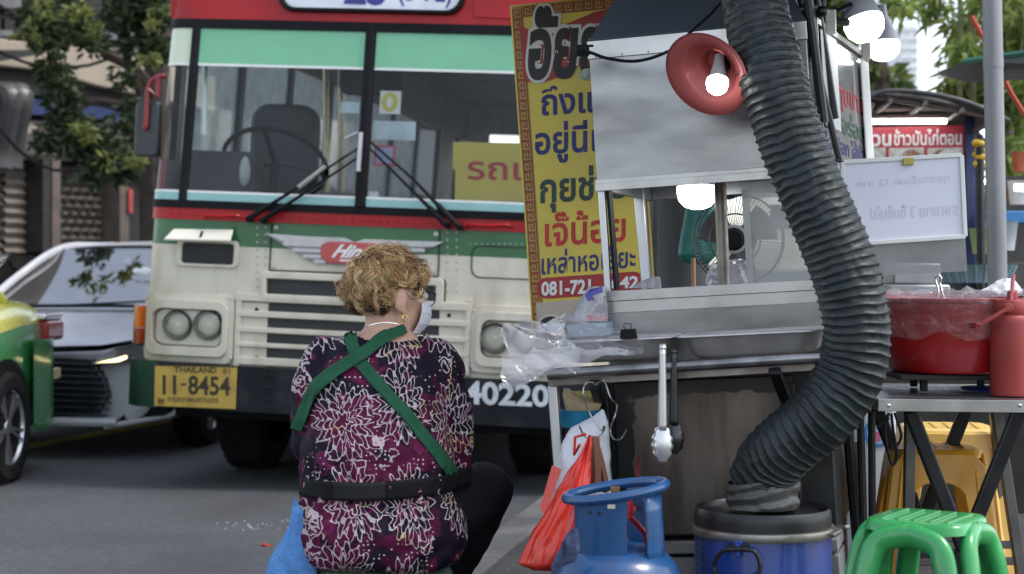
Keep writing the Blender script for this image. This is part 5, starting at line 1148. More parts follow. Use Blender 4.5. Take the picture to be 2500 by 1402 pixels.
for aa, aw in ((radians(-38), .30), (radians(60), .2)):
    mb = MB(); mb.grid(lambda a, b: colr(aa+aw*(2*a-1), zd-.03+(zt-zd+.03)*b, .114+.012*(1-b)), 6, 4); o = mb.build('collar_strut', GB, gas, smooth=60); s = o.modifiers.new('t', 'SOLIDIFY'); s.thickness = .004
BR = M('brass', (.45, .26, .11), .35, .9, var=.2)
mb = MB(); mb.lathe([(.018, 0), (.018, .03), (.010, .04), (.010, .09), (.006, .095), (.006, .15)], (.0, .0, zd), 16); mb.box((0, 0, zd+.155), (.022, .008, .014)); mb.build('valve', BR, gas, smooth=40)
mb = MB(); q = P(1530, 1245, 4.14)-Vector((GP.x, GP.y, 0)); mb.lathe([(.014, -.02), (.016, .0), (.014, .03), (.001, .035)], q, 16); mb.tube([q+Vector((0, 0, -.01)), q+Vector((.02, .02, -.03)), q+Vector((.045, .03, -.06)), q+Vector((.06, .05, -.11))], .007, 8); mb.build('regulator', M('regulator_red', (.32, .012, .02), .3), gas)
cable([(1534, 1262, 4.15), (1548, 1240, 4.3), (1556, 1180, 4.5), (1560, 1120, 4.7)], .006, 'dark red gas hose from the regulator to the cart', 'hose', M('hose_red', (.2, .02, .02), .5))
profile_bag('cloth_rag', 'crumpled dark blue rag on the shoulder of the gas bottle', [(1290, 1398, 1404), (1305, 1376, 1406), (1330, 1362, 1410), (1350, 1352, 1406), (1372, 1344, 1396), (1388, 1344, 1366)], 4.06, .02, M('rag_navy', (.035, .05, .10), .9, var=.4, scale=40, bump=.6, bscale=60), .016, 30)
# ================================================================ WOMAN ON A LOW STOOL
WO = Vector((P(935, 650, 4.66).x, 4.66, 0))
SKIN = M('skin', (.60, .355, .255), .5, var=.08, scale=18, subs=.08, bump=.05, bscale=120)
woman = root('person', 'person in a purple batik blouse with green crossed apron straps, sitting with back turned', 'person', WO)
def wp(px, py, Y): return P(px, py, Y)-WO
def loft(mb, rows, n=40, pw=2.4):
    """rows: centre, half width, half depth"""
    vs = []
    for c, rx, ry in rows:
        for k in range(n):
            a = 2*pi*k/n; ca, sa = cos(a), sin(a)
            vs.append(c+Vector((rx*math.copysign(abs(ca)**(2/pw), ca), ry*math.copysign(abs(sa)**(2/pw), sa), 0)))
    fs = [(i*n+k, i*n+(k+1) % n, (i+1)*n+(k+1) % n, (i+1)*n+k) for i in range(len(rows)-1) for k in range(n)]
    fs += [tuple(range(n-1, -1, -1)), tuple((len(rows)-1)*n+k for k in range(n))]; mb.add(vs, fs)
def limb(mb, pts, rs, n=16, k=6):
    q = spline([tuple(p)+(r,) for p, r in zip(pts, rs)], k); P_ = [Vector(x[:3]) for x in q]; R_ = [x[3] for x in q]
    mb.tube(P_, R_, n); mb.ball(P_[0], R_[0], 14, 10); mb.ball(P_[-1], R_[-1], 14, 10)
TOR = [(1382, 772, 1092, 4.64, .13), (1366, 742, 1124, 4.64, .165), (1335, 724, 1138, 4.65, .19), (1290, 717, 1144, 4.66, .20), (1245, 724, 1130, 4.67, .195), (1212, 738, 1108, 4.68, .178), (1190, 741, 1104, 4.685, .174), (1165, 734, 1108, 4.69, .180), (1120, 732, 1112, 4.70, .186), (1060, 740, 1106, 4.715, .184), (1000, 748, 1100, 4.73, .178), (940, 758, 1095, 4.745, .168), (895, 768, 1086, 4.76, .155), (860, 782, 1076, 4.77, .138), (835, 806, 1060, 4.78, .118), (815, 840, 1040, 4.785, .098), (800, 872, 1012, 4.79, .078)]
def torso_rows(g): return [(wp((l+r)/2, y, Y), (r-l)/2/FPX*4.60+g, d+g) for y, l, r, Y, d in TOR]
ELB_L, ELB_R = wp(768, 1068, 4.76), wp(1100, 1100, 4.78)
SH_L, SH_R = wp(796, 880, 4.76), wp(1066, 890, 4.75)
WR_L, WR_R = wp(800, 1130, 5.04), wp(1075, 1150, 5.05)
HC = wp(950, 712, 4.80)                                     # head centre
TH = radians(58); HF = Vector((sin(TH), cos(TH), -.10)).normalized(); HR = Vector((cos(TH), -sin(TH), 0)); HU = HR.cross(HF).normalized()
def hp(f, r, u): return HC+HF*f+HR*r+HU*u
mb = MB(); loft(mb, torso_rows(-.030))
limb(mb, [wp(938, 840, 4.79), wp(944, 790, 4.79), hp(-.01, 0, -.04)], [.070, .060, .058])
def ell(mb, c, a, b, c_): mb.grid(lambda s, t: c+HF*a*sin(pi*t)*cos(2*pi*s)+HR*b*sin(pi*t)*sin(2*pi*s)+HU*c_*cos(pi*t), 28, 18, cu=True)
ell(mb, hp(0, 0, .01), .097, .078, .108); ell(mb, hp(.035, 0, -.055), .068, .058, .066); ell(mb, hp(.062, 0, -.085), .034, .036, .030)
ell(mb, hp(.101, 0, -.025), .018, .014, .022); ell(mb, hp(.088, 0, .0), .012, .009, .03)
for s in (-1, 1):
    ell(mb, hp(.078, s*.036, -.028), .022, .026, .024)
    ell(mb, hp(-.010, s*.090, -.022), .022, .010, .037); ell(mb, hp(.004, s*.086, -.054), .011, .008, .014)
for S, E_, Wr, sg in ((SH_L, ELB_L, WR_L, 1), (SH_R, ELB_R, WR_R, -1)):
    limb(mb, [S, S.lerp(E_, .5)+Vector((-.006*sg, 0, 0)), E_, E_.lerp(Wr, .45), Wr], [.052, .048, .042, .038, .027])
    pd = Vector((.10*sg, .06, .01)).normalized(); palm = Wr+pd*.045; mb.ball(palm, .040, 14, 10, (.95, .55, .8)); 
    for k in range(4):
        b = Wr+pd*.078+Vector((-.01*sg*abs(k-1.5), .022-.0*k, .028-.018*k)); L = (.062, .072, .066, .052)[k]
        limb(mb, [b-pd*.02, b+pd*L*.45+Vector((0, -.006, -.006)), b+pd*L*.8+Vector((0, -.016, -.018)), b+pd*L+Vector((0, -.022, -.030))], [.0095, .009, .0082, .007], 8, 3)
    b = Wr+pd*.02+Vector((0, -.024, .01)); limb(mb, [b, b+pd*.025+Vector((0, -.022, .006)), b+pd*.055+Vector((0, -.026, .0))], [.012, .0105, .0085], 8, 3)
HIP_R, KNEE_R, ANK_R = wp(1050, 1272, 4.74), wp(1196, 1192, 5.0), wp(1062, 1500, 5.02)
HIP_L, KNEE_L, ANK_L = wp(812, 1272, 4.74), wp(800, 1200, 5.06), wp(812, 1505, 5.10)
for H_, K_, A_ in ((HIP_R, KNEE_R, ANK_R), (HIP_L, KNEE_L, ANK_L)):
    limb(mb, [H_, H_.lerp(K_, .5), K_, K_.lerp(A_, .4)+Vector((0, -.02, 0)), A_], [.082, .078, .056, .050, .036])
    limb(mb, [Vector((A_.x, A_.y-.03, .06)), Vector((A_.x, A_.y+.07, .05)), Vector((A_.x, A_.y+.17, .035))], [.04, .042, .03])
    limb(mb, [A_, Vector((A_.x, A_.y, .06))], [.036, .036])
me = remesh(mb, .0075, 2); bbv = BVHTree.FromPolygons([v.co.copy() for v in me.vertices], [tuple(p.vertices) for p in me.polygons]); put_mesh(me, 'body', SKIN, woman)
# --- trousers
mb = MB()
for H_, K_, A_ in ((HIP_R, KNEE_R, ANK_R), (HIP_L, KNEE_L, ANK_L)):
    limb(mb, [H_, H_.lerp(K_, .5), K_, K_.lerp(A_, .4)+Vector((0, -.02, 0)), A_+Vector((0, 0, .02))], [.094, .090, .0715, .062, .050])
me = remesh(mb, .010, 3)
for v in me.vertices:
    v.co += v.normal*(.004*NZ.noise(v.co*16)+.003*NZ.noise(Vector((v.co.x*30, v.co.y*10, v.co.z*30))))
put_mesh(me, 'trousers', M('trousers_charcoal', (.010, .010, .012), .8, var=.2, spec=.2, bump=.2, bscale=200), woman)
for A_ in (ANK_R, ANK_L):
    mb = MB(); limb(mb, [Vector((A_.x, A_.y-.045, .035)), Vector((A_.x, A_.y+.07, .035)), Vector((A_.x, A_.y+.18, .03))], [.045, .050, .038]); put_mesh(remesh(mb, .01, 1), 'shoe', M('shoe_black', (.015, .015, .015), .6), woman)
# --- blouse
def batik():
    m = bpy.data.materials.new('batik_print'); m.use_nodes = True; n, l = m.node_tree.nodes, m.node_tree.links; b = n['Principled BSDF']
    b.inputs['Roughness'].default_value = .72; b.inputs['Specular IOR Level'].default_value = .18
    tc = n.new('ShaderNodeTexCoord')
    def mapp(sx, sy, sz, loc=(0, 0, 0)):
        p = n.new('ShaderNodeMapping'); p.inputs['Scale'].default_value = (sx, sy, sz); p.inputs['Location'].default_value = loc; l.new(tc.outputs['Object'], p.inputs[0]); return p.outputs[0]
    def noise(v, sc, det=2, dist=0): t = n.new('ShaderNodeTexNoise'); t.inputs['Scale'].default_value = sc; t.inputs['Detail'].default_value = det; t.inputs['Distortion'].default_value = dist; l.new(v, t.inputs['Vector']); return t.outputs['Fac']
    def mth(op, a, bb=None, c=None):
        x = n.new('ShaderNodeMath'); x.operation = op
        for i, q in enumerate((a, bb, c)):
            if q is None: continue
            if isinstance(q, (int, float)): x.inputs[i].default_value = q
            else: l.new(q, x.inputs[i])
        return x.outputs[0]
    def step(a, lo, hi): r = n.new('ShaderNodeMapRange'); r.inputs[1].default_value = lo; r.inputs[2].default_value = hi; r.clamp = True; l.new(a, r.inputs[0]); return r.outputs[0]
    def mix(f, a, bb):
        x = n.new('ShaderNodeMix'); x.data_type = 'RGBA'; l.new(f, x.inputs[0])
        for i, q in ((6, a), (7, bb)):
            if isinstance(q, tuple): x.inputs[i].default_value = (*q, 1)
            else: l.new(q, x.inputs[i])
        return x.outputs[2]
    flat = mapp(1, .45, 1)
    # ground: near-black purple with wine blotches
    g = mix(step(noise(flat, 9, 3, .8), .49, .54), (.008, .004, .014), (.075, .004, .030))
    vf = n.new('ShaderNodeTexVoronoi'); vf.inputs['Scale'].default_value = 17; l.new(flat, vf.inputs['Vector'])
    g = mix(mth('MULTIPLY', step(mth('ABSOLUTE', mth('SUBTRACT', vf.outputs['Distance'], .33)), .075, .045), step(noise(flat, 5, 1), .5, .54)), g, (.12, .008, .055))
    # lobed flower motifs on a staggered lattice, each a few wandering concentric outlines
    sx = n.new('ShaderNodeSeparateXYZ'); l.new(tc.outputs['Object'], sx.inputs[0]); cx = n.new('ShaderNodeCombineXYZ')
    l.new(mth('ADD', sx.outputs[0], mth('MULTIPLY', sx.outputs[1], .35)), cx.inputs[0]); l.new(mth('MULTIPLY', sx.outputs[2], .74), cx.inputs[1])
    vo = n.new('ShaderNodeTexVoronoi'); vo.voronoi_dimensions = '2D'; vo.inputs['Scale'].default_value = 6.0; vo.inputs['Randomness'].default_value = .3; l.new(cx.outputs[0], vo.inputs['Vector'])
    df = n.new('ShaderNodeVectorMath'); df.operation = 'SUBTRACT'; l.new(cx.outputs[0], df.inputs[0]); l.new(vo.outputs['Position'], df.inputs[1])
    s2 = n.new('ShaderNodeSeparateXYZ'); l.new(df.outputs[0], s2.inputs[0]); th = mth('ARCTAN2', s2.outputs[1], s2.outputs[0])
    wob = noise(flat, 30, 2); wob2 = noise(mapp(1, .45, 1, (4, 4, 4)), 55, 1)
    q = mth('ADD', mth('DIVIDE', vo.outputs['Distance'], .45), mth('MULTIPLY', mth('SUBTRACT', wob, .5), .60))
    def outline(base, amp, k, w, wp_):
        return step(mth('ABSOLUTE', mth('SUBTRACT', q, mth('ADD', base, mth('MULTIPLY', mth('SINE', mth('ADD', mth('MULTIPLY', th, k), mth('MULTIPLY', wob2, wp_))), amp)))), w, w*.55)
    motif = mth('MAXIMUM', mth('MAXIMUM', outline(.88, .13, 17, .040, 2.5), outline(.68, .14, 15, .040, 3)), mth('MAXIMUM', mth('MAXIMUM', outline(.16, .07, 5, .04, 5), outline(.32, .08, 7, .036, 5)), outline(.50, .12, 11, .040, 4)))
    inside = step(q, 1.06, .98)
    v3 = n.new('ShaderNodeTexVoronoi'); v3.voronoi_dimensions = '2D'; v3.inputs['Scale'].default_value = 15; l.new(cx.outputs[0], v3.inputs['Vector'])
    s4 = n.new('ShaderNodeSeparateXYZ'); l.new(v3.outputs['Color'], s4.inputs[0])
    q3 = mth('ADD', v3.outputs['Distance'], mth('MULTIPLY', mth('SUBTRACT', wob2, .5), .5))
    leaf = mth('MULTIPLY', mth('MAXIMUM', step(mth('ABSOLUTE', mth('SUBTRACT', q3, .34)), .05, .03), step(mth('ABSOLUTE', mth('SUBTRACT', q3, .15)), .05, .03)), mth('MULTIPLY', step(s4.outputs[0], .58, .60), mth('SUBTRACT', 1, inside)))
    sq = step(mth('ABSOLUTE', mth('SUBTRACT', noise(mapp(1, .5, 1.2, (3, 1, 2)), 30, .6, .7), .5)), .040, .026)
    sq = mth('MULTIPLY', mth('MULTIPLY', sq, step(noise(flat, 8, 1), .60, .63)), mth('SUBTRACT', 1, inside))
    vd = n.new('ShaderNodeTexVoronoi'); vd.inputs['Scale'].default_value = 80; vd.inputs['Randomness'].default_value = .5; l.new(mapp(1, .6, 1), vd.inputs['Vector'])
    dots = mth('MULTIPLY', step(vd.outputs['Distance'], .24, .19), step(noise(mapp(1, .5, 1, (7, 2, 5)), 7, 1), .53, .55))
    s3 = n.new('ShaderNodeSeparateXYZ'); l.new(vo.outputs['Color'], s3.inputs[0]); on = step(s3.outputs[0], .04, .05); motif = mth('MULTIPLY', motif, on); inside = mth('MULTIPLY', inside, on)
    white = mth('MAXIMUM', mth('MAXIMUM', motif, mth('MAXIMUM', sq, leaf)), mth('MULTIPLY', dots, mth('SUBTRACT', 1, inside)))
    wc = mix(step(noise(flat, 14, 1), .58, .66), (.46, .38, .39), (.46, .35, .20))
    c = mix(white, g, wc); l.new(c, b.inputs['Base Color'])
    t4 = noise(flat, 260, 2); bm_ = n.new('ShaderNodeBump'); bm_.inputs['Strength'].default_value = .12; bm_.inputs['Distance'].default_value = .004; l.new(t4, bm_.inputs['Height']); l.new(bm_.outputs[0], b.inputs['Normal'])
    return m
mb = MB(); loft(mb, torso_rows(.0))
for S, E_, Wr, sg in ((SH_L, ELB_L, WR_L, 1), (SH_R, ELB_R, WR_R, -1)):
    limb(mb, [S, S.lerp(E_, .5)+Vector((-.010*sg, -.008, 0)), E_+Vector((0, -.004, -.006)), E_.lerp(Wr, .5), E_.lerp(Wr, .72)], [.072, .071, .062, .056, .048])
me = remesh(mb, .0085, 4)
bm = bmesh.new(); bm.from_mesh(me)
NC = wp(950, 792, 4.785)
for v in bm.verts:
    p = v.co; z = p.z+WO.z; a = atan2(p.y, p.x)
    # soft folds: gathers round the belt, drag lines from the armpits, sag over the seat
    zb = P(0, 1200, 4.6).z; near = exp(-((z-zb)/.07)**2)
    f = .010*near*sin(a*21+5*NZ.noise(p*9))+.010*NZ.noise(Vector((p.x*9, p.y*6, p.z*16)))+.006*NZ.noise(Vector((p.x*24+p.z*12, p.y*14, p.z*22)))
    f += .0065*sin((p.z*1.0+p.x*.7*(-1 if p.x > 0 else 1))*70+4*NZ.noise(p*7))*max(0, NZ.noise(p*5+Vector((3, 1, 0))))
    v.co += v.normal*f
kill = [v for v in bm.verts if ((v.co.x-NC.x)/.118)**2+((v.co.y-NC.y)/.16)**2+((v.co.z-NC.z+.0*v.co.x)/.056)**2 < 1]
bmesh.ops.delete(bm, geom=kill, context='VERTS'); bm.to_mesh(me)
bvh = BVHTree.FromBMesh(bm); bm.free()
put_mesh(me, 'blouse', batik(), woman)
def onb(px, py, off=.004):
    o = Vector((0, 0, CH))-WO; d = ray(px, py).normalized(); h = bvh.ray_cast(o, d)
    return (h[0]+h[1]*off if h[0] is not None else None)
def strap(name, path, wd, mat, off=.004, skin=None, thick=.0016):
    """flat ribbon laid over the blouse along a path of photo points"""
    q = spline([Vector((x, y, 0)) for x, y in path], 8); rows = []; last = None
    for i, c in enumerate(q):
        t = (q[min(i+1, len(q)-1)]-q[max(i-1, 0)]).normalized(); nn = Vector((-t.y, t.x, 0)); row = []
        for k in range(7):
            c2 = c+nn*wd*(k/6-.5); h = onb(c2.x, c2.y, off+.0012*sin(k*2.1+i*.13))
            row.append(h)
        rows.append(row)
    for row in rows:                                        # bridge over the open neckline
        for k in range(7):
            if row[k] is None or (row[k].y > .25):
                c2 = None
    keep = [i for i, r in enumerate(rows) if q[i].y < 880 or r[3] is not None]; rows = [rows[i] for i in keep]; q = [q[i] for i in keep]
    for i, row in enumerate(rows):
        for k in range(7):
            if row[k] is None or row[k].y > .12:
                c = q[i]; t = (q[min(i+1, len(q)-1)]-q[max(i-1, 0)]).normalized(); nn = Vector((-t.y, t.x, 0)); c2 = c+nn*wd*(k/6-.5); hb = bbv.ray_cast(Vector((0, 0, CH))-WO, ray(c2.x, c2.y).normalized())
                if hb[0] is not None and hb[0].y < .13: row[k] = hb[0]+hb[1]*.010; continue
                c = q[i]; t = (q[min(i+1, len(q)-1)]-q[max(i-1, 0)]).normalized(); nn = Vector((-t.y, t.x, 0)); c2 = c+nn*wd*(k/6-.5); row[k] = wp(c2.x, c2.y, 4.655+.10*max(0, (835-c2.y)/40))
    mb = MB(); vs = [p for r in rows for p in r]; mb.add(vs, [(i*7+k, (i+1)*7+k, (i+1)*7+k+1, i*7+k+1) for i in range(len(rows)-1) for k in range(6)])
    o = mb.build(name, mat, woman, smooth=180); s = o.modifiers.new('t', 'SOLIDIFY'); s.thickness = thick; s.offset = 1; return o
APR = M('apron_green', (.015, .085, .043), .75, spec=.2, var=.14, scale=12, bump=.25, bscale=220)
strap('apron_strap', [(857, 814), (860, 842), (880, 885), (935, 950), (990, 1010), (1040, 1072), (1085, 1130), (1104, 1158)], 30, APR, .005)
strap('apron_strap', [(985, 806), (940, 828), (895, 862), (850, 890), (800, 925), (765, 960), (745, 1010), (730, 1050)], 30, APR, .0085)
# --- black waist belt all the way round
mb = MB(); zb = P(0, 1201, 4.5).z; rows = []
for k in range(72):
    a = 2*pi*k/72; d = Vector((cos(a), sin(a), 0)); row = []
    for j in range(5):
        z = zb+.026*(j/4*2-1)-.010*cos(a)*0+.018*max(0, d.x)*.6; c = Vector((wp(922, 1200, 4.66).x, .03, z)); h = bvh.ray_cast(c+d*.6, -d)
        row.append((h[0] if h[0] is not None else c+d*.18))
    rows.append(row)
rad = [[(p-Vector((wp(922, 1200, 4.66).x, .03, p.z))).length for p in r] for r in rows]
sm = [sum(max(rad[(k+q) % 72]) for q in range(-2, 3))/5 for k in range(72)]
def bf(a, b):
    k = int(round(a*72)) % 72; an = 2*pi*k/72; z = zb+.0245*(2*b-1)+.011*max(0, cos(an))-.0*an; return Vector((wp(922, 1200, 4.66).x+cos(an)*(sm[k]+.003), .03+sin(an)*(sm[k]+.003), z))
mb.grid(bf, 72, 5, cu=True); o = mb.build('waist_belt', M('belt_black', (.006, .006, .007), .7, spec=.2, var=.2, bump=.3, bscale=150), woman, smooth=180); s = o.modifiers.new('t', 'SOLIDIFY'); s.thickness = .003; s.offset = 1
mb = MB(); k0 = 56; mb.grid(lambda a, b: bf((k0-8+8*a)/72, b)+Vector((cos(2*pi*(k0-8+8*a)/72), sin(2*pi*(k0-8+8*a)/72), 0))*.004, 8, 5); o2 = mb.build('belt_overlap', M('belt_black2', (.009, .009, .010), .6, spec=.3), o, smooth=180); s = o2.modifiers.new('t', 'SOLIDIFY'); s.thickness = .002; s.offset = 1
# --- hair: a close shell and about two thousand short curled locks
def scalp(n_, k=1.0):                                       # direction in head axes -> point
    u = n_.z; vol = 1.0+.05*max(0, u)+.06*max(0, -n_.x)*(1 if u > -.3 else .3)-.05*max(0, -u-.25)
    return hp(n_.x*.104*vol*k-.004, n_.y*.088*vol*k, n_.z*.099*vol*k+.002)
def hairy(n_):
    if n_.x > .55 and n_.z < .50: return False
    if n_.x > .25 and n_.z < .10-.2*abs(n_.y): return False
    if abs(n_.y) > .5 and -.30 < n_.x < .45 and n_.z < .16: return False
    return n_.z > -.66
mb = MB(); NSH = 40
for i in range(NSH):
    for j in range(NSH):
        def dr(a, b): return Vector((sin(pi*b)*cos(2*pi*a), sin(pi*b)*sin(2*pi*a), cos(pi*b)))
        c = dr((i+.5)/NSH, (j+.5)/NSH)
        if hairy(c): mb.add([scalp(dr(a, b), 1.0) for a, b in ((i/NSH, j/NSH), ((i+1)/NSH, j/NSH), ((i+1)/NSH, (j+1)/NSH), (i/NSH, (j+1)/NSH))], [(0, 1, 2, 3)])
HD = M('hair_dark', (.040, .026, .017), .5, var=.3, island=.4)
HB = M('hair_blond', (.46, .29, .115), .42, var=.25, scale=30, island=.4)
HB2 = M('hair_brown', (.21, .115, .045), .45, var=.3, scale=30, island=.4)
HL = M('hair_light', (.62, .45, .23), .42, var=.25, scale=30, island=.3)
rnd = random.Random(11); whorl = Vector((-.72, -.12, .68)).normalized(); cnt = 0
mb2 = MB()
while cnt < 430:                                            # curls: each a tuft of a dozen strands that bend together
    d = Vector((rnd.gauss(0, 1), rnd.gauss(0, 1), rnd.gauss(0, 1))).normalized()
    if not hairy(d): continue
    cnt += 1
    away = (d-whorl*d.dot(whorl)); away = away.normalized() if away.length > .05 else Vector((rnd.random(), rnd.random(), 0)).normalized()
    clump = Vector((NZ.noise(d*3.2), NZ.noise(d*3.2+Vector((9, 0, 0))), NZ.noise(d*3.2+Vector((0, 9, 0)))))
    flow = (away*.9+Vector((-.1, 0, -.50))+clump*1.3); flow = (flow-d*flow.dot(d)).normalized(); side = d.cross(flow)
    nape = d.z < -.40; L = (.16 if nape else rnd.uniform(.30, .60)*(.38 if d.y > .45 and d.z < .5 and d.x > -.45 else 1)); amp = .0 if nape else rnd.uniform(.05, .13)*rnd.choice((-1, 1)); ph = rnd.uniform(0, 1.2); fr = rnd.uniform(.55, 1.0)
    lift = .03 if nape else rnd.uniform(.07, .30); wide = rnd.uniform(.05, .11); curl = rnd.uniform(.3, 1.0)
    dark = nape or d.z < -.27+.12*NZ.noise(d*6) or (d-whorl).length < .17
    mk_ = 0 if dark and rnd.random() < .8 else rnd.choices((1, 2, 3), (5, 2.6, 3.2))[0]
    for s_ in range(30 if not nape else 12):
        o1, o2 = rnd.gauss(0, wide*.55), rnd.gauss(0, .06); fly = rnd.random() < .06; d2 = (d+side*o1+flow*o2).normalized()
        if not hairy(d2): continue
        pts, rs = [], []; S = 11; L2 = L*rnd.uniform(.75, 1.1); lf = lift*rnd.uniform(.55, 1.05)+(.16 if fly else 0); a2 = amp*rnd.uniform(.8, 1.15)
        for k in range(S):
            t = k/(S-1); n_ = (d2-side*o1*.75*t+flow*L2*(t-.12*curl*sin(pi*t)*t)+side*a2*sin(2*pi*fr*t+ph)).normalized()
            pts.append(scalp(n_, 1.0+lf*(sin(pi*min(1, t*.85+.10))**.8)*(1-.25*t))); rs.append((.0013 if nape else .00125)*(1-.8*t**2)*(.6 if fly else 1))
        mb2.mat(mk_ if rnd.random() < .75 else rnd.choices((1, 2, 3), (5, 3, 3))[0] if mk_ else 0); mb2.tube(pts, rs, 4)
hair = mb.build('hair', HD, woman, smooth=180); mb2.build('curls', [HD, HB, HB2, HL], hair, smooth=180)
# --- mask, glasses, earring, necklace
def face(az, el, k): # azimuth from the nose towards her right ear, elevation
    d = Vector((cos(el)*cos(az), cos(el)*sin(az), sin(el))); return hp(.02+.096*d.x*k, .074*d.y*k, -.045+.088*d.z*k)
mb = MB(); mb.grid(lambda a, b: face(radians(-62+124*a), radians(-58+72*b), 1.10+.12*exp(-((a-.5)/.22)**2)*exp(-((b-.62)/.35)**2)), 24, 14)
for e in (.25, .5, .75): mb.tube([face(radians(-60+120*a/12), radians(-58+72*e), 1.115+.12*exp(-((a/12-.5)/.22)**2)*exp(-((e-.62)/.35)**2)) for a in range(13)], .0012, 5)
mk = mb.build('face_mask', M('mask_white', (.70, .69, .74), .8, var=.04, bump=.15, bscale=150), woman, smooth=180); s = mk.modifiers.new('t', 'SOLIDIFY'); s.thickness = .0015
mb = MB()
for s_ in (1, -1):
    mb.tube(spline([face(radians(60*s_), radians(12), 1.12), hp(.03, s_*.082, -.01), hp(.004, s_*.086, .006)], 6), .0012, 5)
    mb.build('mask_loop', M('loop_white', (.7, .69, .7), .7), mk); mb = MB(); mb.tube(spline([face(radians(60*s_), radians(-52), 1.1), hp(.03, s_*.074, -.075), hp(.006, s_*.084, -.056)], 6), .0012, 5); mb.build('mask_loop', M('loop_white', (.7, .69, .7), .7), mk); mb = MB()
GF_ = M('glasses_frame', (.06, .05, .045), .3, .7); mb = MB()
for s_ in (1, -1):
    mb.tube(spline([hp(-.01, s_*.086, .012), hp(.05, s_*.086, .010), hp(.112, s_*.070, .004)], 6), .0016, 6)
    c = hp(.118, s_*.036, -.008); mb.tube([c+HR*.030*cos(2*pi*k/24)+HU*.021*sin(2*pi*k/24)-HF*.006*abs(cos(2*pi*k/24)) for k in range(24)], .0016, 6, closed=True)
mb.tube([hp(.119, -.008, -.004), hp(.122, 0, -.002), hp(.119, .008, -.004)], .0015, 6)
gl = mb.build('glasses', GF_, woman)
mb = MB()
for s_ in (1, -1): c = hp(.118, s_*.036, -.008); mb.add([c+HR*.029*cos(2*pi*k/24)+HU*.020*sin(2*pi*k/24) for k in range(24)], [tuple(range(24))])
mb.build('spectacle_lens', GLASS('lens_glass', (.92, .94, .94), 1.4, .01, cap=.05), gl, smooth=None)
mb = MB(); 
for s_ in (1, -1):
    mb.ball(hp(.094, s_*.032, -.004), .0125, 12, 8)
mb.build('eye', M('eye_white', (.6, .58, .55), .3), woman)
mb = MB(); mb.tube([hp(.004, .096, -.072)+HF*.007*cos(2*pi*k/16)+HU*.009*sin(2*pi*k/16) for k in range(16)], .0017, 6, closed=True); mb.ball(hp(.004, .097, -.064), .004, 8, 6); mb.build('earring', M('gold', (.75, .48, .12), .2, 1), woman)
mb = MB(); q = [bbv.ray_cast(Vector((0, 0, CH))-WO, ray(x, y).normalized()) for x, y in ((892, 800), (905, 794), (920, 790), (935, 788), (950, 788), (965, 790), (978, 794))]; mb.tube([h[0]+h[1]*.001 for h in q if h[0] is not None], .0014, 5); mb.build('necklace', CHROME, woman)

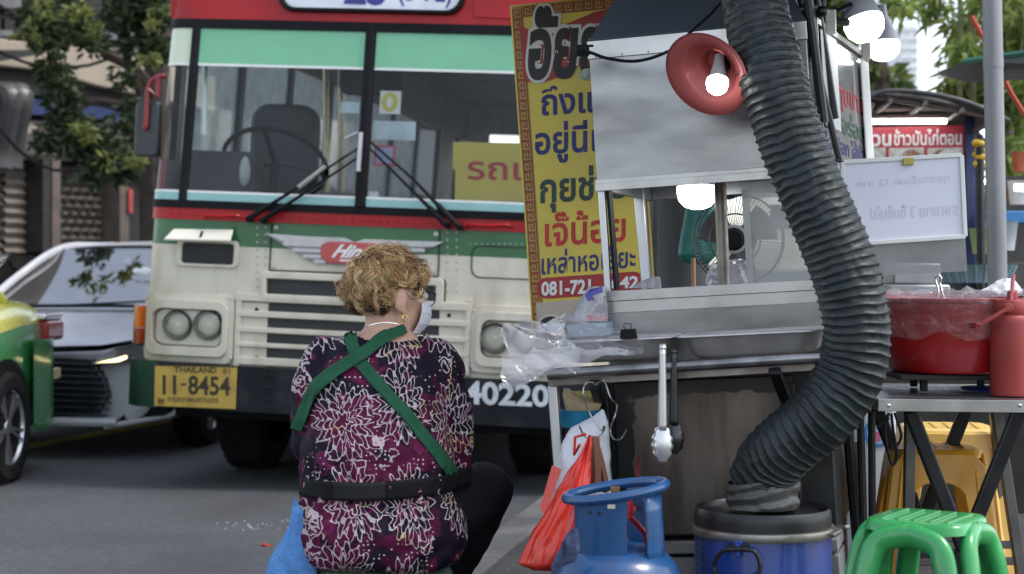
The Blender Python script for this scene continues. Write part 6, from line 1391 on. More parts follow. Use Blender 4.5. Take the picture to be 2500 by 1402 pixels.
# ================================================================ STOOLS
def make_stool(name, label, o, yaw, ztop, half, mat, style='tube', group='plastic stools'):
    fr = Frame((o.x, o.y, 0), yaw); rt = root(name, label, 'stool', fr, group); sp_ = .055*ztop/.45
    mb = MB(); th = .026
    hs = half*(.93 if style == 'tube' else 1); L = [rrect(-hs, -hs, hs, hs, .05, 6), rrect(-hs*.98, -hs*.98, hs*.98, hs*.98, .05, 6), rrect(-half*.86, -half*.86, half*.86, half*.86, .045, 6), rrect(-half*.55, -half*.55, half*.55, half*.55, .04, 6)]; Z = [ztop-th, ztop-.008, ztop-.001, ztop-.003]; n = len(L[0])
    mb.add([(p[0], p[1], z) for q, z in zip(L, Z) for p in q], [(i*n+k, i*n+(k+1) % n, (i+1)*n+(k+1) % n, (i+1)*n+k) for i in range(3) for k in range(n)]+[tuple(range(3*n, 4*n)), tuple(range(n-1, -1, -1))])
    for k in range(5): x = half*(-.6+.3*k); mb.bar((x, -half*.7, ztop), (x, half*.7, ztop), .006, .004)
    mb.build('seat', mat, rt, smooth=60)
    for s in range(4):
        R = Matrix.Rotation(pi/2*s, 3, 'Z'); mb = MB()
        if style == 'tube':
            hw = half-.035; q = spline([(-hw-sp_*.55, -half-sp_*.9, .012), (-hw-sp_*.25, -half-sp_*.4, ztop*.5), (-hw, -half-.010, ztop-.12), (-hw+.022, -half+.004, ztop-.054), (-hw+.07, -half+.012, ztop-.034), (0, -half+.016, ztop-.032), (hw-.07, -half+.012, ztop-.034), (hw-.022, -half+.004, ztop-.054), (hw, -half-.010, ztop-.12), (hw+sp_*.25, -half-sp_*.4, ztop*.5), (hw+sp_*.55, -half-sp_*.9, .012)], 7)
            o_ = len(mb.v); m_ = 14; rings = []; x = Vector((0, 1, 0))
            for i, c in enumerate(q):
                t = (q[min(i+1, len(q)-1)]-q[max(i-1, 0)]).normalized(); yv = Vector((0, 1, .12)); yv = (yv-t*yv.dot(t)).normalized(); z_ = t.cross(yv)
                rings += [R @ (c+yv*.020*cos(2*pi*k/m_)+z_*.028*sin(2*pi*k/m_)) for k in range(m_)]
            mb.add(rings, [(i*m_+k, i*m_+(k+1) % m_, (i+1)*m_+(k+1) % m_, (i+1)*m_+k) for i in range(len(q)-1) for k in range(m_)]+[tuple(range(m_)), tuple((len(q)-1)*m_+k for k in range(m_))])
        else:
            hb = half+sp_; W_ = .052
            outl = [(-hb, .0), (-half, ztop-.05), (-half+.03, ztop-.012), (half-.03, ztop-.012), (half, ztop-.05), (hb, 0), (hb-W_, 0), (half-.06, ztop*.74)]
            arc = [((half-.06)*cos(a), ztop*.74+(half-.06)*.62*sin(a)) for a in [pi*k/12 for k in range(1, 12)]]
            outl += arc+[(-half+.06, ztop*.74), (-hb+W_, 0)]
            mb.prism(outl, 0, .012, lambda u, v, w: tuple(R @ Vector((u, -half-sp_*(1-w/ztop)+v, w))))
            for u in (-.8, .8): mb.bar(R @ Vector((u*(half), -half-.003, ztop-.06)), R @ Vector((u*(hb-.01), -half-sp_-.003, .02)), .012, .012)
        mb.build('leg_arch', mat, rt, smooth=60, bevel=.004 if style != 'tube' else 0)
    return rt
PGREEN = M('stool_green', (.03, .30, .075), .28, var=.10, scale=6, coat=.4, bump=.06, bscale=14, dirt=(.03, .10, .04), dirt_amt=.3, dscale=8)
make_stool('plastic_stool', 'shiny bright green plastic stool standing beside the blue drum', P(2262, 1300, 4.05), 33, .512, .130, PGREEN)
o = P(940, 1370, 4.66); make_stool('plastic_stool', 'low grey-green plastic stool the person sits on', Vector((o.x, o.y, 0)), 4, .292, .16, M('stool_grey_green', (.09, .20, .14), .45, var=.12, coat=.2, dirt=(.05, .09, .07), dirt_amt=.3))
YST = M('stool_amber', (.90, .40, .03), .4, var=.18, scale=5, coat=.2, dirt=(.26, .12, .03), dirt_amt=.3, dscale=7)
YST2 = M('stool_yellow', (.84, .58, .16), .38, var=.12, scale=5, coat=.2, dirt=(.4, .26, .08), dirt_amt=.25)
make_stool('plastic_stool', 'worn amber plastic stool under the folding table, in front of the yellow one', P(2280, 1100, 5.25), 8, .555, .135, YST, 'panel')
make_stool('plastic_stool', 'pale yellow plastic stool under the table behind the amber one', P(2312, 1060, 5.68), 8, .575, .150, YST2, 'panel')
# ---- pale blue towel at the person's hip
cen = None
tw = profile_bag('towel', 'light blue towel hanging at the left hip of the seated person', [(1214, 712, 724), (1245, 706, 738), (1280, 698, 742), (1310, 688, 750), (1345, 674, 758), (1380, 660, 766), (1430, 648, 772), (1480, 650, 768)], 4.56, .025, M('towel_blue', (.10, .27, .60), .95, var=.18, scale=30, bump=.8, bscale=220, sheen=.3), .018, 14)
tw['category'] = 'towel'
# ================================================================ BANNER AND THINGS BEHIND THE CART
bq = P(1440, 650, 5.7); BN = Frame((bq.x, bq.y, 0), 12, 3.9)
def nuv(px, py): return BN.uv(px, py)
def nS(u, w, off=0): return Vector((u, -off+.0022*sin(u*9+w*3)+.0025*sin(w*5+1), w))
banner = root('banner', 'tall yellow vinyl street banner with Thai lettering between the bus and the cart', 'banner', BN)
bu0, bu1 = nuv(1277, 480)[0], nuv(1592, 600)[0]; bw1, bw0 = nuv(1410, -2)[1], nuv(1300, 868)[1]
BYEL = M('banner_yellow', (.68, .53, .07), .42, var=.07, scale=4, dirt=(.42, .34, .07), dirt_amt=.35, dscale=3, bump=.05, bscale=5)
mb = MB(); mb.grid(lambda a, b: nS(bu0+(bu1-bu0)*a, bw0+(bw1-bw0)*b), 12, 40); o = mb.build('cloth', BYEL, banner, smooth=180); s = o.modifiers.new('t', 'SOLIDIFY'); s.thickness = .001; s.offset = -1
def npoly(mb, pts, off): mb.prism([nuv(*p) for p in pts], off, off-.0006, lambda u, v, w: nS(u, w, v)); return mb
mb = MB(); k = .0502                                        # brown border with a key pattern
wb = .040
GOLD = M('border_gold', (.42, .27, .05), .45, var=.1); KEY = M('border_key', (.26, .045, .02), .5)
for ua in (bu0+.004, bu1-.004-wb): mb.grid(lambda a, b: nS(ua+wb*a, bw0+.01+(bw1-bw0-.02)*b, .0012), 3, 60)
mb.grid(lambda a, b: nS(bu0+.004+(bu1-bu0-.008)*a, bw1-.004-wb*b, .0014), 8, 3)
bd = mb.build('border', GOLD, banner, smooth=180)
mb = MB(); cell = .034
def kbar(u0, w0, u1, w1): mb.grid(lambda a, b: nS(u0+(u1-u0)*a, w0+(w1-w0)*b, .0022), 1, 1)
def key(u, w, fl=1):
    t = .0042; s = cell*.86
    for x0, y0, x1, y1 in ((0, 0, 1, 0), (0, 0, 0, 1), (0, 1, .72, 1), (.72, .36, .72, 1), (.36, .36, .72, .36), (.36, .36, .36, .66), (1, 0, 1, 1.16)):
        kbar(u+x0*s-t/2, w+y0*s-t/2, u+x1*s+t/2, w+y1*s+t/2)
for i in range(int((bw1-bw0)/cell)-2):
    for ua in (bu0+.009, bu1-.004-wb+.005): key(ua, bw1-.012-(i+1)*cell-wb*.0)
for i in range(int((bu1-bu0)/cell)-2): key(bu0+.046+i*cell, bw1-.040)
mb.build('key_pattern', KEY, bd, smooth=None)
mb = MB(); npoly(mb, [(1268, 60), (1300, 78), (1350, 72), (1400, 52), (1452, 30), (1540, 10), (1570, 90), (1560, 150), (1480, 170), (1420, 160), (1370, 188), (1320, 204), (1282, 200)], .0030); mb.build('swoosh', M('banner_red', (.36, .022, .022), .42, var=.1), banner, smooth=None)
fB = lambda off: (lambda u, w: nS(u, w, off))
def ntext(s, x0, y0, x1, y1, name, mat, bold=.012, shear=0, off=.0036, dy=0):
    mb = MB(); text_in(mb, s, [nuv(x0, y0), nuv(x1, y0+dy), nuv(x1, y1+dy), nuv(x0, y1)], fB(off), bold=bold, shear=shear); return mb.build('lettering', mat, banner, smooth=None)
NAVY = M('letter_navy', (.022, .02, .09), .5); LGRN = M('letter_dkgreen', (.018, .05, .035), .5); LRED = M('letter_red2', (.50, .025, .018), .5)
ntext('อั๊ยยะ', 1284, 10, 1524, 206, 'o', M('letter_outline', (.68, .64, .58), .5), .095, .12, .0044, -10)
ntext('อั๊ยยะ', 1290, 16, 1518, 198, 'b', M('letter_black', (.014, .012, .012), .5), .035, .12, .0054, -10)
ntext('ถึงแล้ว', 1322, 208, 1532, 284, 'n', NAVY, .024, 0, .0018, -14)
ntext('อยู่นี่เอง', 1306, 300, 1545, 402, 'n', NAVY, .024, 0, .0018, -14)
ntext('กุยช่าย', 1318, 412, 1530, 522, 'g', LGRN, .028, 0, .0018, -14)
ntext('เจ๊น้อย', 1330, 520, 1528, 604, 'r', LRED, .022, 0, .0018, -14)
ntext('เหล่าหอเอี๊ยะ', 1322, 612, 1552, 672, 'n', NAVY, .020, 0, .0018, -18)
mb = MB(); c0, c1 = nuv(1311, 706), nuv(1572, 686); ph = rrect(c0[0], c0[1]-.034, c1[0], c0[1]+.036, .032, 6); mb.prism(ph, .0030, .0020, lambda u, v, w: nS(u, w, v)); mb.build('phone_panel', M('banner_red', (.36, .022, .022), .42), banner, smooth=None)
ntext('081-721-', 1322, 688, 1462, 724, 'w', WHITE, .035, 0, .0046, -8); ntext('642', 1492, 676, 1560, 706, 'w', WHITE, .035, 0, .0046, -3)
mb = MB(); npoly(mb, [(1309, 740), (1575, 716), (1584, 845), (1314, 862)], .0030); pc = mb.build('food_picture', M('picture_cream', (.48, .40, .32), .45, var=.15), banner, smooth=None)
mb = MB(); c = nuv(1345, 790); mb.prism([(c[0]+.042*cos(2*pi*k/24), c[1]+.030*sin(2*pi*k/24)) for k in range(24)], .0040, .0034, lambda u, v, w: nS(u, w, v)); mb.mat(1).prism([(c[0]+.036*cos(2*pi*k/24), c[1]+.024*sin(2*pi*k/24)) for k in range(24)], .0048, .0042, lambda u, v, w: nS(u, w, v)); mb.mat(2)
for i in range(26):
    x, y = 1372+random.uniform(-26, 62), 800+random.uniform(-22, 40); c = nuv(x, y); r_ = random.uniform(.008, .016); mb.mat(2+i % 3); mb.prism([(c[0]+r_*cos(2*pi*k/7+i), c[1]+r_*random.uniform(.6, 1)*sin(2*pi*k/7+i)) for k in range(7)], .0056+.0001*i, .0050, lambda u, v, w: nS(u, w, v))
mb.build('picture_print', [M('bowl_rim', (.6, .56, .5), .4), M('sauce_dark', (.03, .018, .014), .3), M('fritter1', (.22, .12, .05), .6), M('fritter2', (.14, .07, .03), .6), M('fritter3', (.32, .20, .09), .6)], pc, smooth=None)
mb = MB(); c = nuv(1438, 182); mb.prism([(c[0]+.034*cos(2*pi*k/24), c[1]+.020*sin(2*pi*k/24)) for k in range(24)], .0070, .0064, lambda u, v, w: nS(u, w, v)); mb.build('dish_print', M('dish_grey', (.42, .45, .36), .5, var=.4, scale=60), banner, smooth=None)
mb = MB(); a, b = BN.at(1462, -60, 5.75), BN.at(1520, 900, 5.75); b = BN.loc((BN.m @ b).to_2d().to_3d()+Vector((0, 0, 0))); mb.tube([a, b], .018, 10); mb.build('banner_pole', M('pole_grey', (.45, .46, .48), .4, .5, var=.1), banner)
# concrete pillar and dark hoarding behind
pp = P(1668, 650, 6.6); mb = MB(); mb.lathe([(.10, 0), (.10, 2.2), (.095, 3.6), (.001, 3.6)], (0, 0, 0), 32)
CONC = M('pillar_concrete', (.06, .062, .066), .75, var=.3, scale=3, dirt=(.035, .035, .037), dirt_amt=.5, dscale=3, stretch=(1, 1, .35))
tag(mb.build('concrete_pillar', CONC, smooth=40), 'dark grey round concrete pillar seen through the serving window', 'pillar', m=Vector((pp.x, pp.y, 0)))
mb = MB(); q0, q1 = P(1592, 650, 7.2), P(1645, 650, 7.2); mb.bb((q0.x, 7.2, 0), (q1.x, 7.35, 3.4)); mb.bb((q1.x-.02, 7.15, 1.26), (q1.x+.04, 7.2, 1.3)); tag(mb.build('steel_cabinet', M('cabinet_grey_dark', (.045, .05, .055), .5, .2, var=.2, dirt=(.02, .02, .02), dirt_amt=.4), bevel=.01), 'tall dark grey steel street cabinet between the banner and the concrete pillar', 'cabinet')
# teal bag on the pillar
cen = None
tg = profile_bag('teal_bag', 'teal plastic bag hanging on the concrete pillar behind the fan', [(430, 1682, 1722), (480, 1676, 1742), (540, 1668, 1752), (590, 1660, 1756), (622, 1656, 1752), (638, 1664, 1740), (646, 1690, 1726)], 6.3, .05, M('teal_plastic', (.02, .16, .15), .38, var=.15, bump=.4, bscale=12), .012, 12)
mb = MB(); a, b = P(1693, 630, 6.2), P(1698, 720, 6.2); mb.tube([a, b+Vector((0, 0, -1.0))], .008, 8); tag(mb.build('wooden_stick', M('wood_stick', (.33, .20, .10), .6)), 'thin wooden stick standing below the teal bag', 'stick')
# wire fan
fo = P(1800, 585, 5.75); fan = root('fan', 'black wire-guarded electric fan behind the serving window', 'fan', Frame((fo.x, fo.y, fo.z), 18))
WIRE = M('fan_wire', (.16, .165, .17), .35, .7); mb = MB(); Rf = .152
for k in range(72):
    a = 2*pi*k/72; mb.tube([(r_*cos(a), -.055*(1-(r_/Rf)**2)-.012*0, r_*sin(a)) for r_ in (.045, .08, .115, .14, Rf)]+[(Rf*1.01*cos(a), .02, Rf*1.01*sin(a)), (Rf*.98*cos(a), .06, Rf*.98*sin(a))], .0014, 5)
for r_, y in ((Rf, 0), (Rf*.98, .05), (.085, -.038)): mb.tube([(r_*cos(2*pi*k/48), y, r_*sin(2*pi*k/48)) for k in range(48)], .003, 6, closed=True)
mb.build('guard', WIRE, fan)
mb = MB(); mb.lathe([(.001, .085), (.03, .082), (.042, .062), (.046, .05), (.046, -.02)], (0, 0, 0), 24, RXZ); mb.build('hub', BLACK, fan)
mb = MB(); mb.lathe([(.048, .062), (.034, .070), (.030, .066)], (0, 0, 0), 32, RXZ); mb.build('hub_badge', M('hub_grey', (.42, .42, .43), .4), fan)
mb = MB()
for k in range(3):
    a0 = 2*pi*k/3; mb.grid(lambda a, b: Vector(((.03+.10*a)*cos(a0+b*1.3*(1-.2*a)), .03-.03*b, (.03+.10*a)*sin(a0+b*1.3*(1-.2*a)))), 6, 8)
o = mb.build('blade', M('blade_mauve', (.13, .11, .13), .4, var=.05), fan, smooth=180); s = o.modifiers.new('t', 'SOLIDIFY'); s.thickness = .002
mb = MB(); mb.tube([(0, .08, 0), (0, .10, -.2), (0, .10, -.75), (0, .10, -1.2)], .016, 8); mb.lathe([(.17, 0), (.15, .03), (.02, .05)], (0, .1, -fo.z), 24); mb.lathe([(.001, .0), (.045, .02), (.05, .10), (.03, .14)], (0, -.0, 0), 16, Matrix.Rotation(-pi/2, 3, 'X')); mb.build('stand', BLACK, fan)
mb = MB(); q = [P(1762, 430, 5.55), P(1812, 424, 5.55), P(1812, 478, 5.55), P(1790, 484, 5.545), P(1764, 480, 5.55)]; o_ = q[0].copy(); mb.grid(lambda a, b: P(1762+50*a, 426+54*b+4*sin(a*5), 5.55+.01*sin(a*16))-o_, 14, 8); mb.mat(1).grid(lambda a, b: P(1762+50*a, 466+18*b+4*sin(a*5), 5.544+.01*sin(a*16))-o_, 14, 4)
tag(mb.build('teal_cloth', [M('cloth_teal', (.03, .25, .25), .7), M('cloth_teal_trim', (.012, .07, .08), .7, var=.7, scale=180)], smooth=180), 'small teal cloth with dark lace trim above the fan', 'cloth', m=o_)
cen = None
profile_bag('clear_bag', 'crumpled clear plastic bag on the counter inside the serving window', [(632, 1790, 1815), (645, 1742, 1824), (665, 1728, 1826), (690, 1724, 1828), (705, 1726, 1828)], 5.2, .05, TBAG, .016, 22)

# ================================================================ FOLDING TABLE, BASIN, JUG
t0 = P(2140, 990, 4.70); TB = Frame((t0.x, t0.y, 0), 0, -.6); ztab = t0.z+.016
table = root('folding_table', 'folding metal-topped table with black crossed legs on the right', 'table', TB)
WT = .75; DT = .64; zt_ = ztab
mb = MB(); mb.bb((0, .0, zt_-.006), (WT, DT, zt_)); mb.build('table_top', M('table_zinc', (.42, .43, .47), .26, .9, var=.12, scale=3, stretch=(1, 5, 1), dirt=(.2, .19, .19), dirt_amt=.35), table, smooth=None)
mb = MB(); mb.bb((-.004, -.004, zt_-.032), (WT+.004, .0, zt_+.002)); mb.bb((-.004, .0, zt_-.032), (0, DT, zt_+.002)); mb.bb((-.004, DT, zt_-.032), (WT, DT+.004, zt_+.002)); mb.build('edge_strip', M('edge_alu', (.36, .355, .34), .38, .8, var=.2, dirt=(.18, .16, .14), dirt_amt=.35), table, smooth=None, bevel=.0015)
mb = MB()
for x in (2170, 2490):
    u, w = TB.uv(x, 990, -.004); mb.lathe([(.006, 0), (.005, .003), (.001, .004)], (u, -.004, w), 12, RXZ)
mb.build('screw', CHROME, table)
for (x0, y0, v0_), (x1, y1, v1_) in (((2222, 1003, .05), (2400, 1440, .10)), ((2488, 1003, .05), (2330, 1440, .10)), ((2222, 1003, .55), (2400, 1440, .6)), ((2488, 1003, .55), (2330, 1440, .6))):
    a = TB.p(x0, y0, .05); b = TB.p(x1, y1, .05); a.y = v0_; b.y = v1_; q = a+(b-a)*((a.z-.012)/(a.z-b.z)); mb = MB(); mb.bar(a, q, .040, .024, (0, 1, 0)); mb.build('leg', BLKPAINT, table, smooth=None, bevel=.006)
mb = MB()
for pts in ([(2170, 1008), (2160, 1050), (2170, 1110), (2180, 1135), (2190, 1110), (2182, 1060), (2176, 1010)], [(2184, 1008), (2200, 1060), (2192, 1085), (2176, 1092)], [(2140, 1045), (2156, 1036), (2170, 1020)]):
    mb.tube(spline([TB.p(x, y, -.02) for x, y in pts], 6), .0042, 6)
mb.build('strap_loop', BLACK, table)
# second frame: grey steel trestle further in
tr = root('trestle', 'grey steel trestle frame with two rungs under the far side of the table', 'trestle', Vector((P(2350, 650, 5.5).x, 5.5, 0))); to = Vector((P(2350, 650, 5.5).x, 5.5, 0)); GST = M('trestle_steel', (.16, .155, .145), .5, .6, var=.3, dirt=(.07, .055, .045), dirt_amt=.45)
for x0, y0, x1, y1, Y in ((2222, 1000, 2214, 1530, 5.05), (2432, 1000, 2512, 1530, 5.05), (2428, 1010, 2470, 1480, 5.5)):
    mb = MB(); a, b = P(x0, y0, Y)-to, P(x1, y1, Y)-to; q = a+(b-a)*((a.z-.01)/(a.z-b.z)); mb.bar(a, q, .03, .03, (0, 1, 0)); mb.build('leg', GST, tr, smooth=None, bevel=.003)
for y in (1332, 1372): 
    mb = MB(); mb.bar(P(2216, y, 5.05)-to, P(2490, y-2, 5.05)-to, .022, .016, (0, 1, 0)); mb.build('rung', GST, tr, smooth=None, bevel=.003)
# red basin with a clear cover on a low rack
bc = P(2326, 900, 5.08); mb = MB(); Rb_ = .218
prof = [(.001, .004), (Rb_*.80, .004), (Rb_*.84, .012), (Rb_*.93, .12), (Rb_*.99, .205), (Rb_*1.05, .212), (Rb_*1.06, .220), (Rb_*1.02, .222), (Rb_*.97, .206), (Rb_*.90, .12), (Rb_*.80, .018), (.001, .016)]
mb.lathe(prof, (0, 0, 0), 72)
RB = M('basin_red', (.34, .010, .010), .32, var=.08, coat=.3, spec=.5)
zb_ = ztab+.052
tag(mb.build('basin', RB, smooth=40), 'large red plastic basin with clear plastic over it on the table', 'basin', m=Vector((bc.x, bc.y, zb_)))
mb = MB()
for a in range(4): q = Vector((bc.x+.14*cos(a*pi/2+.7), bc.y+.14*sin(a*pi/2+.7), 0)); mb.bar((q.x, q.y, ztab+.002), (q.x, q.y, zb_-.014), .02, .02)
mb.bb((bc.x-.19, bc.y-.16, zb_-.014), (bc.x+.25, bc.y+.16, zb_)); tag(mb.build('low_rack', DARK, bevel=.003), 'dark low rack under the red basin', 'rack')
mb = MB()
def cover(a, b):
    an = pi*(1.02+a*.96); r_ = Rb_*(1.075+.012*sin(b*9)); z = .222-.115*b*(1+.35*NZ.noise(Vector((an*2.2, 1, 0))))
    p = Vector((r_*cos(an)*(1-.05*b), r_*sin(an)*(1-.05*b), z)); k = NZ.noise(Vector((an*9, z*30, 2))); return p+Vector((cos(an), sin(an), 0))*(.008*k+.006*abs(NZ.noise(Vector((an*20, z*60, 5)))))
mb.grid(cover, 90, 14)
def lid(a, b):
    an = 2*pi*a; r_ = Rb_*1.07*(.25+.75*b); k = NZ.noise(Vector((cos(an)*r_*16, sin(an)*r_*16, 3))); k2 = NZ.noise(Vector((cos(an)*r_*40, sin(an)*r_*40, 7))); return Vector((r_*cos(an), r_*sin(an), .230+.030*abs(k)+.012*k2-.014*(1-b)))
mb.grid(lid, 90, 22, cu=True)
tag(mb.build('plastic_cover', GLASS('clear_plastic_thin', (.97, .97, .98), 1.5, .08, bump=.9, bscale=30, haze=.10, hcol=(.8, .8, .82), cap=.35), smooth=60), 'crinkled clear plastic sheet stretched over the red basin rim', 'plastic sheet', m=Vector((bc.x, bc.y, zb_)))
cen = None
profile_bag('white_bag', 'crumpled white plastic bag lying on the right rim of the red basin', [(680, 2452, 2474), (695, 2420, 2482), (710, 2395, 2490), (722, 2386, 2500)], 5.15, .05, WBAG, .018, 20)
mb = MB(); q = P(2290, 690, 4.95); mb.tube(spline([(0, 0, -.05), (0, 0, -.02), (-.006, 0, .0), (-.006, 0, .014), (.003, 0, .020), (.009, 0, .012), (.006, 0, -.002), (.012, 0, -.03), (.018, 0, -.05)], 4), .0035, 6); tag(mb.build('ladle_handle', CHROME), 'shiny bent metal ladle handle sticking out of the red basin', 'ladle', m=q)
# insulated red jug
jc = P(2466, 968, 4.86); jug = root('insulated_jug', 'matt red insulated drinks jug with carrying handle and pink straw', 'jug', Vector((jc.x, jc.y, ztab)))
JR = M('jug_red', (.30, .035, .03), .55, var=.08, bump=.06, bscale=80); h0 = (968-735)/FPX*4.86; r_ = .0555
mb = MB(); mb.lathe([(.001, .0), (r_*.93, .0), (r_, .008), (r_, h0*.76), (r_*.98, h0*.80), (r_*.90, h0*.835), (r_*.86, h0*.84), (.001, h0*.84)], (0, 0, 0), 40); mb.build('body', JR, jug, smooth=40)
mb = MB(); mb.lathe([(r_*.84, h0*.84), (r_*.86, h0*.845), (r_*.86, h0*.985), (r_*.80, h0), (.001, h0)], (0, 0, 0), 40); mb.lathe([(.015, h0), (.015, h0+.02), (.012, h0+.025), (.001, h0+.025)], (.004, -.01, 0), 16); lid_ = mb.build('lid', JR, jug, smooth=40)
jl = lambda x, y, Y=4.80: P(x, y, Y)-Vector((jc.x, jc.y, ztab))
mb = MB(); a, b, c_ = jl(2462, 752), jl(2420, 775), jl(2388, 796)
for dy in (.0,): mb.bar(a+Vector((0, dy, 0)), c_+Vector((0, dy, 0)), .009, .017, (0, 1, 0)); mb.bar(a+Vector((0, .115, 0)), c_+Vector((0, .115, 0)), .009, .017, (0, 1, 0)); mb.bar(c_, c_+Vector((0, .115, 0)), .012, .017)
mb.lathe([(.013, -.006), (.013, .004), (.001, .005)], a, 20, RXZ); mb.build('handle', JR, jug, smooth=40, bevel=.002)
mb = MB(); mb.tube([jl(2469, 740, 4.84), jl(2474, 670, 4.84)], .0055, 10); mb.build('straw', M('straw_pink', (.62, .19, .22), .4), jug)
mb = MB(); mb.lathe([(.001, .0), (.07, .0), (.076, .006), (.07, .008), (.001, .006)], (0, 0, 0), 32); q = P(2408, 942, 5.05); tag(mb.build('lid_disc', M('lid_blue', (.02, .03, .28), .35)), 'flat dark blue plastic lid lying on the table beside the red jug', 'lid', m=Vector((q.x, q.y, ztab+.002)))
# hanging white price board, seen from behind
PB0 = P(2210, 520, 4.72); PB = Frame(PB0, 2, 2.2); board = root('price_board', 'white board on a clear acrylic sheet, its writing showing through from behind', 'board', PB)
b4 = [PB.uv(*p) for p in ((2058, 396), (2347, 379), (2356, 578), (2050, 598))]; b5 = [PB.uv(*p) for p in ((2060, 398), (2346, 380), (2364, 662), (2070, 678))]
mb = MB(); mb.prism(b5, .012, .015); mb.build('acrylic_sheet', GLASS('board_acrylic', (.80, .81, .82), 1.45, .10, haze=.42, hcol=(.55, .56, .57)), board, smooth=None)
mb = MB(); mb.prism(b4, .0, .010); wbd = mb.build('board_sheet', M('board_white', (.68, .68, .76), .45, var=.05, scale=2), board, smooth=None)
mb = MB()
for i in range(4): a, b = b4[i], b4[(i+1) % 4]; mb.bar((a[0], .004, a[1]), (b[0], .004, b[1]), .012, .020, (0, 1, 0))
mb.build('board_frame', M('board_trim', (.68, .68, .66), .4, var=.06), wbd, smooth=None, bevel=.002)
FAINT = M('writing_faint', (.58, .58, .66), .5); fP = lambda u, w: (u, -.0012, w)
mb = MB(); text_in(mb, 'กุยช่ายชิ้นละ 12 บาท', [PB.uv(2092, 440), PB.uv(2318, 420), PB.uv(2318, 450), PB.uv(2092, 462)], fP, bold=.0, mirror=True); text_in(mb, 'ราคาขาย 3 ชิ้นขึ้นไป', [PB.uv(2126, 504), PB.uv(2340, 490), PB.uv(2340, 524), PB.uv(2126, 536)], fP, bold=.0, mirror=True); mb.build('lettering', FAINT, wbd, smooth=None)
mb = MB(); q = PB.uv(2216, 392); mb.prism([(q[0]-.014, q[1]-.012), (q[0]+.014, q[1]-.012), (q[0]+.014, q[1]+.006), (q[0]-.014, q[1]+.006)], -.012, .016); mb.mat(1).tube([(q[0]-.006, -.004, q[1]+.005), (q[0]-.010, -.008, q[1]+.026), (q[0], -.008, q[1]+.032), (q[0]+.010, -.008, q[1]+.026), (q[0]+.006, -.004, q[1]+.005)], .0012, 5)
mb.build('bulldog_clip', [M('clip_brass', (.32, .26, .06), .35, .7), CHROME], board, bevel=.001)
mb = MB(); mb.tube([PB.p(2062, 398, .02), PB.at(2005, 380, 4.72)], .004, 6); mb.tube([PB.p(2070, 676, .02), PB.at(1996, 690, 4.70)], .004, 6); mb.build('bracket', BLKPAINT, board)
# clutter in the gap between the cart and the table
mb = MB(); q0, q1 = P(1985, 1100, 5.1), P(2068, 1100, 5.1); mb.bb((q0.x, 5.1, .0), (q1.x, 5.5, .62)); tag(mb.build('maroon_box', M('maroon', (.06, .016, .016), .6, var=.3), bevel=.006), 'dark maroon box standing upright behind the blue drum', 'box')
for k, (xa, ya, xb, yb, Y, c) in enumerate(((2070, 1040, 2100, 1402, 4.95, 0), (2100, 1010, 2112, 1402, 4.9, 0), (2128, 1005, 2130, 1402, 4.92, 0), (2085, 1080, 2118, 1402, 4.98, 0))):
    mb = MB(); a, b = P(xa, ya, Y), P(xb, yb, Y); q = a+(b-a)*((a.z-.02)/(a.z-b.z)); mb.tube([a, q], .011 if k else .016, 8)
    tag(mb.build('umbrella_pole', BLKPAINT), 'black folded umbrella pole leaning between the drum and the table', 'pole', 'folded poles by the drum')
mb = MB(); q0, q1 = P(2108, 1000, 6.2), P(2176, 1400, 6.2); mb.bb((q0.x, 6.2, .0), (q1.x+.02, 6.5, .64)); ck = tag(mb.build('cooler', M('cooler_white', (.5, .52, .56), .45, var=.1), bevel=.015), 'white cooler box with a round blue label behind the umbrella poles', 'cooler')
mb = MB(); c = P(2143, 1058, 6.195); 
for r_, k, dz in ((.052, 0, 0), (.040, 1, -.001), (.018, 2, -.002)): mb.mat(k).lathe([(r_, 0), (.001, 0)], c+Vector((0, dz, 0 if k < 2 else -.012)), 28, RXZ)
mb.build('round_label', [M('label_blue', (.04, .16, .42), .4), M('label_ltblue', (.25, .42, .62), .4), M('label_pink', (.42, .12, .22), .4)], ck, smooth=None)

# ================================================================ MARKET BEHIND ON THE RIGHT
pl0 = P(2448, 650, 6.6); mb = MB(); mb.lathe([(.037, 0), (.037, 2.6), (.036, 5), (.001, 5)], (0, 0, 0), 28); mb.lathe([(.0385, 1.86), (.0385, 1.90)], (0, 0, 0), 28)
fp_ = Frame((pl0.x, pl0.y, 0), 0, 1.1)
tag(mb.build('steel_pole', M('pole_galvanised', (.30, .30, .31), .5, .45, var=.25, scale=4, stretch=(1, 1, .3), dirt=(.10, .095, .09), dirt_amt=.45, dscale=4)), 'tall grey galvanised steel pole rising behind the red basin', 'pole', m=fp_)
SY = 9.0; so = Vector((P(2250, 650, SY).x, SY, 0)); stall = root('market_stall', 'food stall with sagging dark canopy, red banner and blue posts in the background', 'stall', so)
def st(px, py, Y=SY): return P(px, py, Y)-so
mb = MB(); ridge = [(2085, 262), (2130, 228), (2175, 216), (2260, 222), (2350, 240), (2420, 268), (2470, 292)]
def rl(a):
    q = spline([(x, y, 0) for x, y in ridge], 6); k = a*(len(q)-1); i = min(int(k), len(q)-2); return q[i].lerp(q[i+1], k-i)
mb.grid(lambda a, b: (lambda c: Vector(st(c.x, c.y, SY-.35))+Vector((0, 2.2*b, .10*sin(pi*b)-.18*b)))(rl(a)), 28, 8)
cn = mb.build('canopy', M('canopy_dark', (.045, .047, .05), .5, var=.3, scale=2, dirt=(.12, .12, .12), dirt_amt=.3), stall, smooth=180); s = cn.modifiers.new('t', 'SOLIDIFY'); s.thickness = .02
mb = MB()
